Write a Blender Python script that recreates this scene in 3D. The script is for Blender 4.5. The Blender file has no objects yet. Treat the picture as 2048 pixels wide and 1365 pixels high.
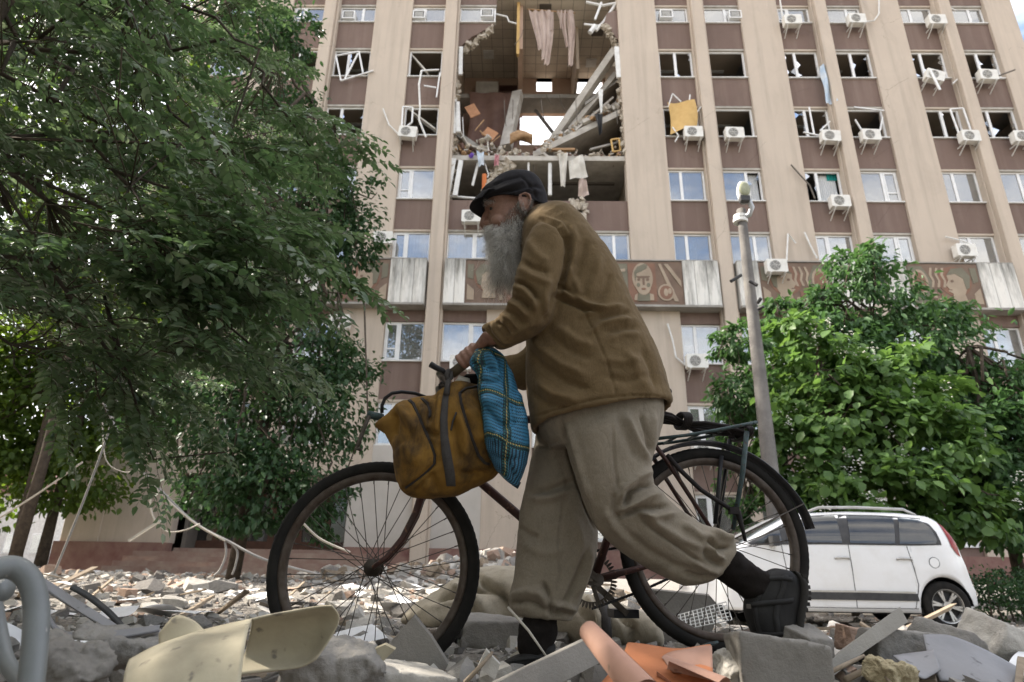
import bpy, math, random
import numpy as np
from mathutils import Matrix, Vector, noise as mnoise

scene = bpy.context.scene
rnd = random.Random(11)
nrs = np.random.RandomState(5)

# ------------------------------------------------------------------ camera
CAMZ = 0.25
FPX, PIT, ROL, YAW = 1275.0, math.radians(20.19), math.radians(0.92), math.radians(-0.97)

def ray(px, py):
    u, v = px - 1024.0, py - 682.5
    c, s = math.cos(ROL), math.sin(ROL)
    u, v = c*u + s*v, -s*u + c*v
    x, y, z = u/FPX, 1.0, -v/FPX
    c, s = math.cos(PIT), math.sin(PIT)
    y, z = c*y - s*z, s*y + c*z
    c, s = math.cos(YAW), math.sin(YAW)
    x, y = c*x + s*y, -s*x + c*y
    return Vector((x, y, z))

def W(px, py, Y):
    """point of the place seen at photo position px,py on the plane Y metres ahead"""
    r = ray(px, py)
    return Vector((r.x/r.y*Y, Y, r.z/r.y*Y + CAMZ))

fw = ray(1024, 682.5).normalized()
rt = (ray(1025, 682.5) - ray(1024, 682.5)).normalized()
up = rt.cross(fw).normalized()
cam_data = bpy.data.cameras.new('camera')
cam_data.sensor_width = 36.0
cam_data.lens = FPX/2048*36
cam_data.clip_start, cam_data.clip_end = 0.05, 2000
cam = bpy.data.objects.new('camera', cam_data)
scene.collection.objects.link(cam)
M = Matrix((rt, up, -fw)).transposed().to_4x4()
M.translation = (0, 0, CAMZ)
cam.matrix_world = M
scene.camera = cam
cam_data.dof.use_dof = True
cam_data.dof.focus_distance = 2.15
cam_data.dof.aperture_fstop = 5.0

# ------------------------------------------------------------------ light
SUN_EL, SUN_AZ = math.radians(42), math.radians(-79)     # azimuth from +Y, clockwise positive: left and behind the building
sun_dir = Vector((math.sin(SUN_AZ)*math.cos(SUN_EL), math.cos(SUN_AZ)*math.cos(SUN_EL), math.sin(SUN_EL)))
world = bpy.data.worlds.new('World'); scene.world = world; world.use_nodes = True
wn = world.node_tree.nodes; wl = world.node_tree.links
bg = wn['Background']; sky = wn.new('ShaderNodeTexSky')
sky.sky_type = 'NISHITA'; sky.sun_disc = False
sky.sun_elevation = SUN_EL; sky.sun_rotation = SUN_AZ
sky.air_density = 1.0; sky.dust_density = 3.5; sky.ozone_density = 1.0
# broken white cloud over the whole sky
wtc = wn.new('ShaderNodeTexCoord'); wmp = wn.new('ShaderNodeMapping'); wmp.inputs['Scale'].default_value = (1, 1, 2.6)
wl.new(wtc.outputs['Generated'], wmp.inputs[0])
wno = wn.new('ShaderNodeTexNoise'); wno.inputs['Scale'].default_value = 2.3; wno.inputs['Detail'].default_value = 7; wno.inputs['Roughness'].default_value = .58
wl.new(wmp.outputs[0], wno.inputs['Vector'])
wrp = wn.new('ShaderNodeValToRGB'); wrp.color_ramp.elements[0].position = .40; wrp.color_ramp.elements[1].position = .62
wl.new(wno.outputs['Fac'], wrp.inputs[0])
wmx = wn.new('ShaderNodeMix'); wmx.data_type = 'RGBA'; wl.new(wrp.outputs[0], wmx.inputs[0]); wl.new(sky.outputs[0], wmx.inputs[6]); wmx.inputs[7].default_value = (6.6, 6.3, 5.9, 1)
wl.new(wmx.outputs[2], bg.inputs[0]); bg.inputs[1].default_value = 0.15
sl = bpy.data.lights.new('sun', 'SUN'); sl.energy = 4.0; sl.angle = math.radians(0.6); sl.color = (1, .93, .82)
so = bpy.data.objects.new('sun', sl); scene.collection.objects.link(so)
so.rotation_euler = (-sun_dir).to_track_quat('-Z', 'Y').to_euler()
vs = scene.view_settings
vs.view_transform = 'Standard'; vs.look = 'None'; vs.gamma = 1.0; vs.use_curve_mapping = False
vs.exposure = 1.6
scene.cycles.max_bounces = 8
scene.cycles.transparent_max_bounces = 16
scene.cycles.caustics_reflective = False; scene.cycles.caustics_refractive = False
scene.cycles.use_denoising = True
scene.cycles.sample_clamp_indirect = 6.0

# ------------------------------------------------------------------ helpers
COL = scene.collection

def V(*a): return Vector(a if len(a) == 3 else a[0])

class MB:
    """collects shapes, then becomes one mesh object"""
    def __init__(s): s.v = []; s.f = []; s.mi = []
    def add(s, vs, fs, mi=0):
        o = len(s.v); s.v += [tuple(p) for p in vs]; s.f += [tuple(i+o for i in f) for f in fs]; s.mi += [mi]*len(fs); return s
    def box(s, a, b, mi=0):
        (x0, y0, z0), (x1, y1, z1) = a, b
        if x0 > x1: x0, x1 = x1, x0
        if y0 > y1: y0, y1 = y1, y0
        if z0 > z1: z0, z1 = z1, z0
        vs = [(x0,y0,z0),(x1,y0,z0),(x1,y1,z0),(x0,y1,z0),(x0,y0,z1),(x1,y0,z1),(x1,y1,z1),(x0,y1,z1)]
        return s.add(vs, [(0,3,2,1),(4,5,6,7),(0,1,5,4),(1,2,6,5),(2,3,7,6),(3,0,4,7)], mi)
    def obox(s, c, half, ax=None, mi=0, jit=0, r=rnd):
        """box with centre, half sizes and axes (3 vectors)"""
        if ax is None: ax = (V(1,0,0), V(0,1,0), V(0,0,1))
        vs = []
        for sz in (-1, 1):
            for sx, sy in ((-1,-1),(1,-1),(1,1),(-1,1)):
                k = [1 + (r.uniform(-jit, jit) if jit else 0) for _ in range(3)]
                vs.append(V(c) + ax[0]*half[0]*sx*k[0] + ax[1]*half[1]*sy*k[1] + ax[2]*half[2]*sz*k[2])
        return s.add(vs, [(0,3,2,1),(4,5,6,7),(0,1,5,4),(1,2,6,5),(2,3,7,6),(3,0,4,7)], mi)
    def bar(s, a, b, w, d=None, mi=0, upv=(0,0,1)):
        """rectangular bar from a to b"""
        a, b = V(a), V(b); d = d or w; t = (b-a); L = t.length
        if L < 1e-6: return s
        t /= L; n = V(upv)
        if abs(n.dot(t)) > .95: n = V(0,1,0)
        x = t.cross(n).normalized(); y = x.cross(t)
        return s.obox((a+b)/2, (L/2, w/2, d/2), (t, x, y), mi)
    def tube(s, pts, r, n=8, mi=0, cap=True, closed=False):
        pts = [V(p) for p in pts]; m = len(pts)
        rs = r if isinstance(r, (list, tuple)) else [r]*m
        rings = []; prev = None
        for i, p in enumerate(pts):
            if closed: t = pts[(i+1) % m] - pts[i-1]
            else: t = pts[min(i+1, m-1)] - pts[max(i-1, 0)]
            if t.length < 1e-9: t = V(0,0,1)
            t.normalize()
            if prev is None:
                nn = V(0,0,1) if abs(t.z) < .9 else V(0,1,0)
                nn = (nn - t*nn.dot(t)).normalized()
            else:
                nn = prev - t*prev.dot(t)
                nn = nn.normalized() if nn.length > 1e-6 else V(1,0,0)
            prev = nn; bb = t.cross(nn)
            rings.append([p + (nn*math.cos(2*math.pi*k/n) + bb*math.sin(2*math.pi*k/n))*rs[i] for k in range(n)])
        return s.loft(rings, mi, cap and not closed, closed)
    def loft(s, rings, mi=0, cap=True, closed=False):
        n = len(rings[0]); m = len(rings); o = len(s.v)
        for r_ in rings: s.v += [tuple(p) for p in r_]
        fs = []
        for i in range(m if closed else m-1):
            j = (i+1) % m
            for k in range(n):
                l = (k+1) % n
                fs.append((o+i*n+k, o+i*n+l, o+j*n+l, o+j*n+k))
        if cap:
            fs.append(tuple(o+k for k in range(n))[::-1]); fs.append(tuple(o+(m-1)*n+k for k in range(n)))
        s.f += fs; s.mi += [mi]*len(fs); return s
    def prism(s, poly, off, mi=0):
        """closed polygon (3-D points) extruded by vector off"""
        n = len(poly); a = [V(p) for p in poly]; b = [p + V(off) for p in a]
        fs = [tuple(range(n))[::-1], tuple(range(n, 2*n))] + [(i, (i+1) % n, n+(i+1) % n, n+i) for i in range(n)]
        return s.add(a+b, fs, mi)
    def grid(s, fn, nu, nv, mi=0, closeu=False):
        o = len(s.v)
        for j in range(nv):
            for i in range(nu):
                s.v.append(tuple(fn(i/(nu if closeu else nu-1), j/(nv-1))))
        for j in range(nv-1):
            for i in range(nu if closeu else nu-1):
                i2 = (i+1) % nu
                s.f.append((o+j*nu+i, o+j*nu+i2, o+(j+1)*nu+i2, o+(j+1)*nu+i)); s.mi.append(mi)
        return s
    def mesh(s, name, mats, smooth=False):
        me = bpy.data.meshes.new(name); me.from_pydata(s.v, [], s.f)
        for m in (mats if isinstance(mats, (list, tuple)) else [mats]): me.materials.append(m)
        if any(s.mi): me.polygons.foreach_set('material_index', s.mi)
        if smooth: me.polygons.foreach_set('use_smooth', [True]*len(me.polygons))
        me.update(); return me
    def obj(s, name, mats, parent=None, smooth=False, local=False):
        return link(name, s.mesh(name, mats, smooth), parent, local)

def link(name, me, parent=None, local=False):
    o = bpy.data.objects.new(name, me); COL.objects.link(o)
    if parent is not None:
        o.parent = parent
        if not local:
            o.matrix_parent_inverse = wmat(parent).inverted()
    return o

def wmat(o):
    m = o.matrix_basis.copy()
    if o.parent is not None: m = wmat(o.parent) @ o.matrix_parent_inverse @ m
    return m

def tag(o, label, cat, group=None, kind=None):
    if label: o['label'] = label
    if cat: o['category'] = cat; o['kind'] = 'thing'
    if group: o['group'] = group
    if kind: o['kind'] = kind
    return o

def thing(name, label, cat, loc=(0,0,0), group=None, rz=0.0):
    o = bpy.data.objects.new(name, None); COL.objects.link(o)
    o.location = loc; o.rotation_euler = (0, 0, rz); o.empty_display_size = .2
    return tag(o, label, cat, group)

def copy_tree(o, parent=None):
    c = o.copy(); COL.objects.link(c)
    if parent is not None: c.parent = parent
    for ch in o.children: copy_tree(ch, c)
    return c

def arr_obj(name, verts, faces, mat, parent=None, smooth=False):
    """fast mesh from numpy arrays (all faces the same size)"""
    me = bpy.data.meshes.new(name); nv, nf, k = len(verts), len(faces), faces.shape[1]
    me.vertices.add(nv); me.vertices.foreach_set('co', np.asarray(verts, dtype=np.float32).ravel())
    me.loops.add(nf*k); me.loops.foreach_set('vertex_index', np.asarray(faces, dtype=np.int32).ravel())
    me.polygons.add(nf)
    me.polygons.foreach_set('loop_start', np.arange(0, nf*k, k, dtype=np.int32))
    me.polygons.foreach_set('loop_total', np.full(nf, k, dtype=np.int32))
    if smooth: me.polygons.foreach_set('use_smooth', np.ones(nf, dtype=bool))
    me.update(calc_edges=True)
    for m in (mat if isinstance(mat, (list, tuple)) else [mat]): me.materials.append(m)
    return link(name, me, parent)

def tint(me, per_face_vals, name='tint'):
    at = me.attributes.new(name, 'FLOAT', 'FACE'); at.data.foreach_set('value', np.asarray(per_face_vals, dtype=np.float32))

# ------------------------------------------------------------------ materials
MATS = {}
def srgb(r, g, b):
    f = lambda c: (c/255/12.92) if c/255 <= .04045 else ((c/255+.055)/1.055)**2.4
    return (f(r), f(g), f(b), 1)

class NT:
    def __init__(s, name):
        s.m = bpy.data.materials.new(name); s.m.use_nodes = True
        s.t = s.m.node_tree; s.n = s.t.nodes; s.p = s.n['Principled BSDF']; s.out = s.n['Material Output']
        s.tc = s.n.new('ShaderNodeTexCoord')
    def L(s, a, b): s.t.links.new(a, b)
    def new(s, k, **kw):
        n = s.n.new(k)
        for a, b in kw.items(): setattr(n, a, b)
        return n
    def mapping(s, scale=(1,1,1), rot=(0,0,0), src='Object'):
        mp = s.new('ShaderNodeMapping'); mp.inputs['Scale'].default_value = scale; mp.inputs['Rotation'].default_value = rot
        s.L(s.tc.outputs[src], mp.inputs[0]); return mp.outputs[0]
    def noise(s, scale, detail=4, rough=.55, vec=None, dist=0):
        n = s.new('ShaderNodeTexNoise'); n.inputs['Scale'].default_value = scale; n.inputs['Detail'].default_value = detail
        n.inputs['Roughness'].default_value = rough; n.inputs['Distortion'].default_value = dist
        s.L(vec if vec is not None else s.tc.outputs['Object'], n.inputs['Vector']); return n.outputs['Fac']
    def ramp(s, fac, stops):
        r = s.new('ShaderNodeValToRGB'); e = r.color_ramp.elements
        while len(e) < len(stops): e.new(.5)
        for el, (p, c) in zip(e, stops): el.position = p; el.color = c if len(c) == 4 else (*c, 1)
        s.L(fac, r.inputs[0]); return r.outputs[0]
    def mix(s, fac, a, b, mode='MIX'):
        m = s.new('ShaderNodeMix', data_type='RGBA', blend_type=mode)
        for sock, val in ((m.inputs[0], fac), (m.inputs[6], a), (m.inputs[7], b)):
            if isinstance(val, (int, float)): sock.default_value = val
            elif isinstance(val, (tuple, list)): sock.default_value = val if len(val) == 4 else (*val, 1)
            else: s.L(val, sock)
        return m.outputs[2]
    def math(s, op, a, b=0.0, c=0.0):
        m = s.new('ShaderNodeMath', operation=op)
        for sock, val in zip(m.inputs, (a, b, c)):
            if isinstance(val, (int, float)): sock.default_value = val
            else: s.L(val, sock)
        return m.outputs[0]
    def bump(s, h, strength=.3, dist=.01, prev=None):
        b = s.new('ShaderNodeBump'); b.inputs['Strength'].default_value = strength; b.inputs['Distance'].default_value = dist
        s.L(h, b.inputs['Height'])
        if prev is not None: s.L(prev, b.inputs['Normal'])
        return b.outputs[0]
    def fin(s, col=None, rough=.8, metal=0, bump=None, spec=None):
        if col is not None:
            if isinstance(col, tuple): s.p.inputs['Base Color'].default_value = col if len(col) == 4 else (*col, 1)
            else: s.L(col, s.p.inputs['Base Color'])
        if isinstance(rough, (int, float)): s.p.inputs['Roughness'].default_value = rough
        else: s.L(rough, s.p.inputs['Roughness'])
        s.p.inputs['Metallic'].default_value = metal
        if spec is not None: s.p.inputs['Specular IOR Level'].default_value = spec
        if bump is not None: s.L(bump, s.p.inputs['Normal'])
        return s.m

def simple(name, c, c2=None, rough=.8, metal=0, sc=6, bsc=60, bst=.25, bd=.004, spec=.18, spots=None):
    """two-tone noisy surface with fine relief"""
    if name in MATS: return MATS[name]
    t = NT(name)
    c2 = c2 or tuple(x*.72 for x in c[:3])
    f = t.ramp(t.noise(sc, 6, .6), [(.32, (0,0,0)), (.68, (1,1,1))])
    col = t.mix(f, c, c2)
    if spots:
        g = t.ramp(t.noise(spots[0], 3, .5), [(spots[1], (0,0,0)), (spots[1]+.06, (1,1,1))])
        col = t.mix(g, col, spots[2])
    MATS[name] = t.fin(col, rough, metal, t.bump(t.noise(bsc, 5, .65), bst, bd) if bst else None, spec)
    return MATS[name]
# ================================================================== building materials
def stucco(name, c, c2, stain, bst=.5):
    t = NT(name)
    big = t.ramp(t.noise(.35, 6, .6), [(.3, (0,0,0)), (.7, (1,1,1))])
    col = t.mix(big, c, c2)
    st = t.noise(1.0, 6, .62, t.mapping((2.6, 2.6, .13)))
    col = t.mix(t.ramp(st, [(.48, (0,0,0)), (.74, (.65,.65,.65))]), col, stain)
    fine = t.noise(38, 4, .7)
    col = t.mix(t.ramp(fine, [(.3, (0,0,0)), (.7, (.35,.35,.35))]), col, tuple(x*.72 for x in c))
    pit = t.math('GREATER_THAN', t.noise(4.2, 3, .75), .735); col = t.mix(pit, col, tuple(x*.55 for x in c))
    gr = t.noise(.8, 7, .7, t.mapping((1, 1, .5)), 1.0); col = t.mix(t.ramp(gr, [(.50, (0,0,0)), (.72, (.5,.5,.5))]), col, tuple(x*.70 for x in c))
    # hairline cracks
    vo = t.new('ShaderNodeTexVoronoi', feature='DISTANCE_TO_EDGE'); vo.inputs['Scale'].default_value = .32
    wv = t.noise(1.4, 5, .7)
    ad = t.new('ShaderNodeVectorMath', operation='ADD'); t.L(t.tc.outputs['Object'], ad.inputs[0])
    cv = t.new('ShaderNodeCombineXYZ'); t.L(wv, cv.inputs[0]); t.L(wv, cv.inputs[2]); t.L(cv.outputs[0], ad.inputs[1]); t.L(ad.outputs[0], vo.inputs['Vector'])
    ck = t.math('MULTIPLY', t.math('LESS_THAN', vo.outputs[0], .0016), t.math('GREATER_THAN', t.noise(.25, 2), .53))
    col = t.mix(ck, col, tuple(x*.5 for x in c))
    b = t.bump(t.noise(9, 5, .7), .25, .02)
    return t.fin(col, .93, 0, t.bump(t.noise(46, 3, .7), bst, .02, b), .2)

M_pier = stucco('pier_stucco', (.56,.475,.39), (.49,.415,.34), (.34,.29,.24))
M_panel = stucco('panel_stucco', (.215,.152,.127), (.168,.119,.10), (.28,.215,.18), .9)
M_conc = simple('concrete', (.36,.34,.31), (.24,.225,.2), .92, 0, 1.4, 30, .5, .02, .2)
M_concl = simple('pale_concrete', (.50,.47,.42), (.34,.31,.27), .92, 0, 2.2, 25, .6, .03, .2)
M_brickr = simple('broken_masonry', (.55,.50,.42), (.33,.28,.22), .95, 0, 3.5, 12, .9, .06, .1)
M_int = simple('interior_wall', (.44,.36,.28), (.36,.29,.22), .9, 0, .6, 30, .2, .01)
M_pink = simple('pink_wall', (.48,.35,.27), (.40,.28,.21), .9, 0, 1, 30, .2, .01)
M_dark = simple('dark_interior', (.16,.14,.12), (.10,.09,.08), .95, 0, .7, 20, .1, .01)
M_pvc = simple('window_plastic', (.80,.80,.79), (.70,.70,.69), .38, 0, 3, 80, .04, .002)
M_metalw = simple('painted_metal', (.74,.74,.72), (.58,.57,.54), .5, .0, 5, 60, .1, .003)
M_black = simple('black_plastic', (.02,.02,.022), (.035,.034,.033), .5, 0, 9, 60, .1, .002)
M_lino = simple('brown_linoleum', (.20,.125,.10), (.15,.09,.075), .6, 0, 2, 40, .15, .005)
M_wood = simple('splintered_wood', (.42,.27,.15), (.28,.17,.09), .8, 0, 9, 40, .4, .005)
M_orange = simple('orange_board', (.62,.20,.07), (.48,.15,.06), .8, 0, 5, 60, .2, .004)
M_plinth = simple('plinth_stone', (.17,.085,.075), (.25,.16,.13), .8, 0, 2.2, 40, .3, .01)
M_step = simple('step_stone', (.23,.14,.115), (.32,.25,.2), .85, 0, 2, 40, .3, .01)

def ceiling_mat():
    t = NT('ceiling_tiles'); br = t.new('ShaderNodeTexBrick'); br.offset = 0
    br.inputs['Scale'].default_value = 1; br.inputs['Brick Width'].default_value = .6; br.inputs['Row Height'].default_value = .6
    br.inputs['Mortar Size'].default_value = .012; br.inputs['Color1'].default_value = (.70,.64,.54,1); br.inputs['Color2'].default_value = (.62,.56,.47,1)
    br.inputs['Mortar'].default_value = (.22,.19,.16,1); t.L(t.tc.outputs['Object'], br.inputs['Vector'])
    return t.fin(t.mix(t.ramp(t.noise(.8, 5), [(.4, (0,0,0)), (.75, (.5,.5,.5))]), br.outputs[0], (.30,.25,.2)), .95)
M_ceil = ceiling_mat()

def glass_mat(name, tintc, base, dirt=.15):
    t = NT(name); n = t.n; n.remove(t.p)
    tr = t.new('ShaderNodeBsdfTransparent'); tr.inputs[0].default_value = (*tintc, 1)
    gl = t.new('ShaderNodeBsdfGlossy'); gl.inputs['Roughness'].default_value = .015; gl.inputs[0].default_value = (.95,.96,.97,1)
    df = t.new('ShaderNodeBsdfDiffuse'); df.inputs[0].default_value = (.52,.51,.48,1)
    fr = t.new('ShaderNodeFresnel'); fr.inputs[0].default_value = 1.5
    fac = t.math('ADD', fr.outputs[0], base)
    b = t.bump(t.noise(.9, 2), .04, .08); t.L(b, gl.inputs['Normal'])
    m1 = t.new('ShaderNodeMixShader'); t.L(fac, m1.inputs[0]); t.L(tr.outputs[0], m1.inputs[1]); t.L(gl.outputs[0], m1.inputs[2])
    m2 = t.new('ShaderNodeMixShader'); t.L(t.math('MULTIPLY', t.noise(2.5, 5), dirt), m2.inputs[0]); t.L(m1.outputs[0], m2.inputs[1]); t.L(df.outputs[0], m2.inputs[2])
    t.L(m2.outputs[0], t.out.inputs[0]); return t.m
M_glass = glass_mat('window_glass', (.72,.76,.77), .24, .42)

def cloth_mat(name, c, c2, sc=3, weave=900, trans=.0, rough=.95, wst=.25):
    t = NT(name)
    col = t.mix(t.ramp(t.noise(sc, 5, .6), [(.35, (0,0,0)), (.65, (1,1,1))]), c, c2)
    b = t.bump(t.noise(weave, 2, .5), wst, .001, t.bump(t.noise(60, 4, .6), .12, .004))
    m = t.fin(col, rough, 0, b, .15)
    t.p.inputs['Sheen Weight'].default_value = .12; t.p.inputs['Sheen Roughness'].default_value = .5
    if trans:
        ts = t.new('ShaderNodeBsdfTranslucent'); ts.inputs[0].default_value = (*c, 1)
        mx = t.new('ShaderNodeMixShader'); mx.inputs[0].default_value = trans
        t.L(t.p.outputs[0], mx.inputs[1]); t.L(ts.outputs[0], mx.inputs[2]); t.L(mx.outputs[0], t.out.inputs[0])
    return m
M_blind = cloth_mat('white_blind', (.74,.75,.74), (.66,.67,.68), 2, 200, .2)
M_curt = cloth_mat('pale_pink_curtain', (.60,.49,.43), (.46,.36,.31), 2.5, 200, .25)
M_teal = cloth_mat('teal_blind', (.03,.36,.33), (.02,.27,.25), 2, 200, .3)
M_bluecl = cloth_mat('pale_blue_cloth', (.45,.58,.72), (.68,.72,.76), 3, 200, .2)
M_sheet = cloth_mat('dirty_white_sheet', (.66,.63,.57), (.50,.47,.41), 3, 200, .1)
M_ply = simple('tan_board', (.58,.39,.16), (.48,.31,.12), .75, 0, 3, 50, .15, .004)

# ================================================================== the building
BLD_L, BLD_R, BLD_TOP = -16.3, 23.35, 30.2
Y_PIER, Y_PIL, Y_PAN, Y_WIN, Y_BACK = 23.42, 23.12, 23.56, 23.66, 29.3
SILL = {0: 28.7, 1: 25.28, 2: 21.98, 3: 18.68, 4: 15.38, 5: 12.05, 6: 8.06, 7: 4.75, 8: 1.45}
WTOP = {0: 30.0, 1: 26.32, 2: 23.6, 3: 20.28, 4: 16.96, 5: 13.8, 6: 9.71, 7: 6.4, 8: 3.1}
building = thing('office_building', 'tall beige and brown office block with a shell hole torn through its upper floors', 'building', (3.5, 26, .6))
PILS = [-3.87 + 5.86*k for k in range(-2, 5)]          # left edge of each narrow pilaster
cols = []                                              # (x0, x1, type)
for p in PILS:
    if p - 1.6 > BLD_L: cols.append((p-1.6, p, 'A'))
    cols.append((p+.66, p+2.45, 'B'))
HX0, HX1 = -3.21, 4.44                                 # the torn-open bay
def in_hole(x): return HX0-.01 <= x <= HX1+.01
ENT0, ENT1 = -12.4, -6.2                               # entrance recess at ground level

def wall_strip(name, x0, x1, yf, yb, z0, z1, mat=None, bev=.02):
    m = MB()
    pts = [(x0, yb), (x0, yf+bev), (x0+bev, yf), (x1-bev, yf), (x1, yf+bev), (x1, yb)]
    m.prism([(x, y, z0) for x, y in pts], (0, 0, z1-z0))
    return m.obj(name, mat or M_pier, building)

def ragged_top(x0, x1, z, amp, n, r):
    return [(x0 + (x1-x0)*i/n, z + (r.uniform(-amp, amp) if 0 < i < n else r.uniform(-amp, amp)*.5)) for i in range(n+1)]

# wide piers between the bays
pier_spans = [(BLD_L, PILS[0]+.66, False)]
for i, p in enumerate(PILS):
    x0 = p + 2.45; x1 = PILS[i+1] - 1.6 if i+1 < len(PILS) else BLD_R
    pier_spans.append((x0, x1, True))
for x0, x1, _ in pier_spans:
    zb = 3.6 if (x0 > ENT0-.8 and x1 < ENT1+1.5) else .55
    if abs(x0+1.42) < .05:      # the pier blown away above the fifth row
        wall_strip('wide_pier', x0, x1, Y_PIER, Y_WIN+.3, zb, 15.3)
    else:
        wall_strip('wide_pier', x0, x1, Y_PIER, Y_WIN+.3, zb, BLD_TOP)
# narrow pilasters, proud of the wall, with a slim return on their right side
for p in PILS[1:]:
    zb = 3.9 if ENT0 < p < ENT1 else .55
    z1 = BLD_TOP if abs(p-1.99) > .1 else 14.0
    wall_strip('pilaster', p+.06, p+.60, Y_PIL, Y_WIN+.25, zb, z1)
    wall_strip('pilaster_return', p+.60, p+.70, Y_PIL+.16, Y_WIN+.25, zb, z1)
    wall_strip('pilaster_return', p, p+.06, Y_PIL+.22, Y_WIN+.25, zb, z1)

# spandrel panels, lintel strips
def window(x0, x1, z0, z1, style, parent=building, r=rnd):
    """white plastic window: frame, mullion, panes"""
    y = Y_WIN; w = .075; fr = MB()
    fr.box((x0, y, z0), (x1, y+.07, z0+w)); fr.box((x0, y, z1-w), (x1, y+.07, z1))
    fr.box((x0, y, z0+w), (x0+w, y+.07, z1-w)); fr.box((x1-w, y, z0+w), (x1, y+.07, z1-w))
    xm = x0 + (x1-x0)*style.get('m', .36)
    if not style.get('nomull'): fr.box((xm-w*.8, y+.002, z0+w), (xm+w*.8, y+.072, z1-w))
    o = fr.obj('window', M_pvc, parent)
    if not style.get('nomull'):
        sp = style.get('panes', (1, 1))
        for k, (a, b) in enumerate(((x0+w, xm-w*.8), (xm+w*.8, x1-w))):
            if sp[k] == 0: continue
            if sp[k] == 1:
                MB().box((a, y+.03, z0+w), (b, y+.042, z1-w)).obj('pane', M_glass, o)
            elif sp[k] == 2:        # a casement with its own sash and transom
                s = MB(); q = .055
                s.box((a, y-.02, z0+w), (a+q, y+.05, z1-w)); s.box((b-q, y-.02, z0+w), (b, y+.05, z1-w))
                s.box((a+q, y-.02, z0+w), (b-q, y+.05, z0+w+q)); s.box((a+q, y-.02, z1-w-q), (b-q, y+.05, z1-w))
                zt = z0 + (z1-z0)*.3; s.box((a+q, y-.015, zt), (b-q, y+.045, zt+q)); s.obj('sash', M_pvc, o)
                MB().box((a+q, y+.02, z0+w+q), (b-q, y+.03, zt)).obj('pane', M_glass, o)
                MB().box((a+q, y+.02, zt+q), (b-q, y+.03, z1-w-q)).obj('pane', M_glass, o)
            elif sp[k] == 3:        # shards left in the frame
                for q in range(3):
                    g = MB()
                    ex = r.choice((a, b)); zc = r.uniform(z0+.2, z1-.2); hgt = r.uniform(.15, .5); d = r.uniform(.06, .3)*(1 if ex == a else -1)
                    g.prism([(ex, y+.03, zc-hgt/2), (ex+d, y+.03, zc+r.uniform(-.1, .1)), (ex, y+.03, zc+hgt/2)], (0, .008, 0))
                    g.obj('pane_shard', M_glass, o)['label'] = 'shard of broken glass left in the frame'
    sl = MB(); sl.box((x0-.03, Y_PAN-.09, z0-.05), (x1+.03, y+.02, z0-.003)); sl.obj('sill', M_metalw, o)
    return o

def drape(name, x0, x1, z0, z1, y, mat, amp=.05, folds=7, parent=None, skew=0, ragged=0, n=40):
    ph = rnd.uniform(0, 6)
    def fn(u, v):
        k = math.sin(u*folds*6.283 + ph + math.sin(v*3+ph)*.6)*amp*(.5+.5*v)
        zb = z0 + ragged*(math.sin(u*23+ph)*.5 + math.sin(u*9+1)*.5)
        return (x0+(x1-x0)*u + skew*v*(1 if u > .5 else .6), y+k, z1+(zb-z1)*v)
    return MB().grid(fn, n, 10).obj(name, mat, parent, True)

WIN_OVERRIDE = {}
def key(x0, row): return (round(x0, 1), row)
r_w = random.Random(3)
open_rooms = []
for (x0, x1, ty) in cols:
    hole = in_hole((x0+x1)/2)
    for row in range(0, 9):
        z0, z1 = SILL[row], WTOP[row]
        if row == 0:
            zp0, zp1 = WTOP[1], z0
        if ENT0 < (x0+x1)/2 < ENT1 and row == 8: continue
        lo = WTOP[row+1] if row < 8 else .6
        if hole and row == 0 and x0 > -2: continue
        gone = hole and row in (1, 2, 3, 4)
        if not (hole and row in (1, 2, 3)) and row != 5:
            # the panel under this window
            m = MB(); m.box((x0-.005, Y_PAN, lo+(.1 if row != 8 else 0)), (x1+.005, Y_PAN+.14, z0-.05)); m.obj('spandrel_panel', M_panel, building)
            if row != 8: MB().box((x0-.004, Y_PAN+.01, lo), (x1+.004, Y_PAN+.16, lo+.097)).obj('lintel', M_pier if ty == 'A' else M_concl, building)
        elif row == 5:
            MB().box((x0, Y_PAN, WTOP[6]), (x1, Y_PAN+.14, z0-.05)).obj('spandrel_panel', M_panel, building)
        if gone: continue
        if row in (2, 3) and x0 > -12:          # blown-in rows
            wide = (ty == 'A')
            q = r_w.random()
            if x0 > 4: st = dict(m=.34 if q < .6 else .5, panes=(3 if q < .5 else 0, 3))
            else: st = dict(m=.4, panes=(0, 3))
            if key(x0, row) in [key(8.51, 2), key(8.51, 3), key(6.25, 3), key(14.37, 3), key(-5.47, 2), key(-5.47, 3)]: st['nomull'] = True
            open_rooms.append((x0, x1, row))
        else:
            st = dict(m=.36 if (ty == 'A') else .64, panes=(1, 1))
            if r_w.random() < .35: st['panes'] = (2, 1) if ty == 'A' else (1, 2)
            if row in (4,) and r_w.random() < .2: st['panes'] = (1, 3)
            if key(x0, row) == key(12.11, 4): st['panes'] = (3, 0)
        window(x0+.01, x1-.01, z0, z1, st)
        if row in (4, 5, 6, 1, 7) and r_w.random() < .75:
            a = x0+.1 + (0 if r_w.random() < .5 else (x1-x0)*.4); b = min(x1-.08, a+(x1-x0)*r_w.uniform(.4, .9))
            drape('blind', a, b, z0+.05, z1-.05, Y_WIN+.22, M_blind, .025, 9, building)

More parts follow.
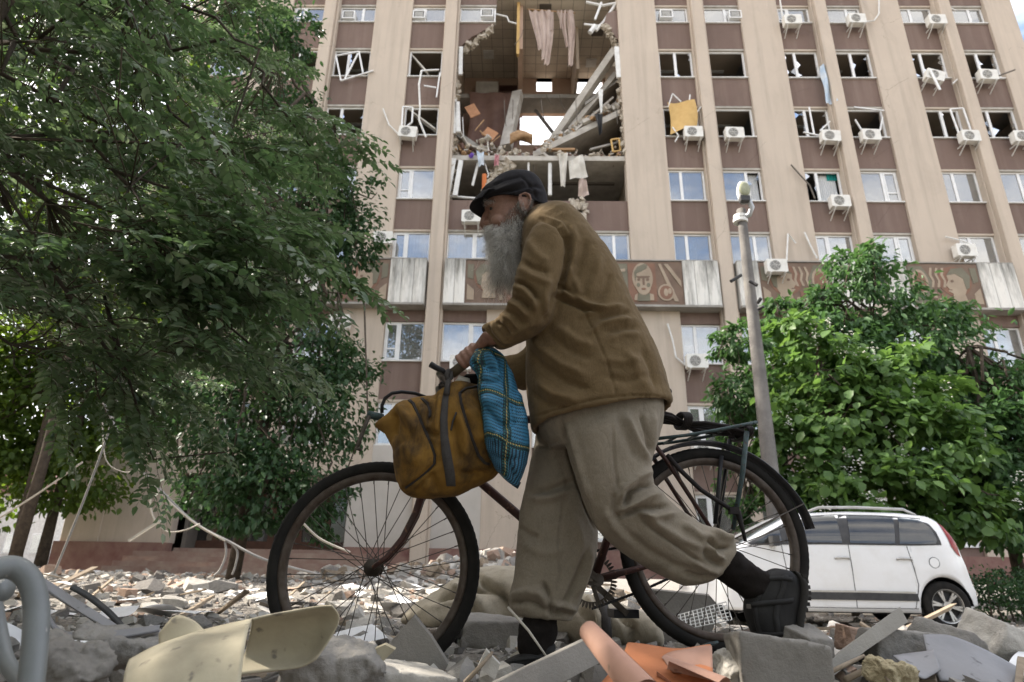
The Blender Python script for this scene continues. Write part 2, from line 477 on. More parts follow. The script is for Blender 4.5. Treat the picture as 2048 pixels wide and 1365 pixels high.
# solid core: slabs, rear wall, side walls, roof, partitions
for x0, x1 in ((BLD_L+.1, -3.5), (4.75, BLD_R-.1)):
    for row in range(0, 9):
        z = SILL[row]-1.05
        MB().box((x0, Y_PAN+.15, z-.12), (x1, Y_BACK, z+.12)).obj('floor_slab', M_conc, building)
def wx_(px, py): return W(px, py, Y_BACK).x
def wz_(px, py): return W(px, py, Y_BACK).z
rw = MB(); YB0, YB1 = Y_BACK+.01, Y_BACK+.3
rw.box((BLD_L, YB0, .4), (-3.3, YB1, BLD_TOP)); rw.box((4.7, YB0, .4), (BLD_R, YB1, BLD_TOP)); rw.box((-3.3, YB0, .4), (4.7, YB1, 17.5)); rw.box((-3.3, YB0, 27.18), (4.7, YB1, BLD_TOP))
ops = [(wx_(1073, 165), wx_(1104, 165), wz_(1090, 183), wz_(1090, 149)), (wx_(1148, 170), wx_(1206, 170), wz_(1180, 187), wz_(1180, 156)), (wx_(1040, 255), wx_(1152, 255), wz_(1090, 290), wz_(1090, 226))]
xe = [-3.3, ops[2][0], ops[0][0], ops[0][1], ops[1][0], ops[1][1], 4.7]; xe = sorted(xe+[ops[2][1]])
for x0_, x1_ in zip(xe, xe[1:]):          # wall between the openings, column by column
    zs = [17.5]
    for (a_, b_, c_, d_) in ops:
        if a_ <= (x0_+x1_)/2 <= b_: zs += [c_, d_]
    zs = sorted(zs)+[27.18]
    for k_ in range(0, len(zs), 2): rw.box((x0_, YB0, zs[k_]), (x1_, YB1, zs[k_+1]))
rw.obj('rear_wall', M_pink, building)
MB().box((BLD_L+.002, Y_WIN+.3, .5), (BLD_L+.25, Y_BACK, BLD_TOP)).obj('side_wall', M_pier, building)
MB().box((BLD_R-.25, Y_WIN+.3, .5), (BLD_R-.002, Y_BACK, BLD_TOP)).obj('side_wall', M_pier, building)
MB().box((BLD_L-.1, Y_PIER+.1, BLD_TOP), (BLD_R+.1, Y_BACK+.4, BLD_TOP+.3)).obj('roof', M_conc, building)
for (a, b, ty) in cols:
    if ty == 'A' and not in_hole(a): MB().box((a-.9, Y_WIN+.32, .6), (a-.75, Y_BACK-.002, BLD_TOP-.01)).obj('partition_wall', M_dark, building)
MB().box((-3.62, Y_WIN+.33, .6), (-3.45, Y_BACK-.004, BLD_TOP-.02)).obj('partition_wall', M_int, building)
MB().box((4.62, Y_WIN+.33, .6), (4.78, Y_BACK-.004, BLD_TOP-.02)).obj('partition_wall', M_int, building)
# ceilings with strip lights in the open rooms
for (a, b, row) in open_rooms:
    zc = SILL[row-1]-1.19
    MB().box((a-.35, Y_WIN+.5, zc-.06), (b+.3, Y_BACK-.3, zc-.02)).obj('ceiling', M_int, building)
    MB().box((a+.3, Y_WIN+1.6, zc-.12), (a+1.4, Y_WIN+1.75, zc-.062)).obj('strip_light', M_metalw, building)

# ------------------------------------------------------------------ frieze
M_fl = None
def frieze_white():
    t = NT('weathered_white_concrete')
    st = t.noise(1.0, 7, .68, t.mapping((3.2, 3.2, .45)))
    tz = t.new('ShaderNodeSeparateXYZ'); t.L(t.tc.outputs['Object'], tz.inputs[0])
    gz = t.new('ShaderNodeMapRange'); t.L(tz.outputs[2], gz.inputs[0]); gz.inputs[1].default_value = 10.6; gz.inputs[2].default_value = 12.3
    k = t.math('ADD', st, t.math('MULTIPLY', gz.outputs[0], .2))
    col = t.mix(t.ramp(k, [(.50, (0,0,0)), (.80, (1,1,1))]), (.70,.68,.63), (.16,.155,.14))
    return t.fin(col, .95, 0, t.bump(t.noise(40, 4, .7), .4, .02), .1)
M_frw = frieze_white()
M_mos_b = simple('mosaic_brown', (.215,.152,.115), (.155,.112,.088), .9, 0, 1.6, 35, .8, .02, .1)
M_mos_t = simple('mosaic_terracotta', (.245,.142,.102), (.185,.112,.083), .9, 0, 1.6, 35, .8, .02, .1)
M_mos_g = simple('mosaic_green', (.20,.185,.14), (.15,.14,.105), .9, 0, 1.6, 35, .8, .02, .1)
M_mos_c = simple('mosaic_cream', (.385,.31,.235), (.30,.24,.18), .9, 0, 1.6, 35, .8, .02, .1)
FZ0, FZ1, FY = 10.28, 12.22, 23.06
def relief(parent, poly, mat, x, w, d):
    """flat raised shape; poly in 0..1 panel units"""
    h = FZ1-FZ0-.12
    MB().prism([(x + u*w, FY-d, FZ0+.06+v*h) for u, v in poly], (0, d+.02, 0)).obj('relief_shape', mat, parent)
def ell(cx, cy, rx, ry, n=22, a0=0, a1=2*math.pi): return [(cx+rx*math.cos(a0+(a1-a0)*i/n), cy+ry*math.sin(a0+(a1-a0)*i/n)) for i in range(n)]
def figure_face(pn, x, w):
    relief(pn, [(.02,.04),(.02,.96),(.22,.96),(.22,.04)], M_mos_g, x, w, .012)
    relief(pn, [(.23,.05),(.23,.97),(.62,.97),(.62,.05)], M_mos_t, x, w, .014)
    relief(pn, ell(.43,.62,.145,.36), M_mos_c, x, w, .030)
    relief(pn, ell(.435,.50,.115,.30), M_mos_c, x, w, .045)
    relief(pn, [(.325,.5),(.315,.75),(.36,.88),(.46,.95),(.51,.93),(.49,.85),(.42,.77),(.35,.73)], M_mos_g, x, w, .055)
    relief(pn, [(.34,.655),(.53,.655),(.53,.625),(.455,.60),(.455,.44),(.425,.44),(.425,.60),(.35,.62)], M_mos_b, x, w, .058)
    for cx in (.375, .50):
        relief(pn, ell(cx,.57,.022,.035,12), M_mos_b, x, w, .060)
        relief(pn, ell(cx-.005+(.01 if cx > .4 else -.005),.44,.026,.05,14), M_mos_g, x, w, .056)
    relief(pn, ell(.437,.345,.035,.025,12), M_mos_t, x, w, .060)
    relief(pn, [(.34,.06),(.36,.25),(.42,.2),(.47,.2),(.52,.26),(.52,.06)], M_mos_g, x, w, .04)
    relief(pn, [(.52,.08),(.52,.24),(.57,.22),(.575,.08)], M_mos_c, x, w, .042)
    relief(pn, [(.30,.08),(.31,.2),(.35,.24),(.34,.08)], M_mos_c, x, w, .042)
    for k in range(3):
        relief(pn, [(.06+.05*k,.08),(.08+.05*k,.2),(.06+.05*k,.34),(.09+.05*k,.34),(.105+.05*k,.2),(.09+.05*k,.08)], M_mos_c, x, w, .03)
    relief(pn, [(.04,.74),(.04,.8),(.19,.84),(.19,.77)], M_mos_c, x, w, .03)
    relief(pn, [(.06,.42),(.06,.66),(.15,.7),(.15,.42)], M_mos_t, x, w, .022)
    relief(pn, [(.66,.96),(.70,.96),(.92,.06),(.86,.06)], M_mos_c, x, w, .03)
    relief(pn, [(.74,.96),(.80,.96),(.97,.55),(.97,.40)], M_mos_c, x, w, .03)
    relief(pn, ell(.75,.27,.115,.2), M_mos_c, x, w, .034); relief(pn, ell(.75,.27,.09,.16), M_mos_t, x, w, .044)
    relief(pn, ell(.745,.27,.03,.09), M_mos_c, x, w, .05); relief(pn, ell(.80,.30,.025,.07), M_mos_c, x, w, .05)
def figure_abstract(pn, x, w, seed):
    r = random.Random(seed); f = (lambda p: [(1-u, v) for u, v in p]) if seed % 4 == 0 else (lambda p: p)
    relief(pn, f([(.02,.04),(.02,.96),(.22,.96),(.34,.55),(.24,.04)]), M_mos_g, x, w, .012)
    relief(pn, f(ell(.64,.60,.23,.36)), M_mos_t, x, w, .014); relief(pn, f(ell(.16,.58,.11,.30)), M_mos_c, x, w, .020); relief(pn, f(ell(.16,.58,.08,.23)), M_mos_t, x, w, .028)
    relief(pn, f([(.56,.10),(.58,.30),(.52,.36),(.54,.42),(.50,.50),(.55,.62),(.54,.74),(.62,.86),(.74,.86),(.80,.70),(.78,.40),(.74,.28),(.76,.10)]), M_mos_c, x, w, .030)
    relief(pn, f([(.54,.74),(.62,.90),(.78,.92),(.86,.72),(.82,.44),(.77,.40),(.76,.66),(.66,.78)]), M_mos_g, x, w, .040)
    relief(pn, f(ell(.60,.60,.022,.03,10)), M_mos_b, x, w, .042); relief(pn, f([(.53,.405),(.575,.40),(.575,.38),(.53,.385)]), M_mos_b, x, w, .042)
    for k in range(4):
        for q in range(2):
            if (k+q) % 2: relief(pn, f([(.30+.055*k,.06+.14*q),(.30+.055*k,.19+.14*q),(.35+.055*k,.19+.14*q),(.35+.055*k,.06+.14*q)]), r.choice((M_mos_c, M_mos_t)), x, w, .024)
    for k in range(3):
        c = .30+.08*k; relief(pn, f([(c,.45),(c+.03,.60),(c,.75),(c+.03,.92),(c+.06,.92),(c+.035,.75),(c+.06,.60),(c+.035,.45)]), M_mos_c, x, w, .022)
    relief(pn, f([(.87,.06),(.87,.30),(.97,.44),(.97,.06)]), M_mos_c, x, w, .02); relief(pn, f([(.89,.55),(.88,.92),(.97,.92),(.97,.60)]), M_mos_g, x, w, .02)
prev_end = BLD_L
edges = [BLD_L] + [e for p in PILS[1:] for e in (p-.02, p+.72)] + [BLD_R]
for i in range(0, len(edges), 2):
    x0, x1 = edges[i], edges[i+1]
    # mosaic panel in the middle, fluted white slabs beside the pilasters
    wl_, wr_ = (.0 if i == 0 else .85), (1.45 if i+2 < len(edges) else .3)
    pn = MB().box((x0+wl_, FY, FZ0+.03), (x1-wr_, Y_PAN+.05, FZ1-.02)).obj('mosaic_panel', M_mos_b, building)
    ps_x, ps_w = x0+wl_, x1-wr_-x0-wl_
    if abs(x0 - 2.71) < .2: figure_face(pn, ps_x, ps_w)
    else: figure_abstract(pn, ps_x, ps_w, i+4)
    for (a, b) in ((x0, x0+wl_), (x1-wr_, x1)):
        if b-a < .2: continue
        n = max(1, round((b-a)/.46))
        for k in range(n):
            q0, q1 = a+(b-a)*k/n+.008, a+(b-a)*(k+1)/n-.008
            def fl(u, v, q0=q0, q1=q1): return (q0+(q1-q0)*u, FY-.03-.05*math.sin(u*math.pi) - (.03 if v < .5 else 0), FZ0+(FZ1-FZ0)*v)
            g = MB().grid(fl, 7, 2)
            g.box((q0, FY-.015, FZ0), (q1, Y_PAN, FZ1)); g.obj('fluted_slab', M_frw, building)
    MB().box((x0, FY-.10, FZ0-.09), (x1, Y_PAN+.1, FZ0-.004)).obj('frieze_ledge', M_conc, building)
    MB().box((x0, FY-.04, FZ1+.003), (x1, Y_PAN+.1, FZ1+.05)).obj('frieze_coping', M_conc, building)
# base plinth, entrance
MB().box((BLD_L-.12, Y_PIER-.12, .2), (ENT0+.0, Y_PIER+.3, 1.15)).obj('plinth', M_plinth, building)
MB().box((ENT1, Y_PIER-.12, .2), (BLD_R+.1, Y_PIER+.3, 1.1)).obj('plinth', M_plinth, building)
MB().box((BLD_L, Y_PIER+.02, 1.15), (ENT0, Y_PIER+.4, 4.6)).obj('ground_floor_wall', M_pier, building)
MB().box((ENT1, Y_PIER+.02, 1.1), (-1.42, Y_PIER+.4, 4.7)).obj('ground_floor_wall', simple('grey_render', (.50,.47,.43), (.42,.39,.35), .9, 0, .8, 40, .3, .01), building)
MB().box((ENT0, Y_PIER+.03, 3.7), (ENT1, Y_PIER+.4, 4.7)).obj('entrance_lintel', M_pier, building)
M_doorfr = simple('brown_door_frame', (.09,.045,.03), (.06,.03,.02), .5, 0, 5, 50, .2, .003)
M_dglass = glass_mat('dark_door_glass', (.18,.19,.19), .02, .1)
for k in range(6):
    a = ENT0 + (ENT1-ENT0)*k/6; b = ENT0 + (ENT1-ENT0)*(k+1)/6
    d = MB(); y = Y_PIER+1.3
    d.box((a, y, 1.02), (a+.12, y+.1, 3.7)); d.box((b-.12, y, 1.02), (b, y+.1, 3.7)); d.box((a+.12, y, 3.4), (b-.12, y+.1, 3.7)); d.box((a+.12, y, 1.02), (b-.12, y+.1, 1.3)); d.box((a+.12, y, 2.9), (b-.12, y+.1, 3.0))
    o = d.obj('entrance_door', M_doorfr, building)
    MB().box((a+.12, y+.04, 1.3), (b-.12, y+.05, 3.4)).obj('pane', M_dglass, o)
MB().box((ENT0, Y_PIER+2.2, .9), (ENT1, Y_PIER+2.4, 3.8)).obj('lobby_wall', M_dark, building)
MB().box((ENT0, Y_PIER+.4, .8), (ENT1, Y_PIER+2.2, 1.0)).obj('entrance_floor', M_step, building)
for k in range(4):
    MB().box((ENT0-1.0-.1*k, Y_PIER-.35-.36*k, -.2), (ENT1+.9+.1*k, Y_PIER+.38-.36*k if k else Y_PIER+.4, .86-.17*k)).obj('entrance_step', M_step, building)
# ================================================================== the shell hole
r_d = random.Random(21)
def chunk_mesh(r, n=10, sq=.5):
    """one angular broken lump about 1 m across: jittered box with cut corners"""
    import bmesh
    bm = bmesh.new(); bmesh.ops.create_cube(bm, size=1.0)
    for v in bm.verts: v.co = Vector((v.co.x*r.uniform(.7, 1.15), v.co.y*r.uniform(.7, 1.15), v.co.z*r.uniform(.65, 1.15)))
    for _ in range(n):
        d = Vector((r.gauss(0, 1), r.gauss(0, 1), r.gauss(0, 1))).normalized()
        g = bmesh.ops.bisect_plane(bm, geom=bm.verts[:]+bm.edges[:]+bm.faces[:], plane_co=d*r.uniform(sq-.08, sq+.14), plane_no=d, clear_outer=True)
        ed = [e for e in g['geom_cut'] if isinstance(e, bmesh.types.BMEdge)]
        if ed:
            try: bmesh.ops.holes_fill(bm, edges=[e for e in bm.edges if e.is_boundary])
            except Exception: pass
    bmesh.ops.recalc_face_normals(bm, faces=bm.faces[:])
    vs = [v.co.copy() for v in bm.verts]; bm.verts.index_update(); fs = [tuple(v.index for v in f.verts) for f in bm.faces]
    bm.free(); return vs, fs
CHUNKS = [chunk_mesh(random.Random(100+i), 7 if i % 2 else 4, .45) for i in range(14)]
def rot3(r, tilt=3.14): return Matrix.Rotation(r.uniform(0, 6.28), 3, 'Z') @ Matrix.Rotation(r.uniform(-tilt, tilt), 3, 'X') @ Matrix.Rotation(r.uniform(-tilt, tilt), 3, 'Y')
def put_chunk(m, c, size, r, tilt=3.14, mi=0):
    vs, fs = CHUNKS[r.randrange(len(CHUNKS))]; R = rot3(r, tilt); s = Vector(size) if not isinstance(size, (int, float)) else Vector((size,)*3)
    m.add([R @ Vector((v.x*s.x, v.y*s.y, v.z*s.z)) + Vector(c) for v in vs], fs, mi)

window(-3.2, -1.45, SILL[1], WTOP[1], dict(m=.62, panes=(1, 0)))
drape('blind', -3.1, -2.2, SILL[1]+.05, WTOP[1]-.05, Y_WIN+.22, M_blind, .02, 7, building)
MB().prism([(-3.205, Y_PAN, 25.22), (-1.5, Y_PAN, 25.22), (-1.62, Y_PAN, 24.98), (-2.0, Y_PAN, 24.8), (-2.3, Y_PAN, 24.55), (-2.55, Y_PAN, 24.42), (-2.8, Y_PAN, 24.1), (-3.05, Y_PAN, 23.85), (-3.205, Y_PAN, 23.5)], (0, .14, 0)).obj('spandrel_panel', M_panel, building)['label'] = 'brown panel torn off along a ragged slope'
MB().prism([(4.445, Y_PAN, 26.1), (3.95, Y_PAN, 25.9), (3.8, Y_PAN, 25.3), (4.05, Y_PAN, 24.9), (4.2, Y_PAN, 24.6), (4.445, Y_PAN, 24.2)], (0, .14, 0)).obj('spandrel_panel', M_panel, building)['label'] = 'last scrap of brown panel beside the hole'
edge = MB()
for k in range(34):
    t = k/33; x = -1.6 + (-3.2+1.6)*t; z = 25.0 - 1.5*t**1.1
    put_chunk(edge, (x+r_d.uniform(-.06, .06), Y_PAN+r_d.uniform(.0, .35), z+r_d.uniform(-.12, .08)), [r_d.uniform(.05, .34) for _ in range(3)], r_d)
for k in range(26):
    t = k/25; put_chunk(edge, (3.75+.65*t+r_d.uniform(-.06, .06), Y_PAN+r_d.uniform(0, .4), 25.25-1.15*t+r_d.uniform(-.1, .1)), [r_d.uniform(.05, .32) for _ in range(3)], r_d)
for k in range(44):
    z = 17.7+6.2*k/43; put_chunk(edge, (4.5-abs(r_d.gauss(0, .06)), Y_PAN+r_d.uniform(-.05, .5), z), [r_d.uniform(.05, .36) for _ in range(3)], r_d)
for k in range(44):
    z = 15.4+7.6*k/43; put_chunk(edge, (-3.2+abs(r_d.gauss(0, .06)), Y_PAN+r_d.uniform(-.05, .5), z), [r_d.uniform(.05, .34) for _ in range(3)], r_d)
for k in range(60):
    z = 13.9+1.6*r_d.random(); put_chunk(edge, (2.32+r_d.uniform(-.34, .34), Y_PAN+r_d.uniform(-.16, .3), z), [r_d.uniform(.14, .34) for _ in range(3)], r_d)
for k in range(30):
    put_chunk(edge, (-1.42+1.81*r_d.random(), Y_PIER+r_d.uniform(0, .4), 15.3+r_d.uniform(-.1, .35)), [r_d.uniform(.16, .4) for _ in range(3)], r_d)
edge.obj('broken_masonry_edge', M_brickr, building)['kind'] = 'stuff'
MB().box((1.99, Y_PIL+.2, 13.9), (2.65, Y_WIN+.2, 14.6)).obj('pilaster_stump', M_brickr, building)
# the rooms behind
MB().box((-3.44, Y_WIN+.1, 27.2), (4.61, Y_BACK, 27.4)).obj('ceiling', M_ceil, building)
MB().box((-.36, 24.3, 24.4), (-.12, Y_BACK-.003, 27.19)).obj('partition_wall', M_pink, building)
MB().box((-.42, 24.1, 23.9), (-.28, 24.3, 27.19)).obj('door_post', M_ply, building)
MB().box((2.62, 25.6, 24.4), (2.76, Y_BACK-.003, 27.19)).obj('partition_wall', M_int, building)
for (x, y) in ((-2.6, 24.9), (3.5, 25.6), (.7, 24.2)):
    MB().box((x, y, 27.14), (x+.6, y+.58, 27.197)).obj('ceiling_gap', M_dark, building)
for (x, y) in ((-2.3, 27.2), (3.4, 27.8)):
    MB().box((x, y, 27.13), (x+.58, y+.58, 27.196)).obj('ceiling_lamp', M_metalw, building)
MB().box((-3.44, 27.3, 24.05), (4.61, 28.5, 24.3)).obj('floor_slab', M_conc, building)
MB().box((-3.44, Y_PAN+.02, 17.4), (4.61, Y_BACK, 17.64)).obj('floor_slab', M_concl, building)
MB().box((-3.44, Y_PAN+.14, 14.2), (4.61, Y_BACK, 14.4)).obj('floor_slab', M_conc, building)
MB().box((-3.44, Y_PAN+.3, 10.9), (4.61, Y_BACK, 11.1)).obj('floor_slab', M_conc, building)
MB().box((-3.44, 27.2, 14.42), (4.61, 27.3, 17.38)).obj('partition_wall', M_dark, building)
for a in (1.2, 2.9): MB().box((a, 25.2, 17.31), (a+1.3, 25.35, 17.395)).obj('strip_light', M_dark, building)
# shelf and cabinets left in the upper room
cb = thing('wall_cabinet', 'cream wall cabinet left standing at the back of the torn-open room', 'cabinet', (-2.4, 29, 24.4))
MB().box((-2.75, 28.75, 25.5), (-1.5, 29.2, 26.45)).obj('carcass', M_sheet, cb); MB().box((-2.75, 28.8, 24.4), (-1.5, 29.25, 25.45)).obj('base_unit', M_wood, cb)
bs = thing('bookcase', 'dark bookcase beside the cream cabinet in the torn-open room', 'bookcase', (-1.0, 29, 24.4))
b_ = MB()
for k in range(4): b_.box((-1.45, 28.8, 24.7+.5*k), (-.4, 29.25, 24.74+.5*k))
b_.box((-1.46, 28.8, 24.35), (-1.42, 29.26, 26.4)); b_.box((-.44, 28.8, 24.35), (-.4, 29.26, 26.4)); b_.box((-1.46, 29.2, 24.35), (-.4, 29.27, 26.4)); b_.obj('shelf_unit', M_lino, bs)
bk = MB()
for k in range(26):
    x = -1.38 + .036*k; bk.box((x, 28.95, 25.245), (x+.03, 29.15, 25.245+r_d.uniform(.2, .34)))
bk.obj('books', M_dark, bs)['kind'] = 'stuff'
tag(MB().box((-.95, 28.4, 24.31), (-.45, 28.75, 24.9)).obj('crate', M_orange), 'small orange box at the back of the torn-open room', 'box')
# linoleum hanging from the broken floor
def lino(u, v):
    return (-2.95+2.55*u+.12*math.sin(v*3), 27.25-.12*math.sin(u*14+.5)*(.3+v)-.25*v, 24.34-3.3*v - .5*v*u)
tag(MB().grid(lino, 40, 14).obj('linoleum_sheet', M_lino, None, True), 'brown floor covering hanging down from the broken upper floor', 'floor covering')

def slab(name, a, b, w, d, mat, label, cat='slab', upv=(0,0,1)):
    m = MB(); m.bar(a, b, w, d, 0, upv); o = m.obj(name, mat); return tag(o, label, cat)
slab('fallen_beam', W(1236, 95, 24.1), W(1098, 296, 25.2), .42, .34, M_concl, 'pale concrete beam slanting down from the upper right of the hole', 'beam')
slab('fallen_beam', W(1232, 150, 24.6), W(1140, 262, 25.0), .3, .25, M_concl, 'shorter concrete beam leaning just under the long slanting beam', 'beam')
ts = MB(); a, b = W(1066, 303, 23.9), W(1249, 214, 23.9); ts.prism([a, b, b+V(0, 4.2, .5), a+V(0, 4.2, .5)], (0, 0, -.34)); tag(ts.obj('tilted_slab', M_concl), 'broad floor slab tilted up to the right above the wrecked storey', 'slab')
ts = MB(); a, b = W(1170, 205, 24.6), W(1246, 150, 24.6); ts.prism([a, b, b+V(0, 2, .3), a+V(0, 2, .3)], (0, 0, -.16)); tag(ts.obj('tilted_slab', M_conc), 'small piece of slab wedged under the top beam at the right of the hole', 'slab')
slab('leaning_column', W(1036, 188, 26.6), W(1012, 296, 25.0), .5, .4, M_concl, 'leaning concrete column beside the brown hanging floor covering', 'column')
slab('bent_girder', W(1072, 222, 28.0), W(1126, 292, 27.0), .22, .16, M_dark, 'dark steel beam crossing the bright gap in the rear wall', 'beam')
slab('tilted_joist', W(912, 268, 24.2), W(960, 300, 24.2), .2, .24, M_conc, 'grey joist sloping into the heap at the left of the hole', 'beam')
for k, (p0, p1, w) in enumerate(((( 907, 200), (905, 268), .28), ((915, 205), (917, 265), .2), ((907, 318), (893, 395), .25), ((922, 322), (910, 392), .2), ((1233, 95), (1238, 156), .22), ((922, 95), (921, 150), .18))):
    slab('torn_window_jamb', W(*p0, 23.5), W(*p1, 23.5), w, .1, M_metalw, ['white jamb standing at the left edge of the hole, outer of two', 'white jamb standing at the left edge of the hole, inner of two', 'long white board leaning at the left of the wrecked storey under the hole', 'second white board leaning right of the first under the hole', 'white jamb hanging at the right upper edge of the hole', 'white jamb under the intact top window at the left of the hole'][k], 'board')
# torn curtains on their rail
cu = thing('torn_curtains', 'pale pink curtain strips hanging torn from a rail at the top of the hole', 'curtain', W(1100, 22, 24.2))
MB().tube([W(1055, 19, 24.2), W(1105, 23, 24.2), W(1150, 27, 24.2)], .035, 6).obj('rail', M_wood, cu)
for (xa, xb, yb, wv) in ((1060, 1078, 100, 10), (1074, 1094, 120, 6), (1087, 1107, 130, -2), (1092, 1106, 62, 2), (1112, 1120, 58, 8), (1122, 1134, 95, 4), (1131, 1147, 132, 4), (1136, 1150, 80, 0)):
    def cs(u, v, xa=xa, xb=xb, yb=yb, wv=wv):
        p = W(xa+(xb-xa)*(.5+(u-.5)*(1-.45*v)) + wv*v + 2.5*math.sin(v*4+xa), 22+(yb-22)*v, 24.15); return p + V(0, .07*math.sin(u*9+xa+v*2), 0)
    MB().grid(cs, 9, 14).obj('curtain_strip', M_curt, cu, True)
# heap lying on the lower slab
heap = MB()
for k in range(420):
    px = r_d.triangular(908, 1250, 985) if k < 260 else r_d.uniform(910, 1250)
    yy = r_d.uniform(23.62, 26.2); base = 17.64
    hh = (.95*math.exp(-((px-960)/55)**2) + .35*math.exp(-((px-1090)/60)**2) + .18)*r_d.random()
    p = W(px, 300, yy); s = r_d.uniform(.07, .3)
    put_chunk(heap, (p.x, yy, base+hh), (s*r_d.uniform(.7, 1.6), s, s*r_d.uniform(.5, 1)), r_d, 3.14, r_d.choice((0, 0, 0, 1, 1, 2, 3)))
for k in range(240):
    px = r_d.uniform(905, 1248); yy = r_d.uniform(23.6, 24.6); p = W(px, 300, yy); s = r_d.uniform(.05, .2); hh = (.75*math.exp(-((px-945)/40)**2)+.12+.5*math.exp(-((px-1225)/25)**2))*r_d.random()
    sz = (s*r_d.uniform(2, 5), s*.35, s*.3) if r_d.random() < .35 else (s*1.4, s, s*.7)
    put_chunk(heap, (p.x, yy, 17.66+hh), sz, r_d, .9, r_d.choice((0, 0, 1, 1, 2, 3)))
for k in range(170):
    t_ = r_d.random(); yy = r_d.uniform(23.8, 25.4); p = W(1085+160*t_, 298-88*t_, yy); s = r_d.uniform(.06, .26)
    put_chunk(heap, (p.x, yy, p.z+r_d.uniform(0, .3)), (s*r_d.uniform(1, 2.2), s, s*.7), r_d, 1.2, r_d.choice((0, 1, 1, 1, 2)))
tag(heap.obj('rubble_heap', [M_brickr, M_concl, M_wood, M_lino]), 'heap of smashed masonry lying on the open floor of the hole', 'rubble', None, 'stuff')
for k, (pts, r, m, lb) in enumerate((
    ([(960,262),(985,285),(1000,272)], .03, M_wood, 'bent wooden frame sticking out of the heap in the hole'),
    ([(968,240),(950,262)], .03, M_wood, 'short splintered lath above the heap in the hole'),
    ([(974,270),(978,312)], .045, M_sheet, 'upright pale lath standing at the slab edge in the hole'),
    ([(925,235),(927,272),(922,276)], .025, M_metalw, 'thin white pipe hanging at the left edge of the hole'),
    ([(1057,325),(1057,392)], .05, M_metalw, 'thin white post standing in the wrecked storey left of the wide one'),
    ([(1100,328),(1100,392)], .09, M_metalw, 'wide white post standing in the wrecked storey under the hole'),
    ([(969,350),(968,396)], .11, M_orange, 'upright orange post in the wrecked storey under the hole'),
    ([(958,320),(945,372)], .06, M_metalw, 'white board hanging aslant above the man\'s cap'),
    ([(970,328),(977,350),(975,356)], .03, M_metalw, 'bent white strip hanging over the wrecked storey'),
    ([(900,393),(960,398),(1000,396)], .06, M_metalw, 'buckled white sill along the wrecked storey'),
    ([(1172,5),(1205,12),(1237,6)], .07, M_metalw, 'topmost white window bar at the upper right of the hole'),
    ([(1232,8),(1207,45),(1192,62)], .08, M_metalw, 'white window bar slanting at the upper right of the hole'),
    ([(1203,6),(1190,40)], .06, M_pvc, 'short white window bar at the upper right of the hole'),
    ([(1227,26),(1198,52),(1168,49)], .05, M_pvc, 'bent white window bar ending left at the upper right of the hole'),
    ([(1180,66),(1190,52)], .12, M_pvc, 'stubby white block hanging under the broken bars of the hole'),
    ([(992,29),(1014,34),(1018,44),(1033,48)], .045, M_metalw, 'kinked white strip beside the intact top window of the hole'))):
    tag(MB().tube([W(*p, 23.75) for p in pts], r, 6).obj('broken_strip', m), lb, 'debris')
for k in range(12):
    px = r_d.uniform(920, 1240); y0 = r_d.choice((60, 190, 200, 312, 312)); L = r_d.uniform(18, 60); yy = 23.9 if y0 != 190 else 26.5; dx = r_d.uniform(-12, 12)
    tag(MB().tube([W(px, y0, yy), W(px+dx*.3, y0+L*.4, yy), W(px+dx, y0+L*.8, yy), W(px+dx*1.6, y0+L, yy)], .018, 5).obj('dangling_wire', M_dark), 'dark wire dangling inside the blast hole', 'wire', 'wires dangling in the hole')
def rag(name, pts, y, mat, label, amp=.06):
    (x0, y0), (x1, y1), (x2, y2), (x3, y3) = pts      # tl, tr, br, bl
    def f(u, v):
        p = W((x0*(1-u)+x1*u)*(1-v)+(x3*(1-u)+x2*u)*v, (y0*(1-u)+y1*u)*(1-v)+(y3*(1-u)+y2*u)*v, y)
        return p + V(0, amp*math.sin(u*7+v*3+x0)+amp*.6*math.sin(v*8+u*2), 0)
    return tag(MB().grid(f, 14, 12).obj(name, mat, None, True), label, 'cloth')
rag('hanging_rag', ((1117,308),(1136,306),(1130,374),(1122,372)), 23.45, M_sheet, 'narrow dirty white rag hanging over the wrecked storey')
rag('hanging_sheet', ((1137,322),(1166,308),(1176,355),(1140,358)), 23.4, M_sheet, 'square grey white sheet hanging over the wrecked storey')
rag('hanging_sheet', ((1158,358),(1172,356),(1178,392),(1156,394)), 23.45, M_curt, 'crumpled pinkish cloth dangling below the grey sheet')
rag('hanging_rag', ((953,303),(968,305),(968,330),(958,332)), 23.4, M_bluecl, 'small pale blue rag hanging from the slab edge')
rag('purple_rag', ((937,308),(948,305),(947,315),(938,316)), 23.45, simple('purple_cloth', (.18,.10,.42), None, .9), 'scrap of purple cloth on the slab edge')
rag('pink_rag', ((990,310),(999,308),(997,332),(988,330)), 23.45, simple('pink_cloth', (.52,.25,.27), None, .9), 'scrap of pink cloth hanging from the slab edge')
rag('dark_rag', ((1190,228),(1205,226),(1204,268),(1198,270)), 23.6, M_black, 'dark garment hanging from the tilted slab')
rag('white_strip', ((1196,178),(1206,178),(1204,226),(1201,226)), 23.6, M_metalw, 'long white shred hanging above the dark garment', .02)
for (px, py, sx, sz, lb) in ((945, 222, .5, .7, 'orange board standing in front of the brown floor covering'), (980, 268, .62, .5, 'orange board leaning on the heap in the hole')):
    c = W(px, py, 24.6); a = .5 if px < 960 else -.6
    tag(MB().obox(c, (sx/2, .02, sz/2), (V(math.cos(a), 0, math.sin(a)), V(0,1,0), V(-math.sin(a), 0, math.cos(a)))).obj('orange_board', simple('faded_orange', (.52,.27,.15), None, .85)), lb, 'board')
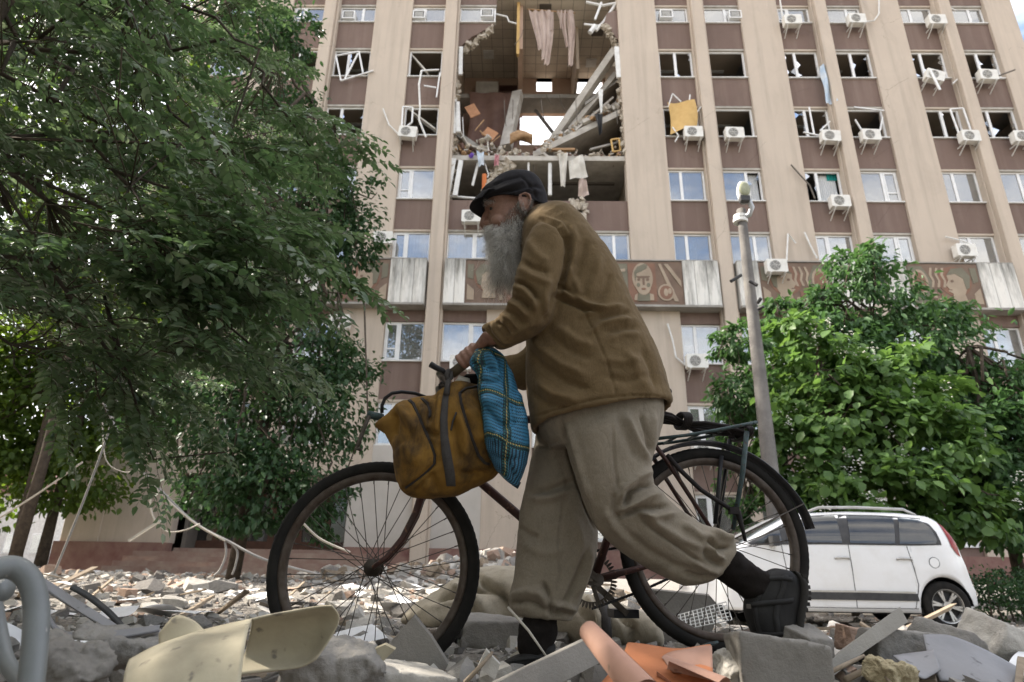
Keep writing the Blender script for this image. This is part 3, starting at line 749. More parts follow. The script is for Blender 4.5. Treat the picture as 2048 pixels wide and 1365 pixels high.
def rollf(u, v):
    a = u*2*math.pi; r = .22+.05*math.sin(3*a+v*5); c = W(1020+45*v, 280-8*math.sin(v*3), 24.3); return c + V(0, r*math.cos(a), r*math.sin(a))
tag(MB().grid(rollf, 18, 14, 0, True).obj('carpet_roll', M_wood, None, True), 'brown rolled carpet lying on the heap in the hole', 'carpet')
colm = MB()
for k in range(150):
    t = r_d.random(); px = 1008+r_d.uniform(-16-26*t, 12+26*t); p = W(px, 318+80*t, 23.7+r_d.uniform(0, .5)); put_chunk(colm, p, [r_d.uniform(.15, .4) for _ in range(3)], r_d)
tag(colm.obj('masonry_spill', M_brickr), 'spill of pale broken masonry running down behind the man\'s cap', 'rubble', None, 'stuff')
fr_ = MB()
for a, b in (((1222,280),(1238,278)),((1238,278),(1241,302)),((1241,302),(1226,304)),((1226,304),(1222,280))): fr_.bar(W(*a, 23.7), W(*b, 23.7), .07, .06)
tag(fr_.obj('small_wooden_frame', M_ply), 'small wooden frame on the slab at the right edge of the hole', 'frame')

for k, (a, b, w, y0, y1) in enumerate((((1112,292),(1176,236),.16,24.0,24.6), ((1150,262),(1226,196),.12,23.9,24.3), ((1090,300),(1150,300),.14,23.7,23.8), ((935,290),(985,306),.10,23.7,23.8), ((1180,300),(1236,286),.12,23.7,24), ((918,262),(938,296),.12,23.7,24.1))):
    slab('broken_joist', W(*a, y0), W(*b, y1), w, w*.7, (M_concl, M_concl, M_wood, M_concl, M_conc, M_concl)[k], ('thin concrete joist leaning under the slanting beams', 'short concrete joist high under the slanting beams', 'wooden batten lying along the middle of the slab edge', 'pale joist lying at the left of the slab edge', 'grey joist at the right of the slab edge', 'pale joist propped against the left edge of the hole')[k], 'joist')
# ------------------------------------------------------------------ broken sashes and things hanging at other windows
def bars(name, lines, mat, label, y=23.35, w=.07, cat='window frame'):
    m = MB()
    for a, b in lines: m.bar(W(*a, y), W(*b, y), w, .05)
    return tag(m.obj(name, mat), label, cat)
bars('torn_window_lattice', (((672,112),(682,162)),((672,112),(718,104)),((718,104),(726,146)),((682,162),(747,142)),((690,158),(716,108))), M_pvc, 'white window sash torn askew with its end poking out, left of the hole')
bars('torn_window_lattice', (((806,214),(826,216)),((826,216),(824,245)),((824,245),(803,262)),((806,214),(803,262))), M_pvc, 'white sash hanging out above the air conditioner left of the hole')
tag(MB().tube([W(843,142,23.2), W(838,170,23.1), W(840,215,23.1), W(838,240,23.1), W(852,275,23.1)], .045, 6).obj('bent_window_strip', M_metalw), 'long bent white strip dangling two storeys left of the hole', 'debris')
bars('torn_window_lattice', (((843,142),(878,140)),((880,146),(873,195)),((848,172),(872,176))), M_pvc, 'broken white bars jutting at the second row left of the hole', 23.2, .06)
slab('ceiling_board', W(824, 112, 23.9), W(856, 148, 23.7), .3, .06, M_sheet, 'pale ceiling board fallen across the window left of the hole', 'board')
slab('ceiling_board', W(822, 225, 23.9), W(872, 262, 23.7), .35, .06, M_sheet, 'pale ceiling board fallen across the lower window left of the hole', 'board')
def plyf(u, v):
    p = W(1335+53*u+6*v+4*math.sin(v*3), 205-3*u+62*v-12*u*v, 23.2); return p+V(0, .1*math.sin(u*5+v*2), 0)
tag(MB().grid(plyf, 12, 12).obj('tan_sheet', M_ply, None, True), 'tan sheet of board hanging out of a third-row window right of the hole', 'board')
bars('torn_window_lattice', (((1345,188),(1336,215)),((1345,188),(1362,204)),((1380,190),(1378,210)),((1392,228),(1402,214)),((1345,255),(1357,272)),((1357,272),(1350,284))), M_metalw, 'bent white strips around the hanging tan sheet', 23.25, .05)
rag('light_blue_curtain', ((1641,130),(1652,128),(1674,205),(1652,208)), 23.2, M_bluecl, 'pale blue and white curtain blown out of a second-row window', .09)
bars('torn_window_lattice', (((1607,265),(1640,272)),((1640,262),(1660,243)),((1618,215),(1628,268))), M_pvc, 'white window bars hanging crooked in the third row beside an air conditioner', 23.3, .06)
bars('torn_window_lattice', (((1708,215),(1768,222)),((1710,240),(1724,262)),((1765,235),(1760,262))), M_pvc, 'white window bars fallen across a third-row opening', 23.4, .06)
bars('torn_window_lattice', (((1900,219),(1918,268)),((1900,219),(1926,217)),((1926,217),(1943,265))), M_pvc, 'white sash swung out of the third row near the right end', 23.25, .06)
bars('torn_window_bar', (((1860,140),(1880,180)),), M_pvc, 'white bar lying over the broken air conditioner at the right', 22.95, .1)
bars('torn_window_bar', (((1982,158),(2030,140)),), M_dark, 'thin dark bar poking out beside the rightmost second-row unit', 23.1, .05)
drape('teal_blind', *(lambda a, b: (a.x, b.x, b.z, a.z))(W(1650, 340, 23.85), W(1692, 362, 23.85)), 23.85, M_teal, .02, 6)
tag(bpy.data.objects['teal_blind'], 'teal roller blind half lowered in a fourth-row window', 'blind')
for (pts, lb) in (
    ([(1560,0),(1565,35),(1572,48)], 'white pipe running up from the leftmost top-right air conditioner'),
    ([(1758,0),(1758,28),(1748,42),(1730,44)], 'white pipe curling from the second top-row unit on the right'),
    ([(1684,222),(1680,250),(1688,272),(1678,280)], 'white hose hanging at the third row beside the narrow pilaster'),
    ([(1920,92),(1914,130),(1925,150),(1905,168)], 'white hose looping below the second row near the right end'),
    ([(1573,525),(1576,468),(1592,487)], 'white pipe bent like a hook on the pier above the round-fan unit'),
    ([(1609,465),(1620,490),(1634,517)], 'single white pipe slanting on the pier right of the hook-shaped one'),
    ([(1891,474),(1925,482),(1945,490)], 'white pipe bent over the unit at the fifth row right end'),
    ([(1335,648),(1345,680),(1352,715),(1376,735)], 'white pipe drooping beside the unit under the boy mosaic'),
    ([(1413,210),(1418,240),(1416,272),(1404,280)], 'grey hose drooping right of the unit below the tan sheet'),
    ([(766,218),(778,250),(798,270)], 'thin white wire swinging left of the hole'),
    ([(1880,2),(1895,14),(1912,22)], 'short white pipe at the top right pilaster'),
    ([(1582,330),(1600,350),(1620,372),(1630,398)], 'dark cable slung over the pier toward the teal blind')):
    tag(MB().tube([W(*p, 23.28) for p in pts], .035, 6).obj('wall_pipe', M_metalw if 'dark' not in lb and 'grey' not in lb else M_dark), lb, 'pipe')

# ------------------------------------------------------------------ air conditioners
M_acw = simple('aged_white_enamel', (.74,.73,.69), (.62,.60,.55), .45, 0, 4, 60, .05, .002)
M_fan = simple('fan_grille', (.16,.16,.16), (.10,.10,.10), .6, 0, 20, 120, .3, .003)
ac0 = thing('air_conditioner', '', 'air conditioner')
c_ = MB(); bw, bd, bh = .40, .15, .275
pts = [(-bw, -bh+.03), (-bw+.03, -bh), (bw-.03, -bh), (bw, -bh+.03), (bw, bh-.03), (bw-.03, bh), (-bw+.03, bh), (-bw, bh-.03)]
c_.prism([(x, -bd, z) for x, z in pts], (0, 2*bd, 0)); c_.obj('casing', M_acw, ac0, False, True)
g = MB(); g.tube([(-.08, -bd+.004, 0), (-.08, -bd-.012, 0)], .215, 20); g.obj('fan', M_fan, ac0, False, True)
g = MB()
for rr in (.06, .11, .16, .205): g.tube([(-.08+rr*math.cos(k*.3927), -bd-.018, rr*math.sin(k*.3927)) for k in range(16)], .007, 4, 0, False, True)
for k in range(6): g.bar((-.08, -bd-.02, 0), (-.08+.21*math.cos(k*1.047), -bd-.02, .21*math.sin(k*1.047)), .008, .008)
g.obj('grille', M_acw, ac0, False, True)
for s in (-.28, .28):
    b = MB(); b.box((s-.018, -.2, -bh-.05), (s+.018, .42, -bh-.003)); b.bar((s, -.15, -bh-.05), (s, .41, -bh-.38), .03); b.obj('bracket', M_metalw, ac0, False, True)
ROWN = {1: 'top', 2: 'second', 3: 'third', 4: 'fourth', 5: 'fifth', 6: 'sixth', 7: 'seventh'}
ACS = [(1584,43,1,0),(1712,41,1,0),(1872,43,1,0),(1868,154,2,.35),(1974,153,2,.05),(1386,267,3,0),(1468,269,3,0),(1660,275,3,.06),(1740,273,3,0),(1938,275,3,0),(2043,276,3,0),
       (1679,405,4,0),(1552,534,5,0),(1929,503,5,0),(816,267,3,.1),(767,478,5,0),(680,645,6,0),(1393,724,6,0),(1685,522,5,0),(921,727,6,0),(1408,900,7,0),(943,435,4,0)]
WHERE = ['over the second pier right of the hole', 'in the fifth column right of the hole', 'at the last pilaster on the right', 'broken and tilted near the right end', 'with a dark bar beside it at the far right', 'below the tan hanging sheet', 'just right of the tan hanging sheet', 'under crooked white bars', 'below a fallen window bar', 'below the swung-out sash', 'cut by the right edge of the photo',
         'below the teal blind', 'perched on the mosaic band beside the lamp post', 'with a blue sticker near the right end', 'tilted just left of the hole', 'with a blue sticker beside the left tree', 'under the mosaic band above the left tree', 'under the boy mosaic', 'half hidden by the right tree top', 'behind the hand of the man', 'seen through the rear wheel', 'behind the peak of the man\'s cap']
for i, (px, py, row, tl) in enumerate(ACS):
    o = ac0 if i == 0 else copy_tree(ac0)
    o.location = W(px, py, 23.16 if row != 5 or px > 1900 or px < 800 else 22.75); o.rotation_euler = (0, tl, rnd.uniform(-.04, .04))
    tag(o, 'white air conditioner, %s row, %s' % (ROWN[row], WHERE[i]), 'air conditioner', 'air conditioners on the facade')
# box units set into the top-row window frames
for i, (px, py, wh) in enumerate(((697,29,'leftmost one'), (838,28,'left of the hole'), (974,25,'right at the hole'), (1333,27,'first right of the hole'), (1471,28,'second right of the hole'))):
    t = thing('window_cooler', 'grey boxed cooler in a top-row window frame, %s' % wh, 'cooler', W(px, py, 23.4), 'boxed coolers in the top windows')
    m = MB(); q = .30
    for a, b in (((-q,-.0,-.24),(q,.3,-.19)),((-q,0,.19),(q,.3,.24)),((-q,0,-.19),(-q+.05,.3,.19)),((q-.05,0,-.19),(q,.3,.19))): m.box(a, b)
    m.obj('frame', M_pvc, t, False, True)
    m = MB(); m.box((-.25, .04, -.19), (.25, .32, .19)); m.obj('body', M_fan, t, False, True)
    m = MB()
    for k in range(6): m.box((-.2, .02, -.15+.055*k), (.2, .045, -.13+.055*k))
    m.obj('louvre', M_metalw, t, False, True)
# ================================================================== ground
def ss(a, b, x):
    t = max(0.0, min(1.0, (x-a)/(b-a))); return t*t*(3-2*t)
def gz(x, y):
    z = -.40*ss(3.2, 6.5, y)*ss(.3, 2.6, x)
    z += .10*ss(6, 19, y)*ss(1.8, -2.5, x)
    z += .60*math.exp(-((x+.2)/2.2)**2 - ((y-17.0)/2.6)**2) + .12*math.exp(-((x+3.2)/2.2)**2 - ((y-15.5)/2.2)**2)
    z += .10*ss(3.5, 7, y)*math.exp(-((x-.3)/1.4)**2)*ss(14, 7, y)
    if y > 26: z += -.4*ss(26, 60, y)
    z -= .11*ss(2.0, 1.3, y)
    d = math.hypot(x, y)
    if d < 25: z += .028*mnoise.noise((x*1.7, y*1.7, 3)) + .015*mnoise.noise((x*6, y*6, 9))
    return z
def rubble_ground():
    t = NT('rubble_dust')
    n1 = t.noise(1.1, 7, .65); n2 = t.noise(14, 6, .7); n3 = t.noise(85, 4, .7)
    col = t.mix(t.ramp(n1, [(.35, (0,0,0)), (.65, (1,1,1))]), (.285,.262,.232), (.20,.18,.158))
    col = t.mix(t.ramp(n2, [(.40, (0,0,0)), (.66, (1,1,1))]), col, (.155,.14,.125))
    col = t.mix(t.ramp(n3, [(.55, (0,0,0)), (.7, (.8,.8,.8))]), col, (.38,.355,.32))
    vo = t.new('ShaderNodeTexVoronoi'); vo.inputs['Scale'].default_value = 26; t.L(t.tc.outputs['Object'], vo.inputs['Vector'])
    b = t.bump(vo.outputs['Distance'], .8, .03); b = t.bump(n2, .6, .03, b); b = t.bump(n3, .5, .008, b)
    return t.fin(col, .95, 0, b, .1)
M_ground = rubble_ground()
def axis(fine, step, far, g=1.13):
    a = [0.0]
    while a[-1] < fine: a.append(a[-1]+step)
    s = step
    while a[-1] < far: s *= g; a.append(a[-1]+s)
    return a
xa = axis(3.0, .05, 900); xs = [-v for v in xa[:0:-1]] + xa
ys = [-v for v in axis(.3, .15, 600, 1.3)[:0:-1]] + [v for v in axis(5.5, .05, 900, 1.075)]
gm = MB(); nx = len(xs)
gm.v = [(x, y, gz(x, y)) for y in ys for x in xs]
gm.f = [(j*nx+i, j*nx+i+1, (j+1)*nx+i+1, (j+1)*nx+i) for j in range(len(ys)-1) for i in range(nx-1)]; gm.mi = [0]*len(gm.f)
tag(gm.obj('ground', M_ground, None, True), 'dusty ground strewn with broken masonry', None, None, 'structure')

# ------------------------------------------------------------------ loose rubble
M_r = [simple('rubble_concrete', (.30,.283,.26), (.19,.178,.165), .93, 0, 7, 70, .7, .008, .15),
       simple('rubble_pale', (.46,.435,.395), (.32,.30,.27), .93, 0, 8, 70, .6, .008, .15),
       simple('rubble_dark', (.20,.185,.17), (.13,.12,.11), .95, 0, 9, 60, .7, .008, .15),
       simple('rubble_brick', (.30,.20,.15), (.38,.29,.23), .93, 0, 9, 60, .7, .008, .15),
       simple('rubble_plaster', (.54,.515,.475), (.41,.385,.345), .9, 0, 10, 60, .4, .006, .15),
       simple('rubble_wood', (.30,.245,.185), (.20,.155,.11), .85, 0, 14, 60, .5, .004, .2)]
M_paper = simple('paper', (.74,.75,.77), (.66,.66,.67), .8, 0, 12, 60, .1, .002)
r_g = random.Random(77)
def keepout(x, y):      # the feet and wheels, and the parked car
    return (5.0 < x < 8.0 and 9 < y < 12.2 and False)
fine = MB(); n_f = 0
def scatter(n, yr, size, mset, flat=.6, xr=None):
    for _ in range(n):
        y = r_g.uniform(*yr)**1.0
        hw = .95*y + .3
        x = r_g.uniform(-hw, hw) if xr is None else r_g.uniform(*xr)
        s = size[0]*(size[1]/size[0])**(r_g.random()**2.2)
        k = r_g.random()
        sz = (s*r_g.uniform(.8, 1.7), s*r_g.uniform(.7, 1.2), s*r_g.uniform(.25, 1)*flat*1.5)
        if k < .12: sz = (s*2.6, s*.25, s*.18)
        put_chunk(fine, (x, y, gz(x, y)+sz[2]*.22), sz, r_g, .5, r_g.choice(mset))
scatter(5200, (1.5, 3.6), (.008, .06), (0,0,1,1,2,4,0,1,4,5))
scatter(1500, (1.42, 1.95), (.014, .075), (0,0,1,2,4,0,1,3,5,2), .9)
scatter(3400, (3.6, 7.5), (.012, .07), (0,0,1,0,2,3,4,1,2))
scatter(3000, (7.5, 14), (.02, .13), (0,1,0,4,1,3,2,5))
scatter(2600, (12, 22.2), (.04, .2), (0,1,0,4,1,3,5), .6, (-14, 4))
scatter(1500, (14, 20), (.06, .3), (0,1,1,4,1,3,5), .9, (-4.5, 3.2))
tag(fine.obj('rubble_scatter', M_r), 'countless small bits of broken concrete, plaster and wood over the ground', None, None, 'stuff')

# single larger pieces
CH_ME = []
for k in range(10):
    vs_, fs_ = chunk_mesh(random.Random(900+k), 5 if k % 2 else 8, .46)
    m = MB().add(vs_, fs_); CH_ME.append(m.mesh('chunk', M_r[(0, 1, 0, 4, 0, 1, 2, 3, 1, 0)[k]]))
SL_ME = []
for k in range(6):
    r = random.Random(500+k); n = r.randint(5, 7)
    pl_ = [(.5*r.uniform(.6, 1.1)*math.cos(6.283*i/n+r.uniform(-.25, .25)), .5*r.uniform(.6, 1.1)*math.sin(6.283*i/n+r.uniform(-.25, .25)), -.5) for i in range(n)]
    SL_ME.append(MB().prism(pl_, (0, 0, 1)).mesh('slab', M_r[(1, 4, 0, 4, 3, 1)[k]]))
def paper_mesh(seed):
    r = random.Random(seed); a, b, c = r.uniform(-.2, .3), r.uniform(-.25, .25), r.uniform(2, 5)
    def f(u, v): return ((u-.5)*.21, (v-.5)*.297, .05*a*math.sin(u*c+seed)+.07*b*math.sin(v*c*1.1)+.03*(u-.5)*(v-.5)*8*a)
    return MB().grid(f, 9, 11).mesh('paper', M_paper, True)
PA_ME = [paper_mesh(i) for i in range(6)]
GRP = {'concrete_chunk': ('angular lump of broken concrete lying in the rubble', 'rubble', 'loose lumps of masonry in the rubble'),
       'plaster_piece': ('flat broken piece of plaster or tile lying in the rubble', 'rubble', 'flat pieces of plaster in the rubble'),
       'paper_sheet': ('white sheet of paper lying on the rubble', 'paper', 'papers scattered on the rubble'),
       'plank': ('splintered strip of wood lying on the rubble', 'plank', 'strips of wood on the rubble')}
def place(name, me, loc, rot, sc):
    o = bpy.data.objects.new(name, me); COL.objects.link(o); o.location = loc; o.rotation_euler = rot; o.scale = sc
    l, c, g = GRP[name]; x, y = loc[0], loc[1]; u = x/max(y, .1)
    side = 'on the left' if u < -.25 else 'on the right' if u > .25 else 'in the centre'
    zone = 'at the very front' if y < 2.1 else 'just behind the bicycle' if y < 4 else 'in the middle distance' if y < 8 else 'farther back' if y < 14 else 'before the building'
    if name == 'concrete_chunk': l = '%s %s lump %s, %s' % ('small' if sc[1] < .09 else 'large', me.materials[0].name.replace('rubble_', '').replace('concrete', 'grey concrete'), zone, side)
    elif name == 'plaster_piece': l = 'flat broken %s piece lying %s, %s' % (me.materials[0].name.replace('rubble_', ''), zone, side)
    elif name == 'paper_sheet': l = 'white sheet of paper lying %s, %s' % (zone, side)
    else: l = 'splintered strip of wood lying %s, %s' % (zone, side)
    return tag(o, l, c, g)
def free(x, y): return not (-.2 < x < .28 and y < 2.45) and not (abs(y-2.15) < .32 and -.95 < x < 1.2) and not (4.4 < x < 8.0 and 9.0 < y < 11.9)
cnt = 0
for (n, yr, sr) in ((46, (1.72, 2.05), (.04, .10)), (70, (2.45, 4.0), (.04, .12)), (60, (4, 7.5), (.06, .17)), (50, (7.5, 14), (.1, .28)), (40, (13, 21), (.15, .4))):
    for _ in range(n):
        y = r_g.uniform(*yr); hw = .84*y; x = r_g.uniform(-hw, hw if y < 13 else 2.5)
        if not free(x, y): continue
        s = r_g.uniform(*sr)
        place('concrete_chunk', r_g.choice(CH_ME), (x, y, gz(x, y)+s*.18), (r_g.uniform(-.5, .5), r_g.uniform(-.5, .5), r_g.uniform(0, 6.28)), (s*r_g.uniform(.8, 1.4), s, s*r_g.uniform(.5, .9)))
for (n, yr, sr) in ((34, (1.7, 2.1), (.06, .14)), (60, (2.45, 5), (.07, .2)), (44, (5, 12), (.12, .32)), (30, (12, 21), (.25, .5))):
    for _ in range(n):
        y = r_g.uniform(*yr); hw = .84*y; x = r_g.uniform(-hw, hw if y < 12 else 2.5)
        if not free(x, y): continue
        s = r_g.uniform(*sr); tl = r_g.choice((.12, .2, .5))
        place('plaster_piece', r_g.choice(SL_ME), (x, y, gz(x, y)+s*(.08+.22*(tl > .5))), (r_g.uniform(-tl, tl), r_g.uniform(-tl, tl), r_g.uniform(0, 6.28)), (s*r_g.uniform(.8, 1.6), s, s*r_g.uniform(.06, .16)))
for (n, yr) in ((10, (1.75, 2.6)), (34, (2.5, 6)), (26, (6, 14))):
    for _ in range(n):
        y = r_g.uniform(*yr); hw = .84*y; x = r_g.uniform(-hw, hw)
        if not free(x, y): continue
        place('paper_sheet', r_g.choice(PA_ME), (x, y, gz(x, y)+.03), (r_g.uniform(-.3, .3), r_g.uniform(-.3, .3), r_g.uniform(0, 6.28)), (.8, .8, .8))
pk = MB(); pk.obox((0, 0, 0), (.5, .02, .011), None, 0, .12, random.Random(4)); pk = pk.mesh('plank', M_r[5])
for (n, yr, sr) in ((10, (1.75, 2.2), (.15, .35)), (22, (2.5, 7), (.2, .8)), (20, (7, 20), (.6, 1.8))):
    for _ in range(n):
        y = r_g.uniform(*yr); hw = .84*y; x = r_g.uniform(-hw, hw if y < 12 else 2)
        if not free(x, y): continue
        s = r_g.uniform(*sr); place('plank', pk, (x, y, gz(x, y)+.03+.04*s), (r_g.uniform(-.3, .3), r_g.uniform(-.35, .35), r_g.uniform(0, 6.28)), (s, max(.4, s), max(.5, s)))
# ================================================================== trees
def leaf_mat(name, c1, c2, c3, trans=.4, gloss=.35):
    t = NT(name)
    at = t.new('ShaderNodeAttribute'); at.attribute_name = 'tint'
    col = t.ramp(at.outputs['Fac'], [(0, c1), (.55, c2), (1, c3)])
    m = t.fin(col, .42, 0, None, gloss)
    ts = t.new('ShaderNodeBsdfTranslucent')
    hs = t.new('ShaderNodeHueSaturation'); hs.inputs['Saturation'].default_value = 1.15; hs.inputs['Value'].default_value = 1.5; hs.inputs['Hue'].default_value = .485
    t.L(col, hs.inputs['Color']); t.L(hs.outputs[0], ts.inputs[0])
    mx = t.new('ShaderNodeMixShader'); mx.inputs[0].default_value = trans
    t.L(t.p.outputs[0], mx.inputs[1]); t.L(ts.outputs[0], mx.inputs[2]); t.L(mx.outputs[0], t.out.inputs[0])
    return m
M_leaf_near = leaf_mat('dusty_pinnate_leaf', (.052,.094,.041), (.078,.130,.055), (.15,.19,.12), .40, .7)
M_leaf_mid = leaf_mat('dark_tree_leaf', (.026,.058,.026), (.038,.080,.030), (.062,.115,.040), .35, .3)
M_leaf_sun = leaf_mat('sunlit_tree_leaf', (.05,.09,.02), (.075,.125,.025), (.11,.16,.03), .5, .3)
M_leaf_cat = leaf_mat('broad_bright_leaf', (.075,.145,.045), (.110,.195,.058), (.17,.27,.09), .45, .35)
M_leaf_ch = leaf_mat('deep_green_leaf', (.045,.098,.038), (.064,.130,.046), (.10,.18,.06), .4, .35)
M_bark = simple('bark', (.10,.08,.062), (.055,.045,.036), .95, 0, 9, 40, .9, .02, .1)
M_twig = simple('twig', (.085,.075,.05), (.06,.05,.035), .9, 0, 9, 80, .4, .004, .1)

# leaf outline: 6 points, folded along the midrib; local x = length, y = width, z = normal
LEAF = np.array([(0,0,0), (.30,.5,.10), (.68,.42,.08), (1,0,-.06), (.68,-.42,.08), (.30,-.5,.10), (.5,0,0)], dtype=np.float64)
LEAFF = np.array([(0,6,1), (1,6,2), (2,6,3), (3,6,4), (4,6,5), (5,6,0)])
def frames(d, nrm):
    d = d/np.linalg.norm(d, axis=1, keepdims=True)
    y = np.cross(nrm, d); y /= np.linalg.norm(y, axis=1, keepdims=True)+1e-9
    z = np.cross(d, y); return d, y, z
def leaves(pos, d, nrm, L, Wd, tints, name, mat, parent):
    X, Y, Z = frames(d, nrm); n = len(pos)
    P = LEAF[None]
    v = pos[:, None, :] + X[:, None, :]*(P[..., 0:1]*L[:, None, None]) + Y[:, None, :]*(P[..., 1:2]*Wd[:, None, None]) + Z[:, None, :]*(P[..., 2:3]*L[:, None, None])
    f = LEAFF[None] + (np.arange(n)*7)[:, None, None]
    o = arr_obj(name, v.reshape(-1, 3), f.reshape(-1, 3), mat, parent)
    tint(o.data, np.repeat(tints, 6)); return o

def limb(m, a, b, r0, r1, sag=0, wob=.1, n=7, r=rnd):
    a, b = V(a), V(b); L = (b-a).length; pts = []
    for i in range(n):
        t = i/(n-1); p = a.lerp(b, t) + V(r.uniform(-1, 1), r.uniform(-1, 1), r.uniform(-1, 1))*wob*L*.12*(0 < i < n-1) + V(0, 0, sag*L*math.sin(math.pi*t))
        pts.append(p)
    m.tube(pts, [r0+(r1-r0)*i/(n-1) for i in range(n)], 7); return pts

def lobe_points(lobes, n, rs, shell=.55):
    """points inside ellipsoid lobes, denser toward the surface, clumped"""
    out = []; vol = np.array([l[1][0]*l[1][1]*l[1][2] for l in lobes])**.72; vol /= vol.sum()
    for (c, r), k in zip(lobes, (vol*n).astype(int)):
        nc = max(6, k//42)
        u = rs.normal(size=(nc, 3)); u /= np.linalg.norm(u, axis=1, keepdims=True)
        rad = (shell + (1-shell)*rs.rand(nc)**.6)*(0.86+.28*rs.rand(nc))
        cc = u*rad[:, None]
        idx = rs.randint(0, nc, k); sp = .16
        p = cc[idx] + rs.normal(size=(k, 3))*sp*np.array([1, 1, .75])
        out.append(np.concatenate([np.array(c)[None]+p*np.array(r)[None], p/np.linalg.norm(p, axis=1, keepdims=True)], axis=1))
    return np.concatenate(out)

def broad_tree(name, label, trunk, lobes, n, L, mat, seed, ratio=.55, droop=.5, branches=26, group=None, trunk_r=.14, flowers=0):
    rs = np.random.RandomState(seed); r = random.Random(seed)
    t = thing(name, label, 'tree', trunk[0], group)
    m = MB(); m.tube([V(p) for p in trunk], [trunk_r*(1-.6*i/(len(trunk)-1)) for i in range(len(trunk))], 10); m.obj('trunk', M_bark, t, True)
    bm_ = MB()
    for k in range(branches):
        c, rr = lobes[k % len(lobes)]; b = V(c) + V(r.uniform(-.75, .75)*rr[0], r.uniform(-.75, .75)*rr[1], r.uniform(-.7, .7)*rr[2])
        a = V(trunk[r.randrange(len(trunk)//2, len(trunk))]); limb(bm_, a, b, trunk_r*.32, .012, .05, .8, 7, r)
    bm_.obj('limbs', M_bark, t, True)
    P = lobe_points(lobes, n, rs); pos = P[:, :3]; outn = P[:, 3:]
    d = outn*.6 + rs.normal(size=pos.shape)*.55; d[:, 2] -= droop
    nr = np.array([0, 0, 1.0])[None] + outn*.5 + rs.normal(size=pos.shape)*.4
    LL = L*(0.65+.6*rs.rand(len(pos)))
    clump = np.array([mnoise.noise(tuple(p*1.3)) for p in pos[::1]])
    tn = np.clip(.45 + .35*clump + .25*(rs.rand(len(pos))-.5), 0, 1)
    leaves(pos, d, nr, LL, LL*ratio*(.85+.3*rs.rand(len(pos))), tn, 'crown', mat, t)
    return t, rs

def L_(px, py, Y, rx, ry, rz):      # lobe: photo position, distance, radii
    return (tuple(W(px, py, Y)), (rx, ry, rz))

# the dark tree in front of the entrance, with tall upper crown
lob = [L_(520,830,13,2.0,1.6,1.5), L_(380,760,13,1.6,1.4,1.3), L_(650,800,13.3,1.25,1.2,1.2), L_(560,960,12.7,1.3,1.2,1.0), L_(450,960,12.6,1.1,1.1,.75), L_(680,730,13.4,.8,.9,.7), L_(600,690,13.4,1.2,1.2,1.0), L_(630,1010,12.6,.7,.7,.55), L_(480,1010,12.6,.9,.8,.5),
       L_(520,140,13,1.35,1.4,1.7), L_(470,30,13,1.6,1.4,1.5), L_(560,260,13,1.1,1.1,1.1), L_(590,60,13,.6,.7,.8), L_(650,440,13,1.3,1.2,1.0), L_(600,380,13,1.3,1.2,1.2), L_(700,500,13.2,.7,.8,.75), L_(690,380,13.1,.85,.8,.6), L_(560,520,13,1.4,1.2,1.1)]
tb = W(470, 1120, 13.2)
broad_tree('dense_tree', 'tall dark leafy tree in front of the building entrance', [(tb.x, 13.2, gz(tb.x, 13.2)-.1), (tb.x+.1, 13.2, 2), (tb.x+.25, 13.2, 5), (tb.x+.3, 13.1, 8.5), (tb.x+.2, 13.1, 11.5)], lob, 30000, .145, M_leaf_mid, 31, .5, .6, 40)
# sunlit trees left of the building
lob = [L_(60,820,21,2.4,2,2.6), L_(150,930,21,2.0,1.8,1.7), L_(-40,930,21,2.5,2,2.2), L_(40,640,21,2.4,2,2.6), L_(170,780,21.5,2.0,2,2.2), L_(210,620,21,2,2,2)]
tb = W(88, 1100, 21.5); broad_tree('street_tree', 'sunlit yellow green tree left of the building, right trunk of two', [(tb.x, 21.5, .2), (tb.x, 21.5, 2), (tb.x+.2, 21.4, 6), (tb.x+.1, 21.4, 10)], lob[1::2]+lob[:1], 9000, .24, M_leaf_sun, 33, .6, .5, 20, 'sunlit trees beside the building', .2)
tb = W(36, 1100, 20); broad_tree('street_tree', 'sunlit yellow green tree at the left photo edge, left trunk of two', [(tb.x, 20, .2), (tb.x-.1, 20, 2.2), (tb.x-.2, 20, 6), (tb.x, 20, 9)], lob[0::2]+[L_(-60, 780, 20, 2, 2, 2.5)], 9000, .24, M_leaf_sun, 34, .6, .5, 20, 'sunlit trees beside the building', .2)
lob = [L_(120,330,17,2.2,2,2.2), L_(260,180,17,2.2,2,2.2), L_(40,120,17,2.4,2,2.4), L_(330,420,16.5,1.8,1.8,1.8), L_(160,520,17,2.2,2,2), L_(20,420,17,2,2,2), L_(300,20,17.5,2.2,2,2), L_(120,-60,17.5,2.4,2,2), L_(380,300,16.8,1.4,1.5,1.6)]
tb = W(30, 1110, 17.2); broad_tree('tall_street_tree', 'tall sunlit tree glimpsed through the near foliage at upper left', [(tb.x, 17.2, 0), (tb.x+.1, 17.2, 3), (tb.x, 17.2, 8), (tb.x+.2, 17.2, 14)], lob, 12000, .26, M_leaf_sun, 35, .55, .5, 26, None, .17)
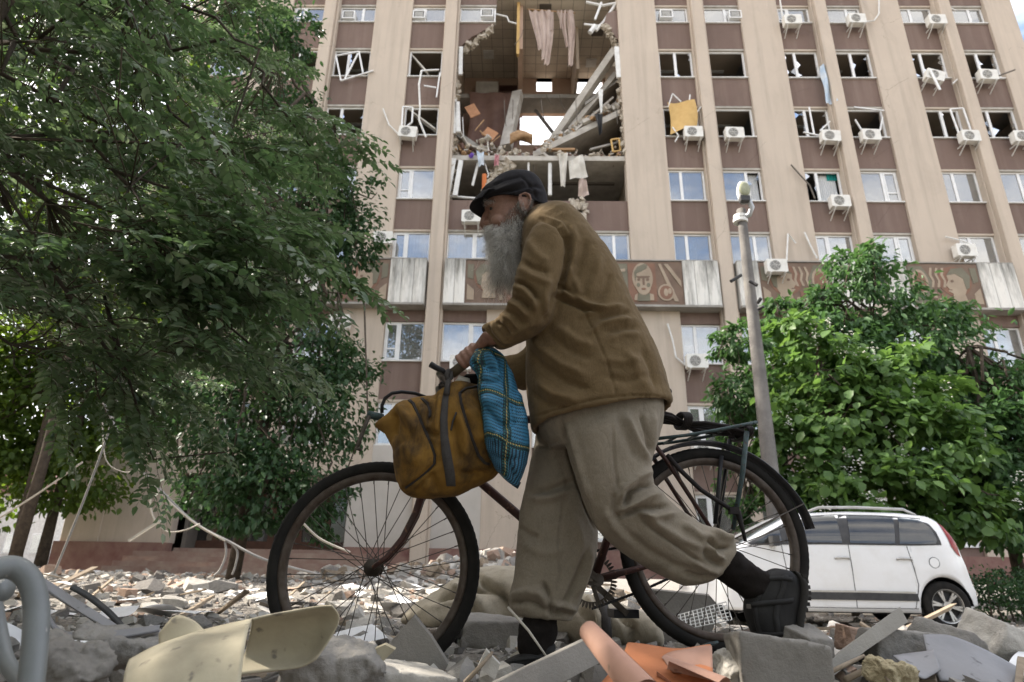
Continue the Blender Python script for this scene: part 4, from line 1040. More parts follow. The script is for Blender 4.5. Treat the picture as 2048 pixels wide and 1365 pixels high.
# right-hand trees behind the car
lob = [L_(1730,600,15.5,1.2,1.2,1.1), L_(1640,690,15.5,1.4,1.3,1.1), L_(1830,690,15.5,1.6,1.4,1.1), L_(1720,540,15.5,.75,.8,.7), L_(1790,800,15.8,2.0,1.6,1.5), L_(1600,800,15.6,1.5,1.3,1.3), L_(1900,780,15.6,1.3,1.3,1.2), L_(1560,640,15.4,.6,.7,.5), L_(1640,600,15.4,.55,.6,.5), L_(1880,640,15.5,.7,.8,.5)]
tb = W(1725, 1060, 15.5); broad_tree('chestnut_tree', 'tall deep green tree whose top overlaps the mosaic band on the right', [(tb.x, 15.5, -.5), (tb.x, 15.5, 2), (tb.x+.05, 15.5, 4.5), (tb.x, 15.5, 7.4)], lob, 17000, .20, M_leaf_ch, 36, .42, .75, 34, None, .15)
lob = [L_(1700,840,13.6,1.5,1.2,1.0), L_(1850,900,13.6,1.3,1.1,1.0), L_(1640,740,13.8,1.0,1,.8), L_(1600,670,13.8,.65,.7,.55), L_(1780,780,13.8,1.2,1,.8), L_(1620,930,13.6,.9,1,.8), L_(1750,980,13.4,1.6,1.1,.75), L_(1900,1000,13.4,1.0,1,.8), L_(1660,1020,13.4,.9,.9,.5), L_(1550,870,13.7,.5,.6,.5), L_(1570,960,13.7,.5,.6,.6)]
tb = W(1690, 1080, 13.6)
ct, rs_ = broad_tree('catalpa_tree', 'bright green broad-leaved tree with white blossom behind the white car', [(tb.x, 13.6, -.5), (tb.x+.1, 13.6, 1.5), (tb.x-.1, 13.6, 3), (tb.x, 13.6, 4.6)], lob, 11000, .215, M_leaf_cat, 38, .75, .7, 30, None, .1)
M_blos = simple('white_blossom', (.78,.76,.70), (.66,.65,.58), .8, 0, 9, 60, 0)
bl = MB(); rb = random.Random(8)
for k in range(46):
    c, rr = lob[rb.randrange(len(lob))]; a = rb.uniform(0, 6.28); q = V(c)+V(rr[0]*rb.uniform(-.8, .8), -rr[1]*rb.uniform(.5, 1.0), rr[2]*rb.uniform(-.5, .95))
    for j in range(14):
        p = q+V(rb.gauss(0, .06), rb.gauss(0, .06), rb.gauss(0, .1)); s = rb.uniform(.018, .035)
        bl.add([p+V(s, 0, 0), p+V(-s*.5, s*.8, s*.3), p+V(-s*.5, -s*.8, s*.3), p+V(0, 0, s)], [(0,1,3), (1,2,3), (2,0,3), (0,2,1)])
o = bl.obj('blossom', M_blos, ct); o['kind'] = 'stuff'
lob = [L_(2010,860,14.5,1.0,1.2,.9), L_(2070,800,14.5,1.0,1.2,.9), L_(1990,930,14.2,1.2,1.2,1.2), L_(2070,960,14.2,1.4,1.2,1.3), L_(2000,1050,14,1.2,1.1,.6), L_(1960,960,14.6,.8,1,.7)]
tb = W(2030, 1110, 14.4); broad_tree('shade_tree', 'dark green tree cut by the right edge of the photo', [(tb.x, 14.4, -.5), (tb.x, 14.4, 2), (tb.x+.1, 14.4, 5.5)], lob, 11000, .2, M_leaf_ch, 41, .45, .7, 22, None, .14)
lob = [L_(1490,690,14.4,.65,.7,.5), L_(1470,790,14.4,.7,.7,.65), L_(1500,880,14.4,.6,.6,.6), L_(1480,960,14.4,.5,.5,.4), L_(1510,1030,14.3,.5,.5,.35)]
tb = W(1502, 1080, 14.4); broad_tree('slender_tree', 'slender leafy sapling left of the lamp post', [(tb.x, 14.4, -.45), (tb.x, 14.4, 1.5), (tb.x-.05, 14.4, 4.3)], lob, 3600, .17, M_leaf_ch, 43, .45, .6, 14, None, .06)
# a row of unseen trees added behind the viewer to close the low sky
for k, (x, y, z, r_) in enumerate(((-11,-11,5,3.4), (-4.5,-13,5.4,3.6), (2.5,-12.5,5.2,3.5), (9.5,-12,5.2,3.6), (16,-11,5,3.4))):
    broad_tree('sky_screen_tree', ('first', 'second', 'third', 'fourth', 'fifth')[k]+' unseen tree from the left in the row added behind the viewer', [(x, y, -.3), (x, y, 2), (x+.1, y, 5)], [((x, y, z), (r_, r_*.8, 3.4)), ((x+1.2, y+.4, z-2), (r_*.7, r_*.6, 1.8)), ((x-1.2, y+.2, z+1.5), (r_*.7, r_*.6, 2))], 3600, .42, M_leaf_ch, 60+k, .6, .4, 8, 'unseen trees added behind the viewer', .2)
# hedge
rs = np.random.RandomState(9); hd = thing('hedge', 'low dark hedge behind the rear of the white car', 'hedge', W(2000, 1230, 12))
n = 6500; hp = W(1955, 1200, 11.9); pos = np.stack([rs.uniform(hp.x+.15, hp.x+3.2, n), rs.uniform(11.5, 13.2, n), rs.uniform(-.42, .42, n)+.0], 1)
top = .38+.12*np.sin(pos[:, 0]*5)+.08*np.sin(pos[:, 0]*13+pos[:, 1]*4); pos[:, 2] = -.42+(top+.42)*rs.rand(n)**.5
leaves(pos, rs.normal(size=(n, 3))+np.array([0, -.3, .3]), rs.normal(size=(n, 3))+np.array([0, 0, 1.2]), .07*(.6+.8*rs.rand(n)), .04*(.6+.6*rs.rand(n)), rs.rand(n)*.7, 'foliage', M_leaf_mid, hd)
hm = MB()
for k in range(14): limb(hm, (hp.x+.3+k*.2, 12.1, -.45), (hp.x+.3+k*.2+rnd.uniform(-.2, .2), 12.0, .3), .02, .006)
hm.obj('stems', M_bark, hd, True)

# ------------------------------------------------------------------ the near tree with pinnate leaves
near = thing('acacia_tree', 'near tree with dusty feathery leaves overhanging the left of the photo', 'tree', (-3.6, 2.6, 0))
tk = MB(); tk.tube([(-3.7, 2.6, -.2), (-3.65, 2.65, .8), (-3.5, 2.75, 1.9), (-3.4, 2.9, 3.2), (-3.2, 3.0, 4.6), (-3.0, 3.1, 6.0)], [.2, .17, .155, .14, .12, .08], 14); tk.obj('trunk', M_bark, near, True)
rn = random.Random(15); rs = np.random.RandomState(15)
lb = MB(); tw = MB(); lp, ld, ln, lL, lW, lt = [], [], [], [], [], []
def compound(base, d, L, nl, tn):
    """one feathery leaf: a thin stalk with paired leaflets"""
    d = d.normalized(); side = d.cross(V(0, 0, 1)); side = side.normalized() if side.length > .1 else V(1, 0, 0)
    side = (side + V(rn.gauss(0, .25), rn.gauss(0, .25), rn.gauss(0, .25))).normalized(); nn = side.cross(d).normalized()
    pts = []
    for i in range(5):
        t = i/4; pts.append(base + d*L*t + V(0, 0, -.28*L*t*t))
    tw.tube(pts, [.0013, .0012, .0011, .0009, .0006], 3, 0, False)
    for i in range(nl):
        t = .2+.8*(i//2*2)/(nl-1) if i < nl-1 else 1.0
        q = base + d*L*t + V(0, 0, -.28*L*t*t)
        s = (1 if i % 2 else -1)
        dd = (d*.45 + side*s*.9 + V(0, 0, -.28)) if i < nl-1 else (d+V(0, 0, -.4))
        dd = dd + V(rn.gauss(0, .16), rn.gauss(0, .16), rn.gauss(0, .16))
        ll = rn.uniform(.044, .066)*(1-.25*abs(t-.55))
        lp.append(q); ld.append(dd); ln.append(nn + V(rn.gauss(0, .3), rn.gauss(0, .3), rn.gauss(0, .3))); lL.append(ll); lW.append(ll*rn.uniform(.42, .54)); lt.append(min(1, max(0, tn+rn.gauss(0, .2))))
def spray(end, d, L, dens=1.0):
    """a leafy twig ending near `end`, running along d"""
    d = d.normalized(); a = end - d*L + V(0, 0, .10*L)
    pts = []
    for i in range(7):
        t = i/6; pts.append(a.lerp(end, t) + V(0, 0, .10*L*math.sin(math.pi*t)) + V(rn.gauss(0, .008), rn.gauss(0, .008), rn.gauss(0, .008)))
    tw.tube(pts, [.0032-.0004*i for i in range(7)], 4, 0, False)
    nn = max(3, int(L/.055*dens)); tn = rn.uniform(.2, .75)
    for k in range(nn):
        t = .18+.82*k/(nn-1); i = min(5, int(t*6)); p = pts[i].lerp(pts[i+1], t*6-i)
        s = 1 if k % 2 else -1
        side = d.cross(V(0, 0, 1)).normalized()
        dd = d*.7 + side*s*rn.uniform(.4, 1.0) + V(0, 0, rn.uniform(-.5, .25)) if k < nn-1 else d
        compound(p, dd, rn.uniform(.12, .20), rn.choice((9, 11, 11, 13)), tn)
    return pts[0]
def inpoly(x, y, poly):
    c = False; j = len(poly)-1
    for i in range(len(poly)):
        xi, yi = poly[i]; xj, yj = poly[j]
        if (yi > y) != (yj > y) and x < (xj-xi)*(y-yi)/(yj-yi)+xi: c = not c
        j = i
    return c
MASS = [(-60,-60),(430,-60),(470,60),(560,180),(640,300),(660,430),(640,560),(560,640),(500,700),(420,800),(330,820),(240,760),(120,640),(-60,600)]
anchors = []
k = 0
while k < 400:
    px, py = rn.uniform(-60, 660), rn.uniform(-60, 830)
    if not inpoly(px, py, MASS): continue
    if px > 380 and py < 240 and rn.random() < .65: continue
    Y = rn.uniform(2.1, 4.6) if rn.random() < .6 else rn.uniform(3.5, 5.5)
    e = W(px, py, Y); d = V(rn.uniform(.5, 1.2), rn.uniform(-.6, .3), rn.uniform(-.55, .2))
    anchors.append(spray(e, d, rn.uniform(.35, .65))); k += 1
# sprays reaching out at the right-hand edge of the mass
for (px, py, Y, dx, dz, L) in ((640,330,3.2,1,-.15,.6),(745,305,3.0,1,-.12,.7),(700,275,3.3,1,.0,.5),(620,440,2.7,1,.25,.6),(655,470,2.6,1,.1,.5),(735,600,2.9,1,-.45,.6),(690,560,2.7,1,-.3,.6),(650,620,2.6,1,-.5,.55),(600,540,2.4,1,-.2,.6),(560,600,2.3,1,-.3,.5),
                           (520,760,2.8,1,-.2,.6),(590,750,2.9,1,-.15,.6),(640,770,3.1,1,-.25,.5),(470,720,2.5,.9,-.3,.5),(430,880,3.0,.8,-.6,.5),(330,900,3.0,.7,-.7,.5),(250,860,3.0,.6,-.8,.5),(130,880,3.2,.5,-.9,.5),(300,960,3.2,.5,-.9,.4),(190,800,2.9,.7,-.6,.5),
                           (520,470,2.3,1,.1,.6),(470,400,2.2,1,.15,.55),(560,300,2.8,1,-.2,.6),(600,240,3.4,1,-.2,.5),(420,560,2.2,1,-.2,.5),(350,470,2.1,1,-.1,.5),(480,640,2.3,1,-.35,.5),(380,650,2.2,.8,-.4,.5),(560,30,3.6,1,.0,.6),(500,110,3.2,1,-.1,.6),(390,160,2.6,1,-.1,.5),(600,130,4,1,-.2,.5)):
    for q in range(2):
        anchors.append(spray(W(px+rn.uniform(-18, 18), py+rn.uniform(-18, 18), Y+rn.uniform(-.2, .3)), V(dx, rn.uniform(-.4, .2), dz), L))
# boughs: each joins a few sprays to the trunk
BO = [((-3.3,2.9,3.3), (500,640,2.6)), ((-3.45,2.8,2.2), (450,905,3.0)), ((-3.4,2.9,3.0), (330,470,2.3)), ((-3.2,3.0,4.4), (560,300,3.2)), ((-3.2,3.0,4.5), (470,60,3.4)), ((-3.5,2.75,1.9), (200,800,2.9)), ((-3.3,2.9,3.6), (600,480,2.7)), ((-3.1,3.0,5.0), (330,120,3.0)), ((-3.4,2.9,2.8), (540,760,2.9)), ((-3.0,3.1,5.6), (560,120,4.2)), ((-3.4,2.9,2.6), (120,640,2.6)), ((-3.2,3.0,4.2), (640,380,3.2))]
bp = []
for a, t in BO:
    pts = limb(lb, a, W(*t), .017, .004, .06, 1.0, 9, rn); bp += pts[2:]
for an in anchors:
    q = min(bp, key=lambda p: (p-an).length)
    limb(tw, q, an, .004, .003, -.03, .6, 4, rn)
lb.obj('bough', M_bark, near, True); tw.obj('twigs', M_twig, near, True)['kind'] = 'stuff'
A = lambda q: np.array([tuple(v) for v in q])
leaves(A(lp), A(ld), A(ln), np.array(lL), np.array(lW), np.array(lt), 'crown', M_leaf_near, near)
# rest of its crown, unseen overhead and behind, added to shade the foreground
over = [((-3.2,2.2,5.4), (2.0,2.2,1.5)), ((-4.4,.2,4.6), (2.2,2.4,2.0)), ((-5.2,3.6,4.6), (2.0,2.4,2.2)), ((-2.4,.2,4.9), (2.0,1.8,1.2)), ((-2.6,-.6,3.6), (1.6,1.6,1.2)), ((-3.0,-2.2,4.6), (2.6,1.6,1.6)), ((.2,-3.4,4.6), (2.6,1.8,1.7))]
P = lobe_points(over, 13000, rs, .3); pos = P[:, :3]
d = P[:, 3:]*.5 + rs.normal(size=pos.shape)*.6; d[:, 2] -= .4
leaves(pos, d, rs.normal(size=pos.shape)*.5+np.array([0, 0, 1.0]), .14*(.7+.6*rs.rand(len(pos))), .08*(.7+.6*rs.rand(len(pos))), rs.rand(len(pos)), 'shade_crown', M_leaf_near, near)
ob = MB()
for c, r in over: limb(ob, (-3.1, 3.0, 5.2) if c[1] > 1 else (-3.2, 2.9, 4.2), c, .06, .015, .05, .8, 7, rn)
ob.obj('bough', M_bark, near, True)
# ================================================================== parked car
M_cpaint = NT('white_car_paint'); _t = M_cpaint
_d = _t.ramp(_t.noise(3, 6, .65), [(.45, (0,0,0)), (.8, (.5,.5,.5))])
M_cpaint = _t.fin(_t.mix(_d, (.74,.745,.75), (.58,.56,.52)), .32, 0, None, .5); _t.p.inputs['Coat Weight'].default_value = .4
M_cglass = glass_mat('car_glass', (.22,.25,.25), .03, .12)
M_rub = simple('tyre_rubber', (.014,.0135,.013), (.026,.024,.022), .85, 0, 14, 90, .4, .003, .1)
M_trim = simple('dark_trim', (.045,.045,.048), (.07,.07,.07), .6, 0, 8, 80, .1, .002)
M_alloy = simple('wheel_alloy', (.52,.52,.51), (.38,.37,.35), .35, .7, 6, 70, .05, .002)
M_lamp = simple('red_lamp', (.28,.02,.02), (.2,.015,.015), .15, 0, 5, 50, 0)
rw_ = W(1902, 1223, 10.0); GZC = -.41
car = thing('parked_car', 'dusty white compact car parked behind the bicycle, seen side on', 'car', (rw_.x-1.5, 10.9, GZC))
CX0 = rw_.x + .545          # world x of the rear end; the car points to -x
TOP = [(0,.45),(.03,.72),(.10,1.04),(.17,1.22),(.29,1.50),(.44,1.61),(.9,1.66),(1.7,1.67),(2.3,1.64),(2.65,1.575),(3.1,1.355),(3.5,1.135),(3.72,1.04),(3.92,.92),(4.04,.70),(4.08,.42)]
def ct_(x):
    for (a, b), (c, d) in zip(TOP, TOP[1:]):
        if a <= x <= c:
            t = (x-a)/(c-a); return b+(d-b)*t
    return TOP[-1][1]
def ctop(x): return sum(ct_(min(4.08, max(0, x+d))) for d in (-.06, -.03, 0, .03, .06))/5
WR, WXs = .338, (.545, 3.085)
def cbot(x):
    z = .24 + .10*ss(.25, 0, x) + .06*ss(3.8, 4.08, x)
    for wx in WXs:
        d = abs(x-wx)
        if d < .40: z = max(z, WR + math.sqrt(max(0, .40**2-d*d)))
    return z
def chw(x, z):
    zt = ctop(x); h = .865*(1-.22*ss(.55, 0, x)**2-.30*ss(3.4, 4.1, x)**2)
    h -= .16*ss(1.15, 1.75, z) + .03*ss(.55, .2, z)
    f = max(0, min(1, (z-.2)/max(.05, zt-.2)))
    if f > .9: h *= math.sqrt(max(0, 1-((f-.9)/.1)**2*.30))
    return h + .012*math.exp(-((z-.86)/.12)**2)
FR = [0, .06, .15, .26, .38, .5, .6, .68, .76, .83, .89, .93, .96, .985, 1.0]
def csec(x):
    zb, zt = cbot(x), ctop(x); side = []
    for f in FR: z = zb+(zt-zb)*f; side.append((chw(x, z), z))
    top = [(side[-1][0]*k, zt+.025*(1-k*k)*ss(0, .6, x)*ss(4.08, 3.4, x)) for k in (.8, .5, .2)]
    half = side+top
    return [(CX0-x, 10.87-w, GZC+z) for w, z in half] + [(CX0-x, 10.87+w, GZC+z) for w, z in half[::-1]]
cxs = sorted(set([i*.045 for i in range(91)]+[wx+.40*s for wx in WXs for s in (-1, -.97, -.9, .9, .97, 1)]+[.01, .02, 4.06, 4.075]))
cm = MB(); cm.loft([csec(x) for x in cxs if 0 <= x <= 4.08], 0, True)
# the loft closes its ring under the car; drop that floor strip so that the arches stay open
body = cm.obj('body', M_cpaint, car, True)
body.data.polygons.foreach_set('use_smooth', [True]*len(body.data.polygons))
def panel(name, top, bot, mat, parent=car, off=.006, nx=14, nz=6, side=-1):
    """patch on the car's flank between two polylines (x from rear, z)"""
    def at(pl, u):
        L = [0]
        for a, b in zip(pl, pl[1:]): L.append(L[-1]+math.hypot(b[0]-a[0], b[1]-a[1]))
        s = u*L[-1]
        for i in range(len(pl)-1):
            if s <= L[i+1] or i == len(pl)-2:
                t = (s-L[i])/max(1e-6, L[i+1]-L[i]); return (pl[i][0]+(pl[i+1][0]-pl[i][0])*t, pl[i][1]+(pl[i+1][1]-pl[i][1])*t)
    def f(u, v):
        a, b = at(top, u), at(bot, u); x, z = a[0]+(b[0]-a[0])*v, a[1]+(b[1]-a[1])*v
        return (CX0-x, 10.87+side*(chw(x, z)+off), GZC+z)
    return MB().grid(f, nx, nz).obj(name, mat, parent, True)
for sd in (-1, 1):
    panel('window_surround', [(.48,1.24),(.50,1.42),(.62,1.575),(1.2,1.615),(1.9,1.62),(2.5,1.575),(2.95,1.36),(3.35,1.17)], [(.48,1.18),(.9,1.165),(1.5,1.165),(2.2,1.165),(3.3,1.14)], M_trim, car, .004, 26, 7, sd)
    panel('rear_quarter_glass', [(.53,1.25),(.56,1.42),(.66,1.545),(.98,1.58)], [(.56,1.20),(.7,1.19),(.9,1.19),(1.10,1.19)], M_cglass, car, .012, 12, 6, sd)
    panel('rear_door_glass', [(1.05,1.585),(1.3,1.595),(1.75,1.60)], [(1.17,1.19),(1.4,1.19),(1.83,1.19)], M_cglass, car, .012, 10, 6, sd)
    panel('front_door_glass', [(1.92,1.60),(2.3,1.575),(2.55,1.51),(2.72,1.42)], [(1.95,1.19),(2.2,1.19),(2.5,1.19),(2.76,1.185)], M_cglass, car, .012, 12, 6, sd)
    panel('quarterlight', [(2.84,1.38),(3.0,1.30),(3.22,1.19)], [(2.84,1.19),(3.0,1.185),(3.24,1.175)], M_cglass, car, .012, 8, 5, sd)
    panel('side_moulding', [(.98,.50),(1.7,.505),(2.75,.50)], [(.96,.40),(1.7,.40),(2.76,.40)], M_trim, car, .016, 16, 4, sd)
    panel('moulding_trim', [(1.0,.525),(1.7,.53),(2.75,.525)], [(1.0,.502),(1.7,.506),(2.75,.502)], M_alloy, car, .018, 16, 2, sd)
    for (xa, za, xb, zb_) in ((1.86,1.17,1.86,.30), (1.0,1.16,.93,.62), (.93,.62,1.02,.30), (2.85,1.16,2.78,.30)):
        panel('door_gap', [(xa-.005, za), (xb-.005, zb_)], [(xa+.005, za), (xb+.005, zb_)], M_black, car, .003, 12, 2, sd)
    panel('sill_gap', [(.98,.30),(1.9,.296),(2.8,.30)], [(.98,.292),(1.9,.288),(2.8,.292)], M_black, car, .003, 12, 2, sd)
    for hx in (1.98, 1.08):
        h = MB(); y0 = 10.87+sd*(chw(hx, .98)+.022); h.tube([(CX0-hx+.11, y0-sd*.02, GZC+.965), (CX0-hx+.07, y0, GZC+.98), (CX0-hx-.07, y0, GZC+.98), (CX0-hx-.11, y0-sd*.02, GZC+.965)], .014, 8); h.obj('door_handle', M_alloy, car, True)
    rl = MB(); yr = 10.87+sd*.60; rl.tube([(CX0-.62, yr, GZC+1.63), (CX0-.80, yr, GZC+1.715), (CX0-1.5, yr, GZC+1.735), (CX0-2.1, yr, GZC+1.725), (CX0-2.32, yr, GZC+1.645)], [.02, .022, .022, .022, .02], 8); rl.obj('roof_rail', M_alloy, car, True)
    panel('tail_lamp', [(.235,1.33),(.31,1.44),(.40,1.52)], [(.17,1.02),(.25,1.05),(.33,1.16)], M_lamp, car, .008, 8, 6, sd)
    mi = MB(); mi.obox((CX0-2.98, 10.87+sd*(.865+.09), GZC+1.2), (.05, .09, .07), None, 0); mi.obj('wing_mirror', M_trim, car)
fc = MB(); cxf, czf = .645, .93; fc.tube([(CX0-cxf+.075*math.cos(k*.3927), 10.87-chw(cxf, czf)-.003, GZC+czf+.075*math.sin(k*.3927)) for k in range(16)], .004, 4, 0, False, True); fc.obj('fuel_flap_ring', M_trim, car)
MB().tube([(CX0-cxf, 10.87-chw(cxf, czf)+.01, GZC+czf), (CX0-cxf, 10.87-chw(cxf, czf)-.005, GZC+czf)], .07, 16).obj('fuel_flap', M_cpaint, car)
# windscreen and tailgate glass
def wsf(u, v): x = 2.68+.78*v; w = chw(x, ctop(x)-.03)-.05; return (CX0-x, 10.87+w*(2*u-1), GZC+ctop(x)+.022)
MB().grid(wsf, 12, 8).obj('windscreen', M_cglass, car, True)
bp_ = MB(); bp_.box((CX0-3.9, 10.1, GZC+.22), (CX0-.12, 11.6, GZC+.30)); bp_.obj('underside', M_black, car)
for wx in WXs:
    wh_ = MB()
    for sgn in (-1, 1):
        yc = 10.87+sgn*.42
        ring = [(.395*math.cos(a), .395*math.sin(a)) for a in [math.pi*k/14 for k in range(15)]]
        wh_.loft([[(CX0-wx+x, yc-.38*sgn*q, GZC+WR+z) for x, z in ring] for q in (-1.0, .2)], 0, False)
    wh_.obj('wheel_housing', M_black, car)
def lathe(prof, n=40):       # profile of (radius, y)
    return [[(r*math.cos(2*math.pi*k/n), y, r*math.sin(2*math.pi*k/n)) for k in range(n)] for r, y in prof]
tyre_me = MB().loft(lathe([(.20,.085),(.235,.10),(.285,.102),(.308,.085),(.315,.05),(.315,-.05),(.308,-.085),(.285,-.102),(.235,-.10),(.20,-.085)]), 0, False).mesh('tyre', M_rub, True)
rm = MB(); rm.loft(lathe([(.205,-.09),(.215,-.098),(.20,-.075),(.19,-.04),(.19,.06)]), 0, False)
for k in range(6):
    for s in (-.11, .11):
        a = k*math.pi/3; p0 = V(.05*math.cos(a), -.06, .05*math.sin(a)); p1 = V(.198*math.cos(a+s), -.075, .198*math.sin(a+s)); rm.bar(p0, p1, .026, .02, 0, (0, 1, 0))
rm.tube([(0, -.085, 0), (0, -.03, 0)], .055, 16); rim_me = rm.mesh('rim', M_alloy)
disc_me = MB().tube([(0, -.02, 0), (0, .0, 0)], .185, 24).mesh('disc', M_trim)
for wx in WXs:
    for sgn in (-1, 1):
        o = link('wheel', tyre_me, car); o.matrix_parent_inverse = wmat(car).inverted(); o.location = (CX0-wx, 10.87+sgn*.74, GZC+WR); o.rotation_euler = (0, rnd.uniform(0, 1), 0 if sgn < 0 else math.pi); o.scale = (1.075, 1, 1.075)
        link('rim', rim_me, o, True); link('brake_disc', disc_me, o, True)
for (sx, sy) in ((2.05, 10.5), (2.05, 11.25), (1.25, 10.55), (1.25, 11.2)):
    s = MB()
    def seat(u, v, sx=sx, sy=sy):
        a = u*2*math.pi; z = .55+v*.75; w = .24*(1-.15*v)*(1 if v < .8 else .55); return (CX0-sx+.12*v+.07*math.sin(a), sy+w*math.cos(a), GZC+z)
    s.grid(seat, 14, 9, 0, True); s.obj('seat', M_trim, car, True)

# ================================================================== lamp post
M_post = simple('weathered_post', (.20,.188,.175), (.12,.113,.107), .92, 0, 3, 22, .8, .02, .15)
lp_ = thing('lamp_post', 'tall weathered concrete lamp post with its lamp head twisted upright', 'lamp post', W(1556, 1075, 12.2))
b0, t0 = W(1556, 1090, 12.2), W(1482, 420, 12.2)
pm = MB(); n = 14; pm.tube([V(b0.x, 12.2, -.6).lerp(t0, i/n) for i in range(n+1)], [.175-.08*i/n for i in range(n+1)], 10); pm.obj('shaft', M_post, lp_, True)
a = W(1482, 425, 12.1)
ar = MB(); ar.tube([W(1484,436,12.15), W(1499,430,12.05), W(1504,415,12.0), W(1497,400,11.95), W(1490,398,11.95)], .055, 10); ar.obj('arm', simple('galvanised', (.45,.46,.48), (.34,.35,.36), .45, .6, 6, 50, .1, .003), lp_, True)
MB().tube([W(1481,446,12.2), W(1481,440,12.2)], .155, 14).obj('clamp_band', M_metalw, lp_)
MB().tube([W(1481,438,12.2), W(1481,433,12.2)], .15, 14).obj('clamp_band', M_metalw, lp_)
hc = W(1489, 381, 11.9)
def head(u, v):
    a = u*2*math.pi; t = v; w = .155*math.sin(math.pi*min(.999, .12+.80*t))**.55; zz = -.26+.5*t; return hc + V(w*math.cos(a), .10*math.sin(a)*(1.2 if math.sin(a) > 0 else .5)+.05, zz)
MB().grid(head, 20, 12, 0, True).obj('lamp_housing', M_metalw, lp_, True)
def lens(u, v):
    a = u*2*math.pi; return hc + V(.125*v*math.cos(a), -.015-.05*math.sqrt(max(0, 1-v*v)), .03+.18*v*math.sin(a))
MB().grid(lens, 24, 7, 0, True).obj('lens', simple('dirty_lens', (.33,.34,.24), (.23,.24,.16), .3, 0, 6, 40, .1, .003), lp_, True)
MB().obox(W(1489, 399, 11.9), (.10, .07, .06)).obj('socket', M_trim, lp_)
for (p, q) in (((1482,551),(1462,563)), ((1500,563),(1514,571)), ((1515,607),(1522,597)), ((1516,619),(1528,613))):
    MB().tube([W(*p, 12.0), W(*q, 11.9)], .035, 8).obj('insulator', M_black, lp_)

# ================================================================== far street on the left
fb = thing('white_house', 'white house far behind the street trees at the left edge', 'house', (-36, 50, 0))
MB().box((-42, 50, -.3), (-35.2, 58, 5.6)).obj('wall', simple('white_render', (.72,.71,.68), None, .9), fb)
MB().prism([(-42.3, 49.7, 5.6), (-34.9, 49.7, 5.6), (-38.6, 49.7, 7.6)], (0, 8.6, 0)).obj('roof', M_plinth, fb)
for x in (-41.0, -38.9, -36.9):
    w_ = MB().box((x, 49.93, 1.2), (x+1.0, 50.02, 2.7)).obj('window', M_pvc, fb); MB().box((x+.08, 49.9, 1.28), (x+.92, 49.925, 2.62)).obj('pane', M_glass, w_)
fb = thing('brown_house', 'reddish brown building at the far left edge behind the trees', 'house', (-48, 46, 0))
MB().box((-56, 46, -.3), (-42.4, 56, 8)).obj('wall', M_plinth, fb)
for x in (-54, -51, -48, -45):
    w_ = MB().box((x, 45.93, 1.4), (x+1.2, 46.02, 3.2)).obj('window', M_pvc, fb); MB().box((x+.08, 45.9, 1.48), (x+1.12, 45.925, 3.12)).obj('pane', M_glass, w_)
# an unseen block added on the left to shade the foreground
sb = thing('shade_block', 'unseen block added at the left to shade the foreground', 'building', (-24, -2, 0))
MB().box((-34, -16, -.4), (-19, 7.2, 17)).obj('wall', M_pier, sb)
for k in range(6):
    for j in range(5):
        w_ = MB().box((-19.03, -14+3.6*k, 1.4+3.1*j), (-18.95, -12.4+3.6*k, 3.0+3.1*j)).obj('window', M_pvc, sb); MB().box((-18.945, -13.9+3.6*k, 1.5+3.1*j), (-18.93, -12.5+3.6*k, 2.9+3.1*j)).obj('pane', M_glass, w_)

# ================================================================== fallen cables
M_cable = simple('grey_cable', (.30,.29,.28), (.22,.21,.20), .6, 0, 9, 60, .1, .002)
M_cablew = simple('pale_cable', (.52,.48,.42), (.42,.38,.33), .6, 0, 9, 60, .1, .002)
def cable(pts, r, mat, lb):
    P = [W(*p) for p in pts]; out = []
    for i in range(len(P)-1):
        p0, p1, p2, p3 = P[max(0, i-1)], P[i], P[i+1], P[min(len(P)-1, i+2)]
        for k in range(6):
            t = k/6; out.append(.5*((2*p1)+(p2-p0)*t+(2*p0-5*p1+4*p2-p3)*t*t+(3*p1-p0-3*p2+p3)*t**3))
    out.append(P[-1]); return tag(MB().tube(out, r, 6).obj('fallen_cable', mat, None, True), lb, 'cable')
cable([(240,770,5),(222,850,5),(168,1000,5),(108,1148,5)], .008, M_cable, 'grey cable hanging steeply from the near tree to the ground')
cable([(205,800,7),(262,912,7),(340,1000,7),(395,1050,7),(460,1085,7),(530,1120,7),(640,1150,7.5)], .014, M_cable, 'thick cable bundle slanting down across the entrance')
cable([(262,912,6.9),(300,965,6.9),(380,1040,6.9),(450,1082,6.9)], .009, M_cablew, 'pale cable twisted along the thick bundle')
cable([(300,980,6.8),(305,1030,6.8),(330,1062,6.8),(365,1062,6.8),(400,1048,6.8)], .008, M_cablew, 'pale cable hanging in a loop under the bundle')
cable([(205,840,6.5),(212,920,6.5),(250,945,6.5),(285,935,6.5)], .006, M_cablew, 'thin pale wire sagging in front of the left wall')
cable([(0,1036,6),(80,985,6),(165,925,6)], .009, M_cablew, 'pale cable rising from the left edge into the tree')
cable([(450,1082,7),(452,1110,7),(440,1140,7),(428,1152,7)], .011, M_cable, 'left of two cable ends drooping by the steps')
cable([(462,1086,7),(475,1105,7),(470,1135,7),(464,1150,7)], .011, M_cable, 'right of two cable ends drooping by the steps')
cable([(600,1040,6),(640,1078,6),(700,1105,6)], .01, M_cablew, 'pale cable behind the front wheel')
tag(MB().bar(W(258, 1082, 6.7), W(320, 1042, 6.7), .035, .02).obj('white_lath', M_sheet), 'thin pale lath hanging from the cables before the left wall', 'lath')
